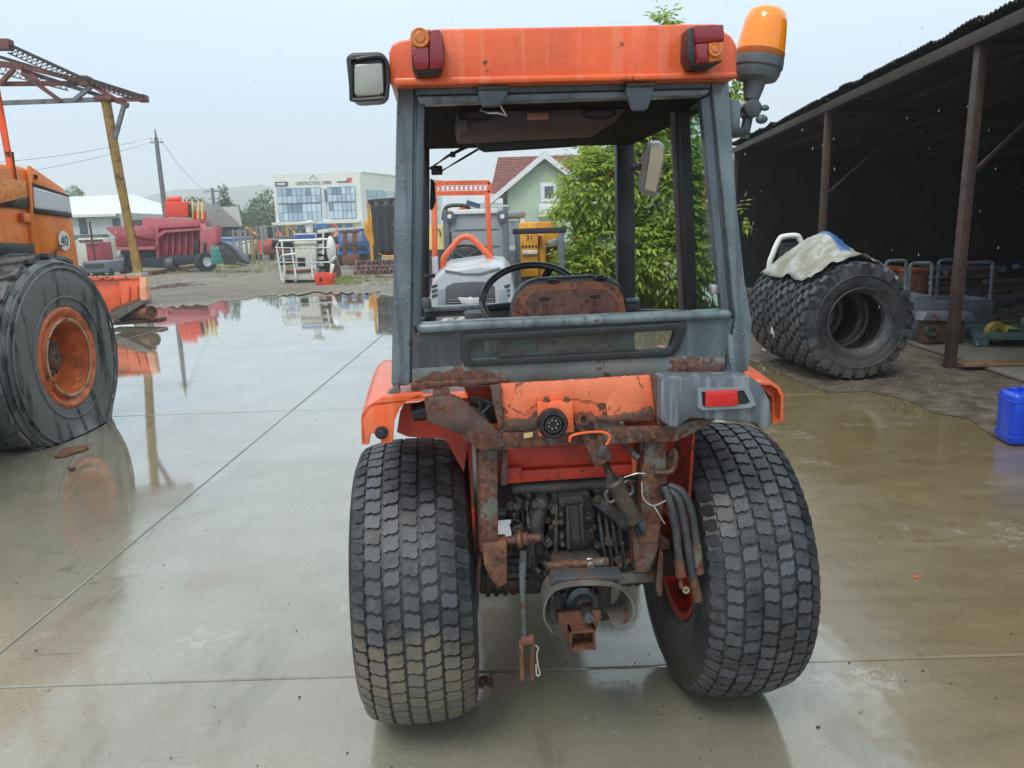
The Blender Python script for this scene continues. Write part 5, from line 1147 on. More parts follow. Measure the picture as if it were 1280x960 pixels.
for j in range(9):
    for i in range(12):
        a = -.13 + .26 * i / 11; b = -.09 + .18 * j / 8; x_ = -.18 + a
        base_z = RT + math.sqrt((RT + .032) ** 2 - x_ * x_)
        vs.append(V((0, 0, base_z + .01 + .03 * abs(mnoise.noise(V((a * 14, b * 14, 5))))))+ pp * a + axT * b)
m.add(vs, [(j * 12 + i, j * 12 + i + 1, (j + 1) * 12 + i + 1, (j + 1) * 12 + i) for j in range(8) for i in range(11)])
ro_ = m.build('rag', mat('blue_cloth', (.10, .15, .24), .6, var=.3, sc=14), recalc=False, ang=180); ro_.location = rgc; tag(ro_, 'crumpled blue rag lying on the rear tyres beside the tarp', 'rag'); ro_.modifiers.new('thick', 'SOLIDIFY').thickness = .008
wfY = base0.y + 1.75
wf = [(961, 340), (966, 318), (974, 300), (980, 296), (996, 295), (1001, 302), (1008, 318), (1015, 345)]
q = [at(x, y, wfY) for x, y in wf]; q = [V((q[0].x - .02, wfY, .012))] + q + [V((q[-1].x + .05, wfY, .012))]
wfo = V((q[0].x, wfY, 0)); m = MB(wfo); bzp = bez(q, 60); m.tube(bzp, .034, 10); wt = thing('chair_frame', 'white tubular arched frame standing behind the big tyres', 'frame', wfo); m.build('arch', m_white, wt)
m = MB(wfo); m.prism([at(972, 345, wfY + .04), at(977, 305, wfY + .04), at(996, 303, wfY + .04), at(1010, 345, wfY + .04)], (0, .05, 0)); m.build('back_panel', m_charcoal, wt, bevel=.01)
# ------------------------------------------------------------------ shed contents
m_mach = mat('dusty_blue_grey_paint', (.14, .165, .20), .5, var=.2, sc=6, dirt=.4, rust=.2)
def steel_bin(label, px0, px1, pyt, pyb, hoops, Yd, dep=.7):
    a = at(px0, pyt, Yd); b = at(px1, pyb, Yd); zt_ = a.z; o_ = V(((a.x + b.x) / 2, Yd, .041)); t = thing('steel_skip', label, 'skip', o_, group='grey steel boxes with hoop handles in the shed')
    m = MB(o_); m.bb(a.x, b.x, Yd, Yd + .03, .045, zt_); m.bb(a.x, b.x, Yd + dep, Yd + dep + .03, .045, zt_); m.bb(a.x, a.x + .03, Yd + .03, Yd + dep, .045, zt_); m.bb(b.x - .03, b.x, Yd + .03, Yd + dep, .045, zt_); m.bb(a.x + .03, b.x - .03, Yd + .03, Yd + dep, .15, .2); m.build('box', m_mach, t, bevel=.008)
    for x0, x1, yt, yo in hoops:
        p0 = at(x0, pyt, Yd + yo); p1 = at(x1, pyt, Yd + yo); zt2 = at((x0 + x1) / 2, yt, Yd + yo).z
        r_ = .05; q = [V((p0.x, Yd + yo, zt_ - .25)), V((p0.x + .01, Yd + yo, zt2 - r_)), V((p0.x + .02, Yd + yo, zt2 - r_ * .3)), V((p0.x + r_, Yd + yo, zt2)), V((p1.x - r_, Yd + yo, zt2)), V((p1.x - .02, Yd + yo, zt2 - r_ * .3)), V((p1.x - .01, Yd + yo, zt2 - r_)), V((p1.x, Yd + yo, zt_ - .25))]
        m = MB(o_); m.tube(q, .022, 8); m.build('hoop', m_mach, t)
steel_bin('grey steel box with two hoops, pressed against the row of tyres', 1100, 1166, 372, 430, [(1104, 1131, 326, .35), (1134, 1163, 329, .02)], 9.6)
steel_bin('grey steel box with two hoops, standing behind the near shed post', 1168, 1238, 376, 425, [(1169, 1194, 325, .3), (1202, 1238, 328, .02)], 9.9)
ctr = at(1180, 412, 9.2); o_ = V((ctr.x, 9.2, .041)); cv_ = thing('coupling_block', 'rusty cast coupling block between the two grey steel boxes', 'machine part', o_)
m = MB(o_); m.bb(ctr.x - .22, ctr.x + .26, 9.2, 9.4, .045, ctr.z - .05 + .2); m.build('block', m_rust, cv_, bevel=.03)
m = MB(o_); m.prism([(ctr.x - .25, 9.15, ctr.z + .22), (ctr.x + .3, 9.15, ctr.z + .20), (ctr.x + .34, 9.15, ctr.z + .10), (ctr.x - .3, 9.15, ctr.z + .12)], (0, .25, 0)); m.build('top_plate', m_mach, cv_, bevel=.01)
m = MB(o_); m.lathe([(.07, -.02), (.07, .05), (.03, .05), (.03, .03), (0, .03)], (ctr.x - .16, 9.2, ctr.z + .0), BK, 18); m.build('roller', m_steel, cv_)
# orange steel boxes behind
for lb, px0, px1, pyt, pyb, Yd in (('rusty orange steel box behind the hoop of the first grey skip', 1136, 1158, 340, 362, 10.9), ('dull orange steel box lying behind the tyres', 1112, 1132, 338, 360, 11.2)):
    a = at(px0, pyt, Yd); b = at(px1, pyb, Yd); t = thing('steel_box', lb, 'box', V(((a.x + b.x) / 2, Yd, .041)), group='orange steel boxes in the shed'); o_ = t.location.copy()
    m = MB(o_); m.bb(a.x, b.x, Yd, Yd + .5, .045, a.z); m.build('body', m_rust_or, t, bevel=.01); m = MB(o_); m.bb(a.x - .02, b.x + .02, Yd - .02, Yd + .52, a.z + .002, a.z + .04); m.build('rim', mat('orange_dull2', (.32, .09, .03), .6, var=.3, rust=.3), t)
# scrap heaps in the back of the shed: single pieces
sp_lab = ('dark plank', 'bent pipe', 'steel bar')
mats_ = (mat('old_plank', (.10, .075, .05), .8, var=.4, sc=20), m_rust, m_mach, mat('scrap_blue', (.05, .09, .17), .6, var=.3))
for k in range(30):
    px = RND.uniform(1060, 1290); Yd = RND.uniform(11.2, 13.5); x_ = at(px, 360, Yd).x
    z = .05 + (k % 6) * .13; p = V((x_, Yd, z)); a_ = RND.uniform(-.5, .5); L = RND.uniform(.5, 1.3); d = V((math.cos(a_), math.sin(a_), 0)) * L / 2
    m = MB(); m.bar(p - d, p + d, RND.uniform(.05, .14), RND.uniform(.04, .10)) if k % 3 else m.tube([p - d, p + V((0, 0, .0)), p + d], RND.uniform(.02, .05), 8)
    o = m.build('scrap_piece', mats_[k % 4], bevel=.004, seg=1); nm_ = ('old brown wooden', 'rusty steel', 'blue grey painted', 'dark blue painted')[k % 4] + (' bar' if k % 3 else ' pipe'); tag(o, nm_ + ' in the dark scrap heap behind the grey steel boxes', 'scrap', 'scrap heap: ' + nm_)
# teal pallet box with yellow strap roll and rods
m_teal = mat('teal_painted_wood', (.045, .105, .11), .6, var=.25, sc=9, dirt=.4, bump=.3)
A = gp(1217, 438); A2 = at(1216, 416, A.y); dv = V((.93, -.36, 0)).normalized(); nv_ = V((.36, .93, 0))
pal = thing('pallet_box', 'teal wooden pallet box holding strap rolls and metal parts', 'pallet', V((A.x, A.y, .041))); po = V((A.x, A.y, .041))
zt_ = A2.z
m = MB(po); m.prism([A + V((0, 0, .13)), A + dv * 1.25 + V((0, 0, .13)), A + dv * 1.25 + V((0, 0, zt_)), A + V((0, 0, zt_))], nv_ * .03); m.build('side_board', m_teal, pal, bevel=.006)
m = MB(po); m.prism([A + nv_ * .8 + V((0, 0, .13)), A + nv_ * .8 + dv * 1.25 + V((0, 0, .13)), A + nv_ * .8 + dv * 1.25 + V((0, 0, zt_)), A + nv_ * .8 + V((0, 0, zt_))], nv_ * .03); m.build('side_board', m_teal, pal, bevel=.006)
for e0 in (0, 1.22):
    m = MB(po); m.prism([A + dv * e0 + nv_ * .035 + V((0, 0, .13)), A + dv * (e0 + .03) + nv_ * .035 + V((0, 0, .13)), A + dv * (e0 + .03) + nv_ * .035 + V((0, 0, zt_)), A + dv * e0 + nv_ * .035 + V((0, 0, zt_))], nv_ * .76); m.build('end_board', m_teal, pal, bevel=.006)
m = MB(po); m.prism([A + dv * .035 + nv_ * .035 + V((0, 0, .13)), A + dv * 1.21 + nv_ * .035 + V((0, 0, .13)), A + dv * 1.21 + nv_ * .79 + V((0, 0, .13)), A + dv * .035 + nv_ * .79 + V((0, 0, .13))], (0, 0, .03)); m.build('deck', m_teal, pal)
for e0 in (.0, .56, 1.1):
    for f0 in (.0, .66):
        m = MB(po); a = A + dv * e0 + nv_ * f0; m.prism([a + V((0, 0, .043)), a + dv * .15 + V((0, 0, .043)), a + dv * .15 + nv_ * .14 + V((0, 0, .043)), a + nv_ * .14 + V((0, 0, .043))], (0, 0, .085)); m.build('foot_block', m_teal, pal, bevel=.005)
c = A + dv * .26 + nv_ * .25 + V((0, 0, zt_ - .02)); m = MB(); m.lathe([(.05, -.05), (.12, -.05), (.125, 0), (.12, .05), (.05, .05)], c, nv_ + dv * -.4, 24, closed=True); tag(m.build('strap_roll', mat('mustard_strap', (.38, .26, .05), .6, var=.2)), 'mustard yellow strap roll in the teal pallet box', 'roll')
m = MB(); m.tube([A + dv * .36 + nv_ * .2 + V((0, 0, zt_ + .03)), A + dv * .7 + nv_ * .25 + V((0, 0, zt_ + .0)), A + dv * 1.15 + nv_ * .3 + V((0, 0, zt_ - .02))], .04, 10); tag(m.build('strap_bundle', mat('lime_strap', (.36, .40, .08), .6, var=.2)), 'lime yellow strap bundle in the teal pallet box', 'strap')
m = MB(); m.bar(A + dv * .55 + nv_ * .45 + V((0, 0, zt_ + .08)), A + dv * 1.2 + nv_ * .35 + V((0, 0, zt_ + .12)), .12, .1); tag(m.build('metal_part', m_mach, bevel=.02), 'grey metal bracket lying on top of the teal pallet box', 'bracket')
for k in range(5):
    m = MB(); p0 = A + dv * (.2 + .1 * k) + nv_ * (1.0 + .15 * k) + V((0, 0, .06 + .05 * k)); m.bar(p0, p0 + V((.95, -.25 + .1 * k, .1)), .05, .05); tag(m.build('timber', mats_[0], bevel=.004), 'loose timber batten behind the teal pallet box', 'timber', 'battens behind the pallet box')
pk = gp(1196, 462); m = MB(pk); 
for a_, b_, w_ in ((V((0, 0, 0)), V((.55, -.10, 0)), .16),): m.bar(pk + V((.02, .0, .035 + .025)), pk + V((1.3, -.12, .035 + .025)), .22, .03)
o = m.build('plank', mat('brown_plank', (.17, .10, .055), .6, var=.4, sc=10), bevel=.004); o.location = pk; tag(o, 'flat brown plank lying on the shed floor by the post', 'plank')
# ------------------------------------------------------------------ blue jerrycan
J = gp(1288, 557); jw, jd, jh = .27, .23, .365
jc = thing('jerrycan', 'bright blue plastic jerrycan standing on the wet concrete', 'jerrycan', V((J.x, J.y + .09, 0)), rad(-8))
m_blue = mat('blue_plastic', (.004, .055, .60), .32, var=.08, coat=.3)
m = MB(); m.bb(-jw / 2, jw / 2, -jd / 2, jd / 2, .0, jh); m.build('body', m_blue, jc, bevel=.035, seg=4)
m = MB(); m.tube(bez([V((-.02, 0, jh - .012)), V((-.015, 0, jh + .03)), V((.06, 0, jh + .035)), V((.11, 0, jh + .012)), V((.115, 0, jh - .02))], 20), .014, 10); m.build('handle', m_blue, jc)
m = MB(); m.lathe([(.030, -.01), (.030, .02), (.026, .024), (0, .024)], (-.075, 0, jh), (0, 0, 1), 24); m.build('cap', m_blue, jc)
for z in (.06, jh - .06):
    m = MB(); m.bb(-jw / 2 - .003, jw / 2 + .003, -jd / 2 - .003, jd / 2 + .003, z - .006, z + .006); m.build('rib', m_blue, jc, bevel=.003)

# ================================================================== SECOND TRACTOR (ahead)
Yt = 7.75; o_ = V((at(590, 380, Yt).x, Yt + .9, 0))
t2_ = thing('grey_hood_tractor', 'compact tractor with silver grey bonnet and orange roll bars, facing the cab', 'tractor', o_)
m_silver = mat('silver_grey_paint', (.42, .45, .47), .35, var=.07, coat=.35, dirt=.1, dcol=(.3, .33, .34)); m_mid = mat('mid_grey_plastic', (.17, .19, .21), .4, var=.1); m_dk = mat('dark_grille', (.045, .048, .052), .45)
f = lambda px, py, dy=0: at(px, py, Yt + dy)
low = [(533, 391), (539, 350), (548, 341), (640, 338), (647, 350), (652, 388)]
m = MB(o_); P0 = [f(*p) for p in [(534, 392), (540, 352), (550, 343), (556, 338), (600, 332), (630, 334), (640, 346), (648, 392)]]
P1_ = [V((p.x * .985 + .0, Yt + .75, p.z + (.085 if p.z > 1.0 else 0))) for p in P0]; n = len(P0)
m.add(P0 + P1_, [list(range(n)), [n + k for k in range(n)][::-1]] + [(k, (k + 1) % n, n + (k + 1) % n, n + k) for k in range(n)]); m.build('bonnet', m_silver, t2_, bevel=.03, seg=3)
def p2(pts, dy, th, nm, mt, par=t2_, bev=.004): m = MB(o_); m.prism([f(x, y, dy) for x, y in pts], (0, th, 0)); return m.build(nm, mt, par, bevel=bev)
p2([(557, 383), (557, 359), (566, 354), (592, 352), (610, 353), (618, 358), (619, 382)], -.02, .03, 'grille_top', mat('charcoal_plastic', (.075, .083, .092), .35, var=.1), bev=.008)
p2([(558, 372), (618, 371), (618, 386), (558, 388)], -.03, .03, 'grille', m_dk)
for k in range(4): p2([(559, 374 + 3.4 * k), (617, 373 + 3.4 * k), (617, 374.4 + 3.4 * k), (559, 375.4 + 3.4 * k)], -.04, .012, 'grille_slat', m_mid, bev=0)
p2([(572, 371.5), (585, 372.5), (588, 370.5), (591, 372.5), (604, 371), (599, 379), (590, 380), (588, 381.5), (586, 380), (577, 379.5)], -.055, .012, 'badge', mat('badge_silver', (.62, .63, .63), .3, metal=.4))
for px in (547, 624): p2([(px, 362), (px + 10, 361), (px + 11, 384), (px, 385)], -.012, .02, 'headlight_panel', mat('headlight_grey', (.22, .26, .30), .2), bev=.006)
for k in range(3):
    for px in (539, 630): p2([(px, 357 + 6 * k), (px + 8, 355 + 6 * k), (px + 7, 358.5 + 6 * k), (px + 1, 360.5 + 6 * k)], -.008, .012, 'vent', m_dk, bev=.003)
p2([(534, 392), (648, 388), (650, 397), (533, 401)], -.06, .4, 'bumper', m_silver, bev=.01)
p2([(536, 400), (648, 396), (645, 470), (540, 470)], .1, .6, 'frame', m_dk)
p2([(556, 337), (580, 341), (600, 341), (625, 334), (625, 337), (600, 344), (580, 344), (556, 340)], -.01, .02, 'bonnet_trim', m_mid, bev=.002)
# loop guard in front of the steering wheel
m = MB(o_); m.tube([f(x, y, .55) for x, y in ((554, 345), (554, 326), (555, 322), (558, 318), (572, 301), (576, 297.5), (581, 296), (587, 296.5), (591, 299), (609, 317), (613, 322), (615, 327), (616, 343))], .032, 10); m.build('loop_guard', m_orange, t2_)
# dash + steering wheel + seat
p2([(561, 334), (566, 325), (588, 321), (605, 325), (608, 334)], .85, .2, 'dash_cowl', m_mid, bev=.03)
c = f(581, 318, 1.0); m = MB(o_); m.tube([c + V((math.cos(a) * .20, math.sin(a) * .16, math.sin(a) * .10)) for a in [k * 2 * math.pi / 36 for k in range(36)]], .015, 8, closed=True); s_ = m.build('steering_wheel', m_black, t2_)
for a in (.5, 2.6, 4.7): m = MB(o_); m.bar(c + V((0, 0, -.04)), c + V((math.cos(a) * .19, math.sin(a) * .15, math.sin(a) * .09)), .03, .012); m.build('spoke', m_black, s_)
p2([(563, 340), (604, 338), (602, 312), (596, 306), (572, 307), (566, 313)], 1.5, .12, 'seat', m_charcoal, bev=.03)
# tall orange roll frame with perforated crossbeam
dyr = 1.75
for a, b in (((543, 246), (541, 336)), ((609, 243), (614, 332))):
    m = MB(o_); p, q = f(*a, dyr), f(*b, dyr); m.bar(p, V((q.x, q.y, .6)), .062, .062, (0, 1, 0)); m.build('roll_post', m_orange, t2_, bevel=.006)
rb = bpy.data.objects.new('roll_beam', None); COL.objects.link(rb); rb.parent = t2_
a0, a1, b0_, b1 = f(542, 229, dyr), f(612, 228, dyr), f(542, 242, dyr), f(612, 241, dyr)
for (p, q) in ((a0, a1), (b0_, b1), (a0, b0_), (a1, b1)): m = MB(o_); m.bar(p, q, .05, .028, (0, 1, 0)); m.build('rail', m_orange, rb)
for k in range(12):
    for s_ in (0, 1):
        t0, t1 = k / 12, (k + 1) / 12
        p = a0.lerp(a1, t0 if s_ else t1); q = b0_.lerp(b1, t1 if s_ else t0); m = MB(o_); m.bar(p + V((0, .004 * s_, 0)), q + V((0, .004 * s_, 0)), .012, .022, (0, 1, 0)); m.build('lattice_bar', m_orange, rb)
p2([(540, 322), (547, 320), (548, 348), (541, 350)], .5, .1, 'air_intake', m_silver, bev=.01)
for sg, yy_, R_, w_ in ((-1, .15, .30, .22), (1, .15, .30, .22), (-1, 1.6, .42, .32), (1, 1.6, .42, .32)):
    c = V((o_.x + sg * .47 + .02, Yt + yy_, R_)) - o_; m = tyre_mesh(c, R_, w_, R_ * .48, 40); tt = m.build('tyre', m_rubR, t2_); m = tread(c, R_, w_, 36, 5, .012); m.build('tread', m_rubR, tt)
    m = MB(); m.lathe([(R_ * .5, -.09 * sg), (R_ * .45, 0), (.08, .03 * sg), (0, .03 * sg)], c, (1, 0, 0), 28); m.build('rim', m_orange_dark, t2_)
m = MB(o_); m.bb(o_.x - .36, o_.x + .40, Yt + 1.1, Yt + 2.2, .45, .62); m.build('platform', m_dk, t2_, bevel=.01)
# ------------------------------------------------------------------ grey panelled box behind it
Yb = 12.2; fb = lambda px, py, dy=0: at(px, py, Yb + dy)
a = fb(555, 264); b = fb(636, 342); ob = V(((a.x + b.x) / 2, Yb + .5, 0))
gb = thing('box_trailer', 'tall grey panelled box with white top rail and two round lamps', 'trailer', ob)
m_gp = mat('grey_panel', (.27, .30, .32), .45, var=.1, sc=3, streak=.3, scol=(.2, .22, .24)); m_gd = mat('grey_dark_frame', (.11, .13, .145), .45)
m = MB(ob); m.bb(a.x, b.x, Yb, Yb + 1.6, .25, a.z); m.build('body', m_gp, gb, bevel=.03)
for x_ in (a.x - .02, b.x - .07): m = MB(ob); m.bb(x_, x_ + .09, Yb - .05, Yb - .004, .2, a.z + .02); m.build('corner_post', m_gd, gb, bevel=.01)
m = MB(ob); m.bb(a.x + .14, b.x - .14, Yb - .045, Yb - .006, a.z - .055, a.z + .015); m.build('top_rail', m_white, gb, bevel=.006)
for k in range(6):
    z = a.z - .30 - k * .26; m = MB(ob); m.bb(a.x + .13, b.x - .13, Yb - .012, Yb - .003, z, z + .012); m.build('panel_rib', m_gd, gb)
for px in (562, 628):
    c = fb(px, 271, -.06); m = MB(ob); m.lathe([(.085, .03), (.085, .05), (.0, .05)], c + V((0, .045, 0)), BK, 20); m.build('lamp_plate', m_gd, gb)
    m = MB(ob); m.lathe([(.036, .0), (.036, .02), (.028, .03), (0, .03)], c + V((0, .0, 0)), BK, 20); m.build('lamp', m_white, gb)
for sg in (-1, 1):
    m = MB(ob); c = V((ob.x + sg * .48, Yb + .8, .30)); m.lathe([(.15, -.1), (.30, -.1), (.30, .1), (.15, .1)], c, (1, 0, 0), 28, closed=True); m.build('wheel', m_rubR, gb)
m = MB(ob); c = fb(563, 302, -.12); m.tube([c + V((0, 0, -.25)), c + V((.01, 0, .15))], .012, 6); m.build('aerial', m_black, gb)
# roll hoop machine & yellow clutter behind the box
m_yel = mat('yellow_paint', (.72, .33, .025), .45, var=.12, dirt=.3, dcol=(.35, .2, .05)); m_yel2 = mat('pale_yellow_paint', (.68, .52, .20), .5, var=.1)
Yc = 20; fc = lambda px, py, dy=0: at(px, py, Yc + dy)
o5 = V((fc(580, 280).x, Yc + 1, -.045)); hm = thing('yellow_dumper', 'yellow site dumper with a black hoop, behind the grey panelled box', 'machine', o5)
m = MB(o5); m.tube(bez([fc(554, 275), fc(556, 262), fc(563, 257), fc(580, 257), fc(586, 261), fc(588, 280)], 30), .05, 8); m.build('hoop', m_black, hm)
m = MB(o5); p = fc(545, 262, .6); q = fc(612, 330, .6); m.bb(fc(560, 258, .6).x, fc(606, 258, .6).x, Yc + .6, Yc + 2.6, .5, fc(580, 262, .6).z); m.build('body', m_yel, hm, bevel=.05)
m = MB(o5); m.bar(fc(583, 253, .3), fc(600, 258, .3), .08, .12); m.build('arm', mat('blue_steel', (.05, .09, .16), .5), hm)
m = MB(o5); m.bb(fc(574, 268).x, fc(583, 258).x, Yc + .3, Yc + .55, fc(570, 266).z, fc(570, 259).z + .05); m.build('lamp_box', m_orange, hm, bevel=.02)
for sg in (-.8, .8): m = MB(o5); m.lathe([(.2, -.15), (.5, -.15), (.5, .15), (.2, .15)], (o5.x + sg, Yc + 1.4, .455), (1, 0, 0), 24, closed=True); m.build('wheel', m_rubR, hm)
Yd = 17; a = at(536, 282, Yd); b = at(554, 294, Yd); oc = V(((a.x + b.x) / 2, Yd, -.045)); yb = thing('yellow_cabinet', 'pale yellow cabinet with a black hooped handle beside the grey box', 'cabinet', oc)
m = MB(oc); m.bb(a.x - .1, b.x, Yd, Yd + .6, -.04, a.z); m.build('body', m_yel2, yb, bevel=.02)
m = MB(oc); c = at(547, 290, Yd - .04); m.tube(bez([c + V((-.06, 0, -.1)), c + V((-.05, 0, .02)), c + V((0, 0, .06)), c + V((.05, 0, .02)), c + V((.06, 0, -.1))], 16), .012, 6); m.build('handle', m_black, yb)
m = MB(oc); m.bb(a.x - .12, b.x + .02, Yd - .03, Yd - .004, -.04, b.z - .3); m.build('plinth', m_dk, yb)
# cab machine right of the box
Ye = 16; fe = lambda px, py, dy=0: at(px, py, Ye + dy)
a = fe(622, 264); b = fe(659, 330); oe = V(((a.x + b.x) / 2, Ye + .8, -.045)); cm = thing('cab_loader', 'grey machine with boxy glazed cab beside the grey panelled box', 'machine', oe)
m = MB(oe); m.bb(a.x - .1, b.x, Ye - .05, Ye + 1.6, a.z - .14, a.z); m.build('cab_roof', m_gp, cm, bevel=.05)
for x_ in (a.x - .02, b.x - .12):
    for y_ in (0, 1.4): m = MB(oe); m.bb(x_, x_ + .09, Ye + y_, Ye + y_ + .09, .9, a.z - .145); m.build('cab_post', m_white if x_ > a.x else m_gd, cm)
m = MB(oe); m.bb(a.x + .08, b.x - .13, Ye + .04, Ye + .05, 1.25, a.z - .2); m.build('windscreen', mat('pale_glass', (.30, .36, .42), .1), cm)
m = MB(oe); m.bb(a.x - .1, b.x, Ye - .02, Ye + 1.6, .35, 1.15); m.build('body', m_gd, cm, bevel=.03)
for sg in (-.35, .35): m = MB(oe); m.lathe([(.2, -.12), (.42, -.12), (.42, .12), (.2, .12)], (oe.x + sg, Ye + .4, .375), (1, 0, 0), 24, closed=True); m.build('wheel', m_rubR, cm)
# yellow compressor numbered 21, black gantry frame
Yg = 14.2; fg = lambda px, py, dy=0: at(px, py, Yg + dy)
a = fg(650, 291); b = fg(673, 318); og = V((a.x + .3, Yg + .6, -.045)); ye = thing('yellow_compressor', 'bright yellow machine numbered 21 under a black steel frame', 'machine', og)
m = MB(og); m.bb(a.x, b.x, Yg, Yg + 1.6, .72, a.z); m.build('body', m_yel, ye, bevel=.02)
p = fg(674, 276, .1); m = MB(og); m.bb(a.x, fg(702, 280).x, Yg + .9, Yg + 2.4, .8, fg(680, 277, .9).z); m.build('hood', m_yel, ye, bevel=.04)
m = MB(og); m.bb(fg(673, 294).x, fg(682, 294).x, Yg + .1, Yg + 1.2, .5, fg(680, 293).z); m.build('side_pod', m_yel, ye, bevel=.03)
m = MB(og); m.bb(fg(673, 295).x, fg(677, 295).x, Yg - .02, Yg + .09, fg(675, 303).z, fg(675, 294).z); m.build('lamp', l_red, ye, bevel=.006)
text('number', '21', .13, basis(fg(662, 297.5, -.006) - og, (1, 0, 0), (0, 0, 1)), m_rust, ye, .003)
for k in range(5):
    c = fg(653.5 + 4.2 * k, 308, -.01); m = MB(og); m.bb(c.x - .018, c.x + .018, Yg - .012, Yg - .002, c.z - .02, c.z + .02); m.build('slot', m_black, ye)
m = MB(og); m.bb(a.x + .03, b.x - .02, Yg - .05, Yg - .004, fg(660, 318).z, fg(660, 313).z); m.build('panel', m_white, ye, bevel=.01)
m = MB(og); m.bb(a.x, b.x + .2, Yg + .05, Yg + 1.5, .45, .70); m.build('chassis', m_rust, ye)
m = MB(og); m.prism([fg(684, 303, .4), fg(697, 297, .4), fg(700, 308, .4), fg(684, 310, .4)], (0, .6, 0)); m.build('tank', m_gp, ye, bevel=.03)
for dx in (.15, .75): m = MB(og); m.lathe([(.12, -.1), (.30, -.1), (.30, .1), (.12, .1)], (a.x + dx, Yg + .6, .255), (1, 0, 0), 22, closed=True); m.build('wheel', m_rubR, ye)
Yf = 13.4; ff = lambda px, py: at(px, py, Yf); of_ = V((ff(672, 330).x, Yf, -.0)); fr_ = thing('steel_gantry', 'black square steel frame standing over the yellow machine', 'frame', of_)
zt_ = ff(660, 289).z; xa_, xb_ = ff(647, 300).x, ff(702, 300).x
for x_ in (xa_, xb_):
    m = MB(of_); m.bb(x_ - .045, x_ + .045, Yf - .045, Yf + .045, 0, zt_ - .05); m.build('leg', m_gd, fr_, bevel=.006)
m = MB(of_); m.bb(xa_ - .08, xb_ + .08, Yf - .05, Yf + .05, zt_ - .048, zt_ + .05); m.build('crossbeam', m_charcoal, fr_, bevel=.006)
# ================================================================== ORANGE WHEELED MACHINE (left)
XW = -3.66                                    # outer face of its wheel
cw = ax(80, 456, XW); bw = gp(60, 560)
RL = .83; oL = V((XW, ax(76, 450, XW).y + .10, 0)); yL = oL.y
ld = thing('wheeled_excavator', 'orange wheeled machine with a large sagging tyre and number 40 sticker', 'machine', oL)
m_or2 = mat('faded_orange_panel', (.82, .215, .03), .42, var=.14, sc=4, streak=.5, scol=(.66, .13, .015), coat=.2, drops=.1)
m_rubLd = rubber('loader_rubber', (.055, .060, .068), streak=.85)
# tyre (deflated): lathe about x then flattened at the bottom
WL_ = .58
prof = [(.36, -.02), (.38, .012), (.46, .03), (.56, .035), (.66, .015), (.70, -.01), (.715, -.03), (.705, -.05), (.735, -.09), (.74, -.20), (.745, -WL_ / 2)]
prof = [(r * 1.122, h) for r, h in prof]; prof = prof + [(r, -WL_ - h) for r, h in prof[::-1][1:]]
def sagz(v):
    z = v.z
    if z < .30: v.z = .30 - (.30 - z) * .72 if z > -.1 else z
    return v
m = MB(); m.lathe(prof, (0, 0, RL), (1, 0, 0), 96)
SAG = .195
def sag(mb):
    for v in mb.v:
        t = max(0, .55 - v.z)
        v.z = max(0.001, v.z - 0) if v.z > .55 else max(.001, .55 - t * 1.0)
        v.z -= 0
        if v.z < .30: v.x += (.30 - v.z) * .30 * (1 if v.x > -.2 else -1)
    for v in mb.v: v.z = max(.001, v.z - SAG)
sag(m); ty = m.build('tyre', m_rubLd, ld)
# tread lugs
m = MB(); nl = 22
for k in range(nl):
    for sg in (0, 1):
        t0 = (k + .5 * sg) * 2 * math.pi / nl; pts = []
        for (x_, dt, r_) in ((-.035 if not sg else -WL_ + .035, 0, .830), (-.31 if not sg else -WL_ + .31, .16, .84), (-.31 if not sg else -WL_ + .31, .31, .84), (-.03 if not sg else -WL_ + .03, .17, .830)):
            pts.append((x_, t0 + dt, r_))
        bot = [V((x_, (r_ - .012) * math.cos(t), RL + (r_ - .012) * math.sin(t))) for x_, t, r_ in pts]; top = [V((x_, (r_ + .02) * math.cos(t), RL + (r_ + .02) * math.sin(t))) for x_, t, r_ in pts]
        m.add(bot + top, [(4, 5, 6, 7)] + [(i, (i + 1) % 4, 4 + (i + 1) % 4, 4 + i) for i in range(4)])
sag(m); m.build('tread', m_rubLd, ty)
for rr_, xo in ((.775, .012), (.735, .030), (.50, .030)):
    m = MB(); m.tube([V((xo, rr_ * math.cos(a), RL + rr_ * math.sin(a))) for a in [q * 2 * math.pi / 96 for q in range(96)]], .009, 6, closed=True); sag(m); m.build('sidewall_ring', m_rubLd, ty)
zc = RL - SAG
m_rimo = mat('rust_orange_rim', (.58, .15, .05), .5, var=.3, sc=9, rust=.22, rsc=8)
K_ = 1.09
m = MB(); m.lathe([(r * K_, h) for r, h in ((.335, -.06), (.375, -.02), (.385, .006), (.365, .02), (.345, .012), (.325, -.01), (.30, -.015), (.288, .01), (.272, .005), (.268, -.06), (.25, -.22), (.15, -.26), (0, -.26))], (0, 0, zc), (1, 0, 0), 56); rm = m.build('wheel_rim', m_rimo, ld)
m = MB(); m.lathe([(.318, .012), (.325, .02), (.314, .026), (.301, .02)], (0, 0, zc), (1, 0, 0), 48, closed=True); m.build('lock_ring', mat('cream_rust_ring', (.42, .30, .19), .5, var=.3, rust=.3), rm)
m = MB(); m.lathe([(0, -.10), (.09, -.10), (.11, -.14), (.12, -.26)], (0, 0, zc), (1, 0, 0), 32); m.build('hub', m_rust_grey, rm)
for k in range(16):
    a = k * math.pi / 8; m = MB(); m.bar((-.105, .03 * math.cos(a), zc + .03 * math.sin(a)), (-.15, .15 * math.cos(a), zc + .15 * math.sin(a)), .018, .03, (1, 0, 0)); m.build('hub_fin', m_shield, rm)
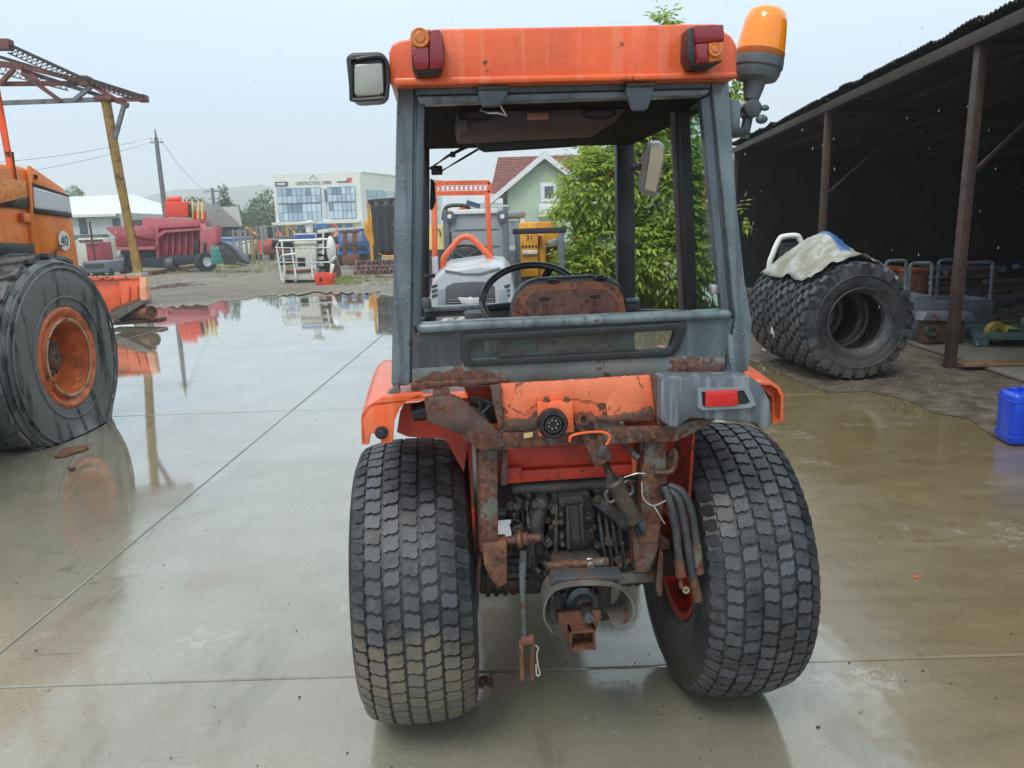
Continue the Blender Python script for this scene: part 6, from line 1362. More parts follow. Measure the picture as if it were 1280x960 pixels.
for k in range(10):
    a = k * math.pi / 5; m = MB(); m.cyl((-.255, .20 * math.cos(a), zc + .20 * math.sin(a)), (-.22, .20 * math.cos(a), zc + .20 * math.sin(a)), .018, n=6); m.build('wheel_nut', m_rust_or, rm)
# body side panels at XB
XB = -4.0
def bp_(pts, X, th, nm, mt, par=ld, bev=.006):
    m = MB(oL); m.prism([ax(px, py, X) for px, py in pts], (th, 0, 0)); return m.build(nm, mt, par, bevel=bev)
body = MB(oL); q = [ax(px, py, XB) for px, py in ((-120, 190), (-20, 202), (30, 207), (82, 235), (88, 246), (103, 345), (-120, 420))]
body.prism(q, (-1.5, 0, 0)); body.build('body', m_or2, ld, bevel=.05, seg=3)
bp_([(35, 212), (38, 207), (80, 236), (87, 258), (40, 233)], XB + .012, -.02, 'upper_panel', m_or2, bev=.008)
bp_([(41, 230), (87, 256), (91, 290), (95, 320), (101, 342), (45, 330)], XB + .006, -.02, 'door_panel', m_or2, bev=.006)
wp = bp_([(42, 233), (87, 246.5), (90, 266), (44, 260)], XB + .022, -.01, 'louvre_panel', mat('white_louvre', (.78, .80, .82), .4, var=.05), bev=.003)
for k in range(7):
    y0 = 236 + k * 3.4; bp_([(43, y0), (87.5, y0 + 12 * (1 - k * .085)), (87.5, y0 + 12 * (1 - k * .085) + 1), (43, y0 + 1)], XB + .03, -.006, 'louvre_slat', MATS['white_louvre'], wp, 0)
bp_([(40, 228), (87, 244), (87, 246.5), (40, 232.5)], XB + .026, -.02, 'black_band', m_black, bev=.002)
bp_([(43, 260.5), (90, 266.5), (90.5, 272), (43.5, 266)], XB + .026, -.02, 'black_band', m_black, bev=.002)
bp_([(0, 256), (22, 247), (35, 244), (38, 248), (39, 261), (0, 258)], XB + .022, -.02, 'black_band', m_black, bev=.002)
bp_([(-60, 300), (43, 305), (44, 322), (-60, 330)], XB + .018, -.02, 'dark_gap', m_black, bev=.002)
bp_([(36, 207), (39, 209), (44, 305), (41, 305)], XB + .03, -.02, 'panel_seam', m_or2, bev=.002)
bp_([(-40, 216), (33, 226), (34, 246), (0, 254), (-40, 262)], XB + .03, -.006, 'mesh_guard', mat('perforated_orange', (.74, .26, .06), .5, var=.4, sc=60), bev=.002)
bp_([(28, 266), (38, 267), (39, 278), (28, 277)], XB + .03, -.02, 'hatch', m_or2, bev=.004); bp_([(27, 266), (30, 266), (30, 277), (27, 277)], XB + .034, -.02, 'hatch_slot', m_orange_dark, bev=.001)
bp_([(45, 218), (48, 219), (47, 224), (45, 223)], XB + .03, -.02, 'latch', m_black, bev=.001)
c = ax(80, 301, XB + .016); e1 = .088
m = MB(oL); m.lathe([(e1, 0), (e1, .004), (0, .004)], c, (1, 0, 0), 36); m.build('sticker', m_white, ld)
text('sticker_number', '40', .135, basis(c + V((.006, 0, -.005)) - oL, (0, 1, 0), (0, 0, 1)), m_black, ld, .001, .9)
m = MB(oL); m.tube(bez([ax(66, 322, XB + .02), ax(70, 314, XB + .04), ax(77, 307, XB + .02)], 10), .012, 6); m.build('grab_bar', m_rust, ld)
# hand rail: two uprights with rungs, standing on the side of the machine
rl = bpy.data.objects.new('hand_rail', None); COL.objects.link(rl); rl.parent = ld
b0_ = ax(15, 215, XB - .02); t0_ = ax(-1, 95, XB - .02)
yr = b0_.y; zt_ = t0_.z
for dy in (0, -.75):
    m = MB(oL); m.tube([V((XB - .02, yr + dy, 1.9)), V((XB - .02, yr + dy - .05, zt_ + .15))], .030, 10); m.build('upright', m_orange, rl)
for z in (zt_ - .15, zt_ + .14): m = MB(oL); m.tube([V((XB - .02, yr - .03, z)), V((XB - .02, yr - .78, z - (.25 if z < zt_ else 0)))], .022, 8); m.build('rung', m_orange, rl)
m = MB(oL); m.tube([V((XB - .02, yr, 1.88)), V((XB - .02, yr, 2.3))], .034, 10); m.build('sleeve', m_rust, rl)
# chassis, second axle wheel and offside (kept off stage)
m = MB(oL); m.bb(XB - 1.5, XB - .05, yL - 2.8, yL + .9, .45, 1.0); m.build('chassis', m_black, ld, bevel=.03)
m = MB(oL); m.bb(XB - 1.4, XB - .1, yL - 2.6, yL - .9, 1.0, 2.2); m.build('cab_body', m_or2, ld, bevel=.08)
tm = bpy.data.objects['tyre'] if False else ty
for dx, dy in ((0, -2.1), (-1.55, 0), (-1.55, -2.1)):
    c_ = ty.copy(); COL.objects.link(c_); c_.location = (dx, dy, 0); c_.parent = ld
    d_ = rm.copy(); COL.objects.link(d_); d_.location = (dx, dy, 0); d_.parent = ld
# ------------------------------------------------------------------ orange blade with roller
Yq = 14.6; fq = lambda px, py, dy=0: at(px, py, Yq + dy)
oq = V((fq(150, 400).x, Yq, 0)); bl_ = thing('blade_attachment', 'orange angled blade attachment with a roller end beside the yellow post', 'blade', oq)
def q2(pts, dy, th, nm, mt, par=bl_, bev=.01): m = MB(oq); m.prism([fq(x, y, dy) for x, y in pts], (0, th, 0)); return m.build(nm, mt, par, bevel=bev)
q2([(60, 350), (150, 349), (150, 385), (130, 395), (80, 400)], .0, .10, 'blade', m_orange)
q2([(148, 350), (174, 348), (177, 372), (170, 380), (152, 384)], -.05, .12, 'wing', m_orange); q2([(174, 347), (182, 347), (184, 374), (178, 378), (175, 374)], -.12, .16, 'end_plate', mat('pale_orange', (.75, .36, .22), .5, var=.15))
q2([(60, 346), (175, 345), (175, 349), (60, 351)], -.08, .14, 'top_edge', m_orange_rust)
for px in (159, 169): q2([(px, 358), (px + 2.5, 357), (px + 3, 374), (px, 376)], -.09, .04, 'stiffener', m_orange, bev=.003)
q2([(135, 393), (178, 375), (181, 379), (142, 402)], -.15, .3, 'cutting_edge', m_shield, bev=.004)
q2([(138, 386), (176, 372), (176, 378), (138, 394)], -.1, .08, 'rust_band', m_rust_or, bev=.004)
c = fq(189, 391, -.1); m = MB(oq); m.lathe([(0, -.02), (.105, -.02), (.105, .0), (.13, .01), (.13, -.45), (0, -.45)], c + V((0, 0, 0)), V((.85, -.5, 0)), 28); m.build('roller', m_rust_or, bl_)
q2([(150, 392), (178, 384), (178, 396), (150, 402)], .05, .3, 'mount', m_black, bev=.02)
q2([(140, 402), (200, 398), (200, 403), (140, 407)], 0, .3, 'skid', m_rust, bev=.004)
# ------------------------------------------------------------------ canopy frame on yellow post
Yn = 20.0; fn = lambda px, py, dy=0: at(px, py, Yn + dy)
on = V((fn(172, 350).x, Yn, -.0)); ca = thing('canopy_frame', 'rusty open steel roof truss carried on a leaning yellow post', 'canopy', on)
m_ypost = mat('yellow_ochre_post', (.30, .18, .045), .55, var=.25, rust=.25, rsc=5)
fb_ = fn(173, 340); m = MB(on); m.tube([fb_ + V((0, 0, -.1)), fn(150, 225), fn(132, 124)], .115, 14); m.build('post', m_ypost, ca)
m = MB(on); m.bb(fb_.x - .20, fb_.x + .17, Yn - .2, Yn + .2, 0, fb_.z - .02); m.build('footing', mat('pale_stone', (.32, .30, .25), .7), ca, bevel=.02)
m_tr = mat('red_oxide_steel', (.16, .055, .045), .6, var=.3, rust=.3); m_tg = mat('grey_truss', (.15, .17, .18), .55, var=.2, rust=.2); m_tk = mat('dark_purlin', (.03, .03, .032), .6)
def st_(a, b, w_, mt, nm, dy0=0, dy1=0): m = MB(on); m.bar(fn(*a, dy0), fn(*b, dy1), w_, w_); m.build(nm, mt, ca)
st_((-60, 131), (136, 124), .10, m_tg, 'bottom_chord'); st_((-60, 72), (30, 84), .14, m_tr, 'top_chord'); st_((28, 83), (105, 102), .11, m_tr, 'top_chord'); st_((105, 102), (178, 122), .10, m_tr, 'top_chord')
st_((28, 88), (160, 131), .10, m_tg, 'rafter', .15, .15); st_((-60, 56), (14, 56), .22, m_tr, 'purlin_end', -1.5, -1.5)
st_((0, 105), (106, 104), .10, m_tr, 'tie_bar', .1, .1); st_((128, 125), (182, 124), .09, m_tr, 'outrigger'); st_((117, 108), (160, 133), .10, m_tr, 'outrigger')
for a, b in (((0, 105), (18, 86)), ((27, 91), (77, 127)), ((92, 126), (114, 108)), ((38, 92), (52, 107)), ((144, 172), (155, 132))): st_(a, b, .09, m_tr if a[1] < 110 else m_tg, 'strut', -.05, -.05)
st_((14, 57), (108, 100), .07, m_tk, 'purlin', -1.5, -1.5); st_((108, 98), (180, 121), .07, m_tk, 'purlin', -1.5, -1.5); st_((-30, 62), (100, 102), .08, m_tk, 'purlin', .6, .6)
def lattice(a, b, c, d, n, dy, nm='lattice_rod'):
    A_, B_, C_, D_ = (fn(*p, dy) for p in (a, b, c, d))
    m = MB(on); m.tube([C_, D_], .02, 6); m.build('lattice_chord', m_tk, ca)
    for k in range(n):
        p = A_.lerp(B_, k / n); q = C_.lerp(D_, (k + .5) / n); r_ = A_.lerp(B_, (k + 1) / n); m = MB(on); m.tube([p, q, r_], .013, 5); m.build(nm, m_tk, ca)
lattice((18, 60), (105, 99), (10, 66), (95, 105), 14, -1.5); lattice((112, 101), (175, 121), (112, 107), (165, 124), 10, -1.5)
lattice((0, 84), (90, 105), (0, 92), (85, 113), 12, .9)
m = MB(on); m.box(fn(107, 102), (.22, .3, .24)); m.build('node_plate', m_tr, ca, bevel=.01); m = MB(on); m.box(fn(178, 123), (.2, .3, .16)); m.build('end_plate', m_tr, ca, bevel=.01); m = MB(on); m.box(fn(132, 124), (.42, .35, .1)); m.build('post_cap', m_tr, ca, bevel=.01)
# second far post outside the frame carries the other end
m = MB(on); m.tube([V((fn(-60, 130).x - .5, Yn, 0)), fn(-66, 131)], .145, 12); m.build('post', m_ypost, ca)
m = MB(on); m.tube([fn(-66, 131), fn(-62, 73)], .08, 10); m.build('king_post', m_tr, ca)

# ================================================================== MIDDLE DISTANCE
def machine(name, label, cat, px, py, Y, group=None):
    c = at(px, py, Y); o = V((c.x, Y, -.045)); t = thing(name, label, cat, o, group=group)
    def pr(pts, dy, th, nm, mt, bev=.02, par=None): m = MB(o); m.prism([at(x, y, Y + dy) for x, y in pts], (0, th, 0)); return m.build(nm, mt, par or t, bevel=bev)
    return t, o, pr, (lambda x, y, dy=0: at(x, y, Y + dy))
# pink-red hopper machine
m_pink = mat('faded_red_paint', (.46, .105, .12), .5, var=.15, sc=2, dirt=.2, dcol=(.6, .25, .25)); m_pinkd = mat('dark_faded_red', (.32, .03, .05), .55, var=.2); m_red = mat('bright_red_paint', (.72, .055, .025), .45, var=.1)
t, o, pr, f_ = machine('hopper_machine', 'faded red road paver with folded hopper wings on wheels', 'machine', 205, 335, 42)
pr([(178, 271), (250, 275), (249, 283), (194, 286), (194, 300), (142, 290), (145, 284), (178, 283)], 0, 1.4, 'hopper', m_pink); pr([(130, 284), (180, 282), (194, 293), (145, 297)], -.6, .1, 'wing', m_pink)
pr([(143, 297), (195, 294), (195, 309), (145, 310)], .1, 2.5, 'hopper_mouth', m_pinkd); pr([(145, 309), (194, 308), (194, 312), (145, 313)], -.3, .3, 'lip', m_pink, .01)
pr([(194, 286), (202, 284), (248, 284), (250, 318), (196, 323)], .25, .9, 'side', m_pinkd); pr([(194, 284), (197, 284), (199, 323), (195, 323)], -.02, .3, 'side_post', m_pink, .01)
pr([(196, 293), (204, 288), (250, 285), (250, 288), (207, 291), (197, 298)], -.35, .5, 'flap', m_pink, .01)
for px in (208, 216, 224, 232, 240): pr([(px, 291), (px + 2, 291), (px + 1, 318), (px - .5, 319)], .10, .14, 'rib', m_pink, .005)
pr([(250, 279), (256, 288), (271, 281), (271, 300), (264, 318), (250, 318)], -.3, .7, 'tail_box', m_pink); pr([(254, 304), (258, 303), (258, 315), (254, 315)], -.32, .02, 'tail_slot', m_black, .002)
pr([(242, 301), (249, 300), (249, 318), (242, 318)], -.25, .4, 'exhaust_box', m_black, .03); pr([(143, 322), (200, 321), (248, 317), (246, 328), (200, 335), (150, 333)], .1, 2.0, 'chassis', mat('dark_blue_grey', (.035, .045, .065), .6, var=.3), .04)
pr([(150, 312), (194, 311), (193, 323), (150, 322)], .3, .5, 'feeder', m_charcoal, .05)
for px, py, r_ in ((257, 327, 10),):
    c = f_(px, py, -.2); R_ = c.z + .045; m = MB(o); m.lathe([(R_ * .55, -.25), (R_, -.25), (R_, .25), (R_ * .55, .25)], c, V((.75, -.66, 0)), 28, closed=True); w_ = m.build('wheel', m_rubR, t)
    m = MB(o); m.lathe([(R_ * .58, .05), (R_ * .5, .18), (R_ * .2, .14), (0, .14)], c, V((.75, -.66, 0)), 22); m.build('wheel_disc', m_white, w_)
for px in (156, 215):
    c = f_(px, 330, .3); m = MB(o); R_ = max(.3, c.z + .045); m.lathe([(R_ * .4, -.2), (R_, -.2), (R_, .2), (R_ * .4, .2)], V((c.x, c.y, R_ - .045)), V((1, 0, 0)), 24, closed=True); m.build('wheel', m_rubR, t)
t, o, pr, f_ = machine('engine_unit', 'bright red engine box standing on the red road paver', 'engine', 220, 272, 42.3)
t.location.z = o.z = f_(220, 271).z
pr([(205, 252), (234, 252), (235, 272), (206, 271)], 0, .9, 'housing', m_red, .06); m = MB(o); m.cyl(f_(210, 250, .4), f_(226, 249, .4), .16, n=14); m.build('air_filter', m_red, t); pr([(233, 254), (238, 256), (239, 272), (234, 272)], .1, .7, 'radiator', m_black, .03)
t, o, pr, f_ = machine('fork_mast', 'small yellow and red mast rising beside the red engine box', 'mast', 246, 272, 42.5); t.location.z = o.z = f_(246, 274).z
for px in (239, 246, 251): pr([(px, 252), (px + 2.6, 252), (px + 2.8, 274), (px, 274)], .0, .12, 'mast_rail', m_yel2, .01)
pr([(242, 264), (255, 263), (255, 277), (243, 277)], .15, .4, 'carriage', m_red, .03)
# green box + black bucket
t, o, pr, f_ = machine('green_crate', 'green steel box leaning beside the red road paver', 'box', 272, 331, 40)
pr([(262, 309), (277, 307), (279, 329), (264, 331)], 0, .9, 'body', mat('sea_green_paint', (.05, .27, .20), .5, var=.15), .03); pr([(275, 306), (280, 307), (282, 329), (278, 330)], -.03, .05, 'door', mat('sea_green2', (.09, .36, .27), .5), .01)
for k in range(3): pr([(264, 312 + 6 * k), (275, 311 + 6 * k), (275, 312.2 + 6 * k), (264, 313.2 + 6 * k)], -.02, .02, 'rib', MATS['sea_green2'], .002)
t, o, pr, f_ = machine('loader_bucket', 'black loader bucket tipped over on the grass beside the green box', 'bucket', 288, 331, 39)
m = MB(o); sec_ = [(272, 304), (276, 302), (284, 306), (293, 314), (300, 324), (305, 331)]; A_ = [f_(x, y, 0) for x, y in sec_]; B_ = [p + V((-.1, 1.5, 0)) for p in A_]; n = len(A_)
m.add(A_ + B_, [(k, k + 1, n + k + 1, n + k) for k in range(n - 1)]); sh_ = m.build('shell', m_black, t); sh_.modifiers.new('th', 'SOLIDIFY').thickness = .05
pr([(272, 304), (276, 303), (284, 307), (293, 315), (300, 325), (303, 331), (280, 331)], .05, .05, 'side_cheek', mat('worn_black', (.05, .05, .05), .5, var=.4), .01); pr([(297, 326), (306, 331), (304, 333), (294, 331)], -.1, .3, 'lip', m_shield, .01)
# rusty beams on the ground
for k, (a, b, Y) in enumerate((((186, 343), (245, 334), 38), ((100, 322), (136, 320), 44))):
    p = gp(*a); q = gp(*b); m = MB(); m.bar(V((p.x, p.y, .05)), V((q.x, q.y, .08)), .3, .2); tag(m.build('steel_beam', m_rust_or if not k else m_offwhite, bevel=.01), ('rusty steel beam lying before the red road paver', 'pale beam lying on the ground before the warehouse')[k], 'beam', 'beams lying on the ground')
# white platform lift with rails
m_lift = mat('white_lift_paint', (.60, .60, .55), .45, var=.1, sc=3, dirt=.4, dcol=(.35, .30, .2), rust=.1)
t, o, pr, f_ = machine('platform_lift', 'white platform machine with tubular guard rails beside a red crate', 'lift', 385, 352, 27.5)
pr([(367, 292), (394, 291), (396, 352), (371, 354)], .3, 1.2, 'cabinet', m_lift, .03); pr([(368, 293.5), (393, 293), (393, 299), (368, 299.5)], .27, .04, 'blue_panel', mat('royal_blue', (.02, .11, .33), .5), .005)
pr([(371, 322), (381, 322), (382, 333), (372, 333)], .27, .04, 'dark_hatch', m_black, .03); pr([(353, 340), (394, 336), (395, 350), (354, 350)], -.2, .8, 'deck', m_lift, .02); pr([(356, 338), (392, 336), (391, 340), (357, 342)], -.25, .1, 'rust_rim', m_rust_or, .01)
pr([(367, 303), (396, 302), (396, 304.5), (367, 305.5)], .25, .06, 'ledge', m_offwhite, .004); pr([(395, 292), (410, 292), (412, 346), (397, 347)], .6, .7, 'engine_bay', m_charcoal, .04)
for k in range(5): pr([(397, 297 + 8 * k), (404, 296.5 + 8 * k), (405, 301 + 8 * k), (397, 301.5 + 8 * k)], .5, .15, 'pump', m_lift if k % 2 else m_silver, .02)
def rail(pts, dy, r_=.035): m = MB(o); m.tube([f_(x, y, dy) for x, y in pts], r_, 7); m.build('guard_rail', m_white, t)
rail([(345, 310), (349, 301), (411, 299)], -.3); rail([(345, 310), (412, 310)], -.3); rail([(346, 328), (353, 319), (370, 317)], -.3); rail([(346, 328), (412, 328), (420, 320)], -.3); rail([(352, 301), (356, 340), (354, 352)], -.3); rail([(364, 310), (370, 347)], -.3); rail([(387, 310), (391, 347)], -.3); rail([(346, 311), (352, 350)], -.55); rail([(404, 292), (404, 318)], -.3)
pr([(382, 276), (388, 275), (389, 291), (382, 291)], .4, .35, 'column', m_white, .03); pr([(377, 277), (392, 276), (392, 279), (377, 280)], .3, .5, 'column_cap', m_white, .02)
m = MB(o); c = f_(414, 312, .2); m.sph(c, (.16, .2, .48), 16, 10); m.build('white_tank', m_white, t)
pr([(396, 288), (416, 285), (418, 290), (397, 293)], .5, .6, 'hood', m_offwhite, .03); pr([(412, 325), (420, 324), (424, 345), (415, 347)], .2, .5, 'side_leg', m_rust_grey, .03)
m = MB(o); c = f_(362, 350, .1); m.lathe([(.12, -.1), (.24, -.1), (.24, .1), (.12, .1)], V((c.x, c.y, .195)), (1, 0, 0), 20, closed=True); m.build('wheel', m_rubR, t)
m = MB(o); c = f_(405, 350, .5); m.lathe([(.12, -.1), (.24, -.1), (.24, .1), (.12, .1)], V((c.x, c.y, .195)), (1, 0, 0), 20, closed=True); m.build('wheel', m_rubR, t)
t, o, pr, f_ = machine('red_crate', 'bright red crate on the ground by the white platform machine', 'crate', 405, 356, 25.6)
pr([(392, 343), (416, 342), (414, 356), (395, 357)], 0, .03, 'front', m_red, .008); pr([(394, 341), (415, 340), (413, 355), (396, 356)], .5, .03, 'back', m_red, .008); pr([(392, 343), (394, 343), (396, 356), (395, 357)], .035, .46, 'side', m_red, .005); pr([(414.5, 342), (416.5, 342), (414.5, 356), (413.5, 356)], .035, .46, 'side', m_red, .005); pr([(395, 355), (414, 354), (414, 356), (395, 357)], .04, .45, 'floor', m_red, .004)
pr([(399, 347), (402, 346.5), (402, 352), (399, 352.5)], -.012, .01, 'dark_mark', m_black, .001)
pr([(413, 329), (418, 331), (415, 342), (412, 342)], .3, .08, 'handle', m_white, .01)
# blue truck with rusty forks
t, o, pr, f_ = machine('blue_truck', 'blue truck cab seen behind a rusty fork mast', 'truck', 440, 322, 44)
m_tb = mat('truck_blue', (.04, .19, .55), .4, var=.1)
pr([(422, 288), (455, 285), (459, 292), (459, 318), (423, 320)], 0, 2.2, 'cab', m_tb, .12); pr([(426, 291), (452, 289), (455, 302), (426, 303)], -.05, .04, 'windscreen', mat('truck_glass', (.22, .30, .38), .1), .05); pr([(422, 285.5), (456, 283.5), (456, 286.5), (422, 288.5)], -.1, 2.3, 'roof', mat('truck_roof', (.42, .52, .65), .4), .04)
pr([(424, 308), (458, 306), (458, 312), (424, 313)], -.06, .06, 'grille', m_dk, .01); pr([(423, 318), (459, 316), (459, 326), (423, 327)], .1, 2, 'chassis', m_charcoal, .04)
for px in (427, 455): c = f_(px, 322, .6); m = MB(o); m.lathe([(.25, -.15), (.5, -.15), (.5, .15), (.25, .15)], V((c.x, c.y, .455)), (1, 0, 0), 24, closed=True); m.build('wheel', m_rubR, t)
t, o, pr, f_ = machine('fork_carriage', 'rusty orange fork mast standing before the blue truck', 'mast', 436, 330, 40)
for px in (428, 440): pr([(px, 289), (px + 5, 289), (px + 5.5, 322), (px + .5, 322)], 0, .2, 'mast_rail', m_rust_or, .02)
pr([(424, 288), (448, 287), (448, 291), (424, 292)], -.02, .2, 'cross_head', m_rust_or, .02); pr([(428, 319), (447, 318), (449, 329), (427, 330)], -.1, .5, 'carriage', m_rust_or, .03); pr([(428, 305), (446, 304), (446, 307), (428, 308)], -.02, .12, 'tie', m_rust, .01)
# dark rubber slab with yellow loader behind
t, o, pr, f_ = machine('rubber_sheet_stack', 'tall black rubber skirt hanging in front of a yellow machine', 'skirt', 480, 320, 38)
m = MB(o); vs = []
for j in range(9):
    for i in range(13):
        u = i / 12; v = j / 8; x_ = 462 + u * 42 + v * 9 * (1 - u); y_ = 252 + v * 68; p = f_(x_, y_ - 2 * u, .10 * math.sin(u * 22 + v * 2)); vs.append(p)
m.add(vs, [(j * 13 + i, j * 13 + i + 1, (j + 1) * 13 + i + 1, (j + 1) * 13 + i) for j in range(8) for i in range(12)]); sk = m.build('skirt', m_charcoal, t, ang=180); sk.modifiers.new('th', 'SOLIDIFY').thickness = .06
m = MB(o); m.bar(f_(460, 252), f_(505, 248), .12, .16); m.build('top_rail', m_charcoal, t)
m = MB(o); m.tube([f_(460, 252, .15), V((f_(460, 252).x, o.y + .15, -.04))], .07, 8); m.tube([f_(504, 249, .15), V((f_(504, 249).x, o.y + .15, -.04))], .07, 8); m.build('stand', m_yel, t)
m = MB(o); m.tube([f_(473, 317, -.1), f_(480, 320, -.15), f_(495, 321, -.15)], .05, 8); m.build('yellow_tube', m_yel, t)
t, o, pr, f_ = machine('yellow_loader', 'yellow loader arm and body behind the black rubber skirt', 'loader', 465, 318, 41)
pr([(454, 278), (462, 274), (468, 300), (474, 306), (470, 308), (460, 303), (455, 292)], 0, .5, 'arm', m_yel, .05); pr([(460, 268), (500, 266), (500, 300), (466, 302)], .7, 2, 'body', m_yel, .1); pr([(456, 278), (464, 276), (466, 286), (458, 288)], -.2, .4, 'bracket', m_yel, .05)
for dx in (0, 1.6): m = MB(o); c = f_(470, 318, 1.2); m.lathe([(.3, -.2), (.62, -.2), (.62, .2), (.3, .2)], V((c.x + dx, c.y, .575)), (1, 0, 0), 24, closed=True); m.build('wheel', m_rubR, t)
# pile of rusty track links: each link a thing
m_link = mat('pink_rust', (.20, .11, .10), .65, var=.3, sc=6, rust=.25); k = 0
for row, (y0, n0, z0) in enumerate(((33.0, 9, .19), (33.35, 8, .45), (32.6, 6, .12))):
    for i in range(n0):
        px = 446 + i * (6.2 if row < 2 else 7.5) + RND.uniform(-1, 1) + row * 2; c = V((at(px, 340, y0).x, y0 + RND.uniform(-.05, .05), z0 - .045 + .0))
        hh = .38 if row == 0 else .26 if row == 1 else .2
        m = MB(c); rot = Matrix.Rotation(RND.uniform(-.25, .25), 3, 'Y') @ Matrix.Rotation(RND.uniform(.2, .7), 3, 'Z')
        for dx in (-.06, .06): m.box(c + rot @ V((dx, 0, 0)), (.035, .30, hh), rot)
        for dz in (-.36, .36): m.box(c + rot @ V((0, 0, dz * hh)), (.085, .28, hh * .26), rot)
        lk_ = m.build('track_link', m_link, bevel=.015, seg=1); lk_.location = c
        tag(lk_, 'rusty pink track link in the heap below the black rubber skirt', 'track link', 'heap of rusty track links')
# racks, pallets and clutter between container and lift
m_rk = mat('pale_rack', (.26, .26, .24), .5, var=.2)
for k, (px0, px1, pyt, pyb, Y, mt, lb) in enumerate(((291, 303, 287, 318, 50, m_rk, 'narrow pale steel rack beside the blue container'), (306, 318, 284, 318, 52, mat('ochre_rack', (.27, .20, .09), .6, var=.3), 'ochre steel rack behind the black bucket'), (320, 330, 282, 312, 55, m_rk, 'pale steel rack under the round trees'), (330, 343, 281, 300, 60, m_rk, 'pale low rack in front of the office'), (352, 366, 282, 300, 62, MATS['ochre_rack'] if 'ochre_rack' in MATS else mat('ochre_rack', (.27, .20, .09), .6, var=.3), 'ochre rack in front of the office windows'), (395, 404, 279, 292, 60, m_tb, 'blue steel rack in front of the office windows'))):
    t, o, pr, f_ = machine('storage_rack', lb, 'rack', (px0 + px1) / 2, pyb, Y, 'steel racks in the middle of the yard')
    a = f_(px0, pyt); b = f_(px1, pyb)
    for x_ in (a.x, b.x):
        for dy in (0, .9): m = MB(o); m.bb(x_ - .05, x_ + .05, Y + dy - .05, Y + dy + .05, -.04, a.z); m.build('upright', mt, t)
    for q in (.25, .6, .95):
        for dy in (0, .9): m = MB(o); m.bb(a.x + .052, b.x - .052, Y + dy - .04, Y + dy + .04, a.z * q - .04, a.z * q + .04); m.build('beam', mt, t)
t, o, pr, f_ = machine('rusty_harrow', 'dark red round machine part with black drum on the grass', 'machine', 336, 319, 48)
pr([(327, 307), (343, 303), (346, 318), (328, 319)], 0, .8, 'frame', mat('oxide_red', (.22, .05, .035), .6, var=.3), .15); m = MB(o); m.cyl(f_(342, 303, .2), f_(368, 304, .2), .42, n=20); m.build('drum', m_black, t); m = MB(o); m.cyl(V((f_(346, 310).x, 48.4, .2)), V((f_(366, 310).x, 48.4, .2)), .25, n=16); m.build('roller', m_black, t)
# far clutter: small machines in front of the office
cl_cols = (m_yel, m_tb, m_red, m_orange, m_offwhite, m_mach, m_yel, m_rust_or, MATS['sea_green_paint'])
for k in range(44):
    px = 290 + k * 4.0 + RND.uniform(-3, 3) if k < 40 else RND.uniform(600, 640); Y = RND.uniform(58, 84); w_ = RND.uniform(1.0, 2.4); h_ = RND.uniform(1.0, 2.3); mt = cl_cols[k % 9]
    x_ = at(px, 300, Y).x; o = V((x_, Y, -.045))
    nm, cat = (('parked_digger', 'digger'), ('parked_trailer', 'trailer'), ('parked_roller', 'roller'))[k % 3]
    colr = ('yellow', 'blue', 'red', 'orange', 'cream', 'grey', 'yellow', 'rusty', 'green')[k % 9]
    t = thing(nm, 'small %s %s parked in the far row before the office' % (colr, cat), cat, o, group='far row of parked %s %ss' % (colr, cat))
    m = MB(o); m.prism([(x_ - w_ / 2, Y, .4), (x_ + w_ / 2, Y, .4), (x_ + w_ / 2, Y, h_ * .6), (x_ + w_ * .2, Y, h_ * .7), (x_ - w_ / 2, Y, h_ * .62)], (0, 1.5, 0)); m.build('body', mt, t, bevel=.06)
    if k % 3 == 0:
        m = MB(o); m.tube([(x_ + w_ * .3, Y + .5, h_ * .6), (x_ + w_ * .5, Y + .4, h_ * 1.25), (x_ + w_ * .9, Y + .3, h_ * .9)], .12, 6); m.build('boom', mt, t)
    if k % 3 != 1: m = MB(o); m.bb(x_ - w_ * .3, x_ + w_ * .15, Y + .2, Y + 1.2, h_ * .62, h_ * 1.1); m.build('cab', m_charcoal, t, bevel=.05)
    for dx in (-.32, .32): m = MB(o); m.lathe([(.15, -.12), (.42, -.12), (.42, .12), (.15, .12)], (x_ + w_ * dx, Y + .3, .375), (0, 1, 0), 18, closed=True); m.build('wheel', m_rubR, t)
# clutter before the warehouse
for lb, px0, px1, pyt, pyb, Y, mt in (('blue grey flat trailer deck before the pale warehouse', 101, 135, 327, 338, 36, m_mach), ('crimson machine parked against the pale warehouse', 106, 128, 303, 316, 56, m_pinkd), ('pale van shaped box against the pale warehouse', 96, 134, 298, 320, 58, m_offwhite)):
    t, o, pr, f_ = machine('parked_machine', lb, 'machine', (px0 + px1) / 2, pyb, Y)
    a = f_(px0, pyt); b = f_(px1, pyb); m = MB(o); m.bb(a.x, b.x, Y, Y + 1.5, .25, a.z); m.build('body', mt, t, bevel=.08)
    for q in (.2, .8): m = MB(o); m.lathe([(.15, -.1), (.33, -.1), (.33, .1), (.15, .1)], (a.x + (b.x - a.x) * q, Y + .3, .285), (0, 1, 0), 18, closed=True); m.build('wheel', m_rubR, t)
    m = MB(o); m.bb(a.x + .15, b.x - .15, Y - .04, Y - .003, a.z - .3, a.z - .12); m.build('trim', m_dk, t)
p = gp(125, 332); m = MB(); m.cyl(V((at(118, 320, 40).x, 40, -.04)), at(112, 277, 40), .06, .05, 8); tag(m.build('thin_post', m_rust), 'thin dark leaning post before the pale warehouse', 'post')
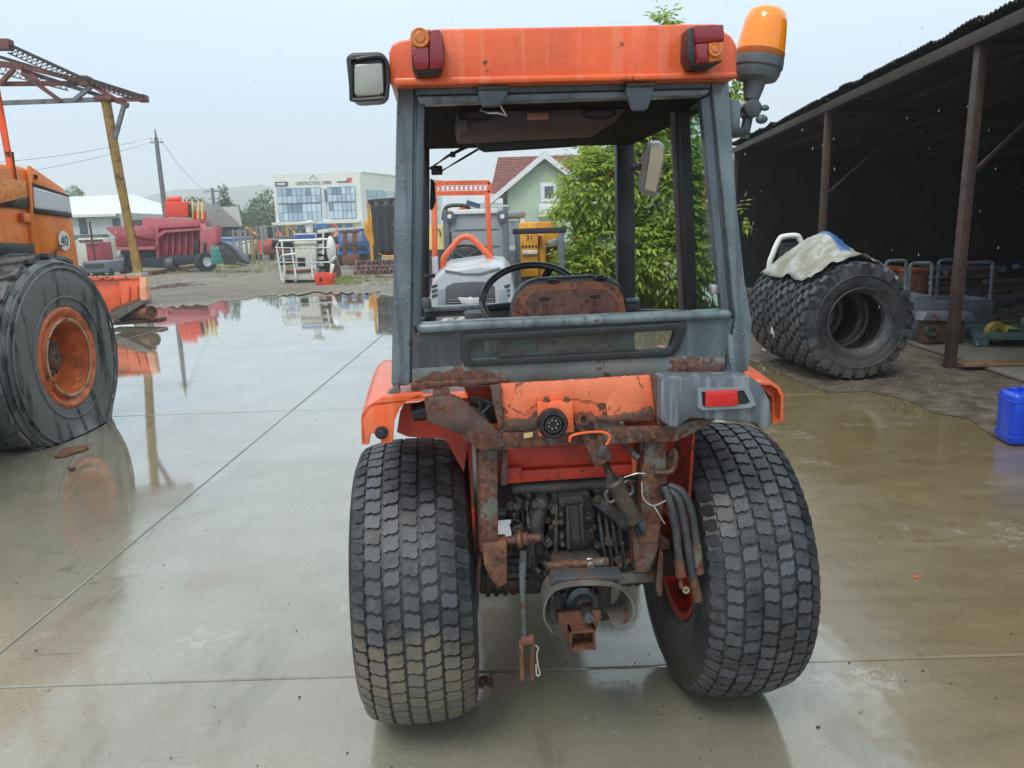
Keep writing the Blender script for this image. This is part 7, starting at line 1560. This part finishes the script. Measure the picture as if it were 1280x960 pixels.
# grass: tufts along the edge of the yard
gm = MB(); m_grass = leafmat('grass_blade', (.11, .14, .03), (.20, .23, .06), .3)
def tuft(p, h, n):
    for q in range(n):
        a = RND.uniform(0, 6.28); l = RND.uniform(.5, 1.2) * h; d = V((math.cos(a) * .5, math.sin(a) * .5, 1)); s_ = V((-math.sin(a), math.cos(a), 0)) * .012 * (1 + h * 3)
        b_ = V(p) + V((RND.uniform(-.12, .12), RND.uniform(-.12, .12), 0)); gm.add([b_ - s_, b_ + s_, b_ + d * l], [(0, 1, 2)])
for k in range(900):
    px = RND.uniform(150, 530); py = RND.choice((RND.uniform(338, 352), RND.uniform(332, 341), RND.uniform(325, 334), RND.uniform(350, 362) if px > 390 else 334)); p = gp(px, py)
    if mnoise.noise(V((p.x * .25, p.y * .18, 1))) < (-.05 if py < 340 else .12): continue
    tuft((p.x, p.y, -.05), RND.uniform(.06, .22), 9)
for k in range(160):
    p = gp(RND.choice((RND.uniform(428, 492), RND.uniform(415, 440))), RND.uniform(344, 357)); tuft((p.x, p.y, -.05), RND.uniform(.06, .2), 10)
for k in range(120): p = V((RND.uniform(.3, 4.0), RND.uniform(14.2, 17), -.02)); tuft(p, RND.uniform(.08, .3), 8)
go = gm.build('grass', m_grass, recalc=False, kind='stuff'); tag(go, 'straggly green grass along the edge of the yard', 'grass')
# ------------------------------------------------------------------ crumbs on the concrete
cb = MB()
for k in range(170):
    px = RND.uniform(0, 1280); py = RND.uniform(520, 960); p = gp(px, py); r_ = RND.choice((.0016, .002, .003, .004)) * RND.uniform(.6, 1.3)
    if p.x > 4: continue
    cb.sph(p + V((0, 0, r_ * .3)), (r_ * RND.uniform(.7, 1.8), r_, r_ * .5), 5, 3)
tag(cb.build('crumbs', mat('dark_crumb', (.05, .042, .032), .7, var=.5, sc=40), recalc=False, kind='stuff'), 'small dark crumbs scattered on the wet concrete', 'crumbs')
p = gp(602, 852); m = MB(p)
for k in range(5): m.sph(p + V((RND.uniform(-.02, .03), RND.uniform(-.012, .012), .007)), (RND.uniform(.01, .022), .012, .009), 6, 4)
o = m.build('rust_flake', m_rust, kind=None); o.location = p; tag(o, 'rusty clod lying beside the muddy turf tyre', 'clod')
p = gp(1145, 722); m = MB(p); m.box(p + V((0, 0, .004)), (.016, .010, .008)); o = m.build('orange_chip', m_orange); o.location = p; tag(o, 'tiny orange paint chip on the brown concrete', 'chip')
p = gp(88, 565); m = MB(p); m.prism([p + V((math.cos(a) * .09 * (1 + .3 * math.sin(3 * a)), math.sin(a) * .16, .003)) for a in [k * .524 for k in range(12)]], (0, 0, .006)); o = m.build('rust_plate', m_rust_or); o.location = p; tag(o, 'flat rusty plate lying by the big sagging tyre', 'plate')
p = gp(90, 588); m = MB(p); m.sph(p + V((0, 0, .015)), (.03, .022, .018), 8, 5); o = m.build('stone', m_rust_grey); o.location = p; tag(o, 'small dark stone near the rusty plate', 'stone')
# ------------------------------------------------------------------ falling rain drops
rm_, nt, bs = newmat('rain_water'); bs.inputs['Base Color'].default_value = (.85, .88, .9, 1); bs.inputs['Roughness'].default_value = .1; bs.inputs['Transmission Weight'].default_value = .35; bs.inputs['IOR'].default_value = 1.33
rn = MB()
for k in range(520):
    d = RND.uniform(2.6, 9.0); px = RND.uniform(-60, 1340); py = RND.uniform(-20, 520); p = at(px, py, d)
    if p.z < .1: continue
    r_ = RND.uniform(.0008, .0019) ; L = RND.uniform(.006, .016)
    rn.add([p + V((0, 0, -L * .45)), p + V((r_, 0, 0)), p + V((-r_ * .5, r_ * .87, 0)), p + V((-r_ * .5, -r_ * .87, 0)), p + V((r_ * .4, 0, L * .55))], [(0, 2, 1), (0, 3, 2), (0, 1, 3), (4, 1, 2), (4, 2, 3), (4, 3, 1)])
ro2 = rn.build('rain', rm_, recalc=False, kind='stuff'); tag(ro2, 'fine falling rain drops against the dark shed', 'rain')
# ------------------------------------------------------------------ damp air
hz = MB(); hz.bb(-2200, 2200, -60, 1650, -14, 135); hm_ = bpy.data.materials.new('damp_air'); hm_.use_nodes = True; nt = hm_.node_tree; nt.nodes.clear()
vo_ = N(nt, 'ShaderNodeVolumePrincipled'); vo_.inputs['Color'].default_value = (.93, .965, 1, 1); vo_.inputs['Density'].default_value = .0013; vo_.inputs['Anisotropy'].default_value = .2
ou_ = N(nt, 'ShaderNodeOutputMaterial'); nt.links.new(vo_.outputs[0], ou_.inputs['Volume'])
ho_ = hz.build('haze', hm_, kind='stuff'); tag(ho_, 'pale damp haze fading the far hills', 'haze')
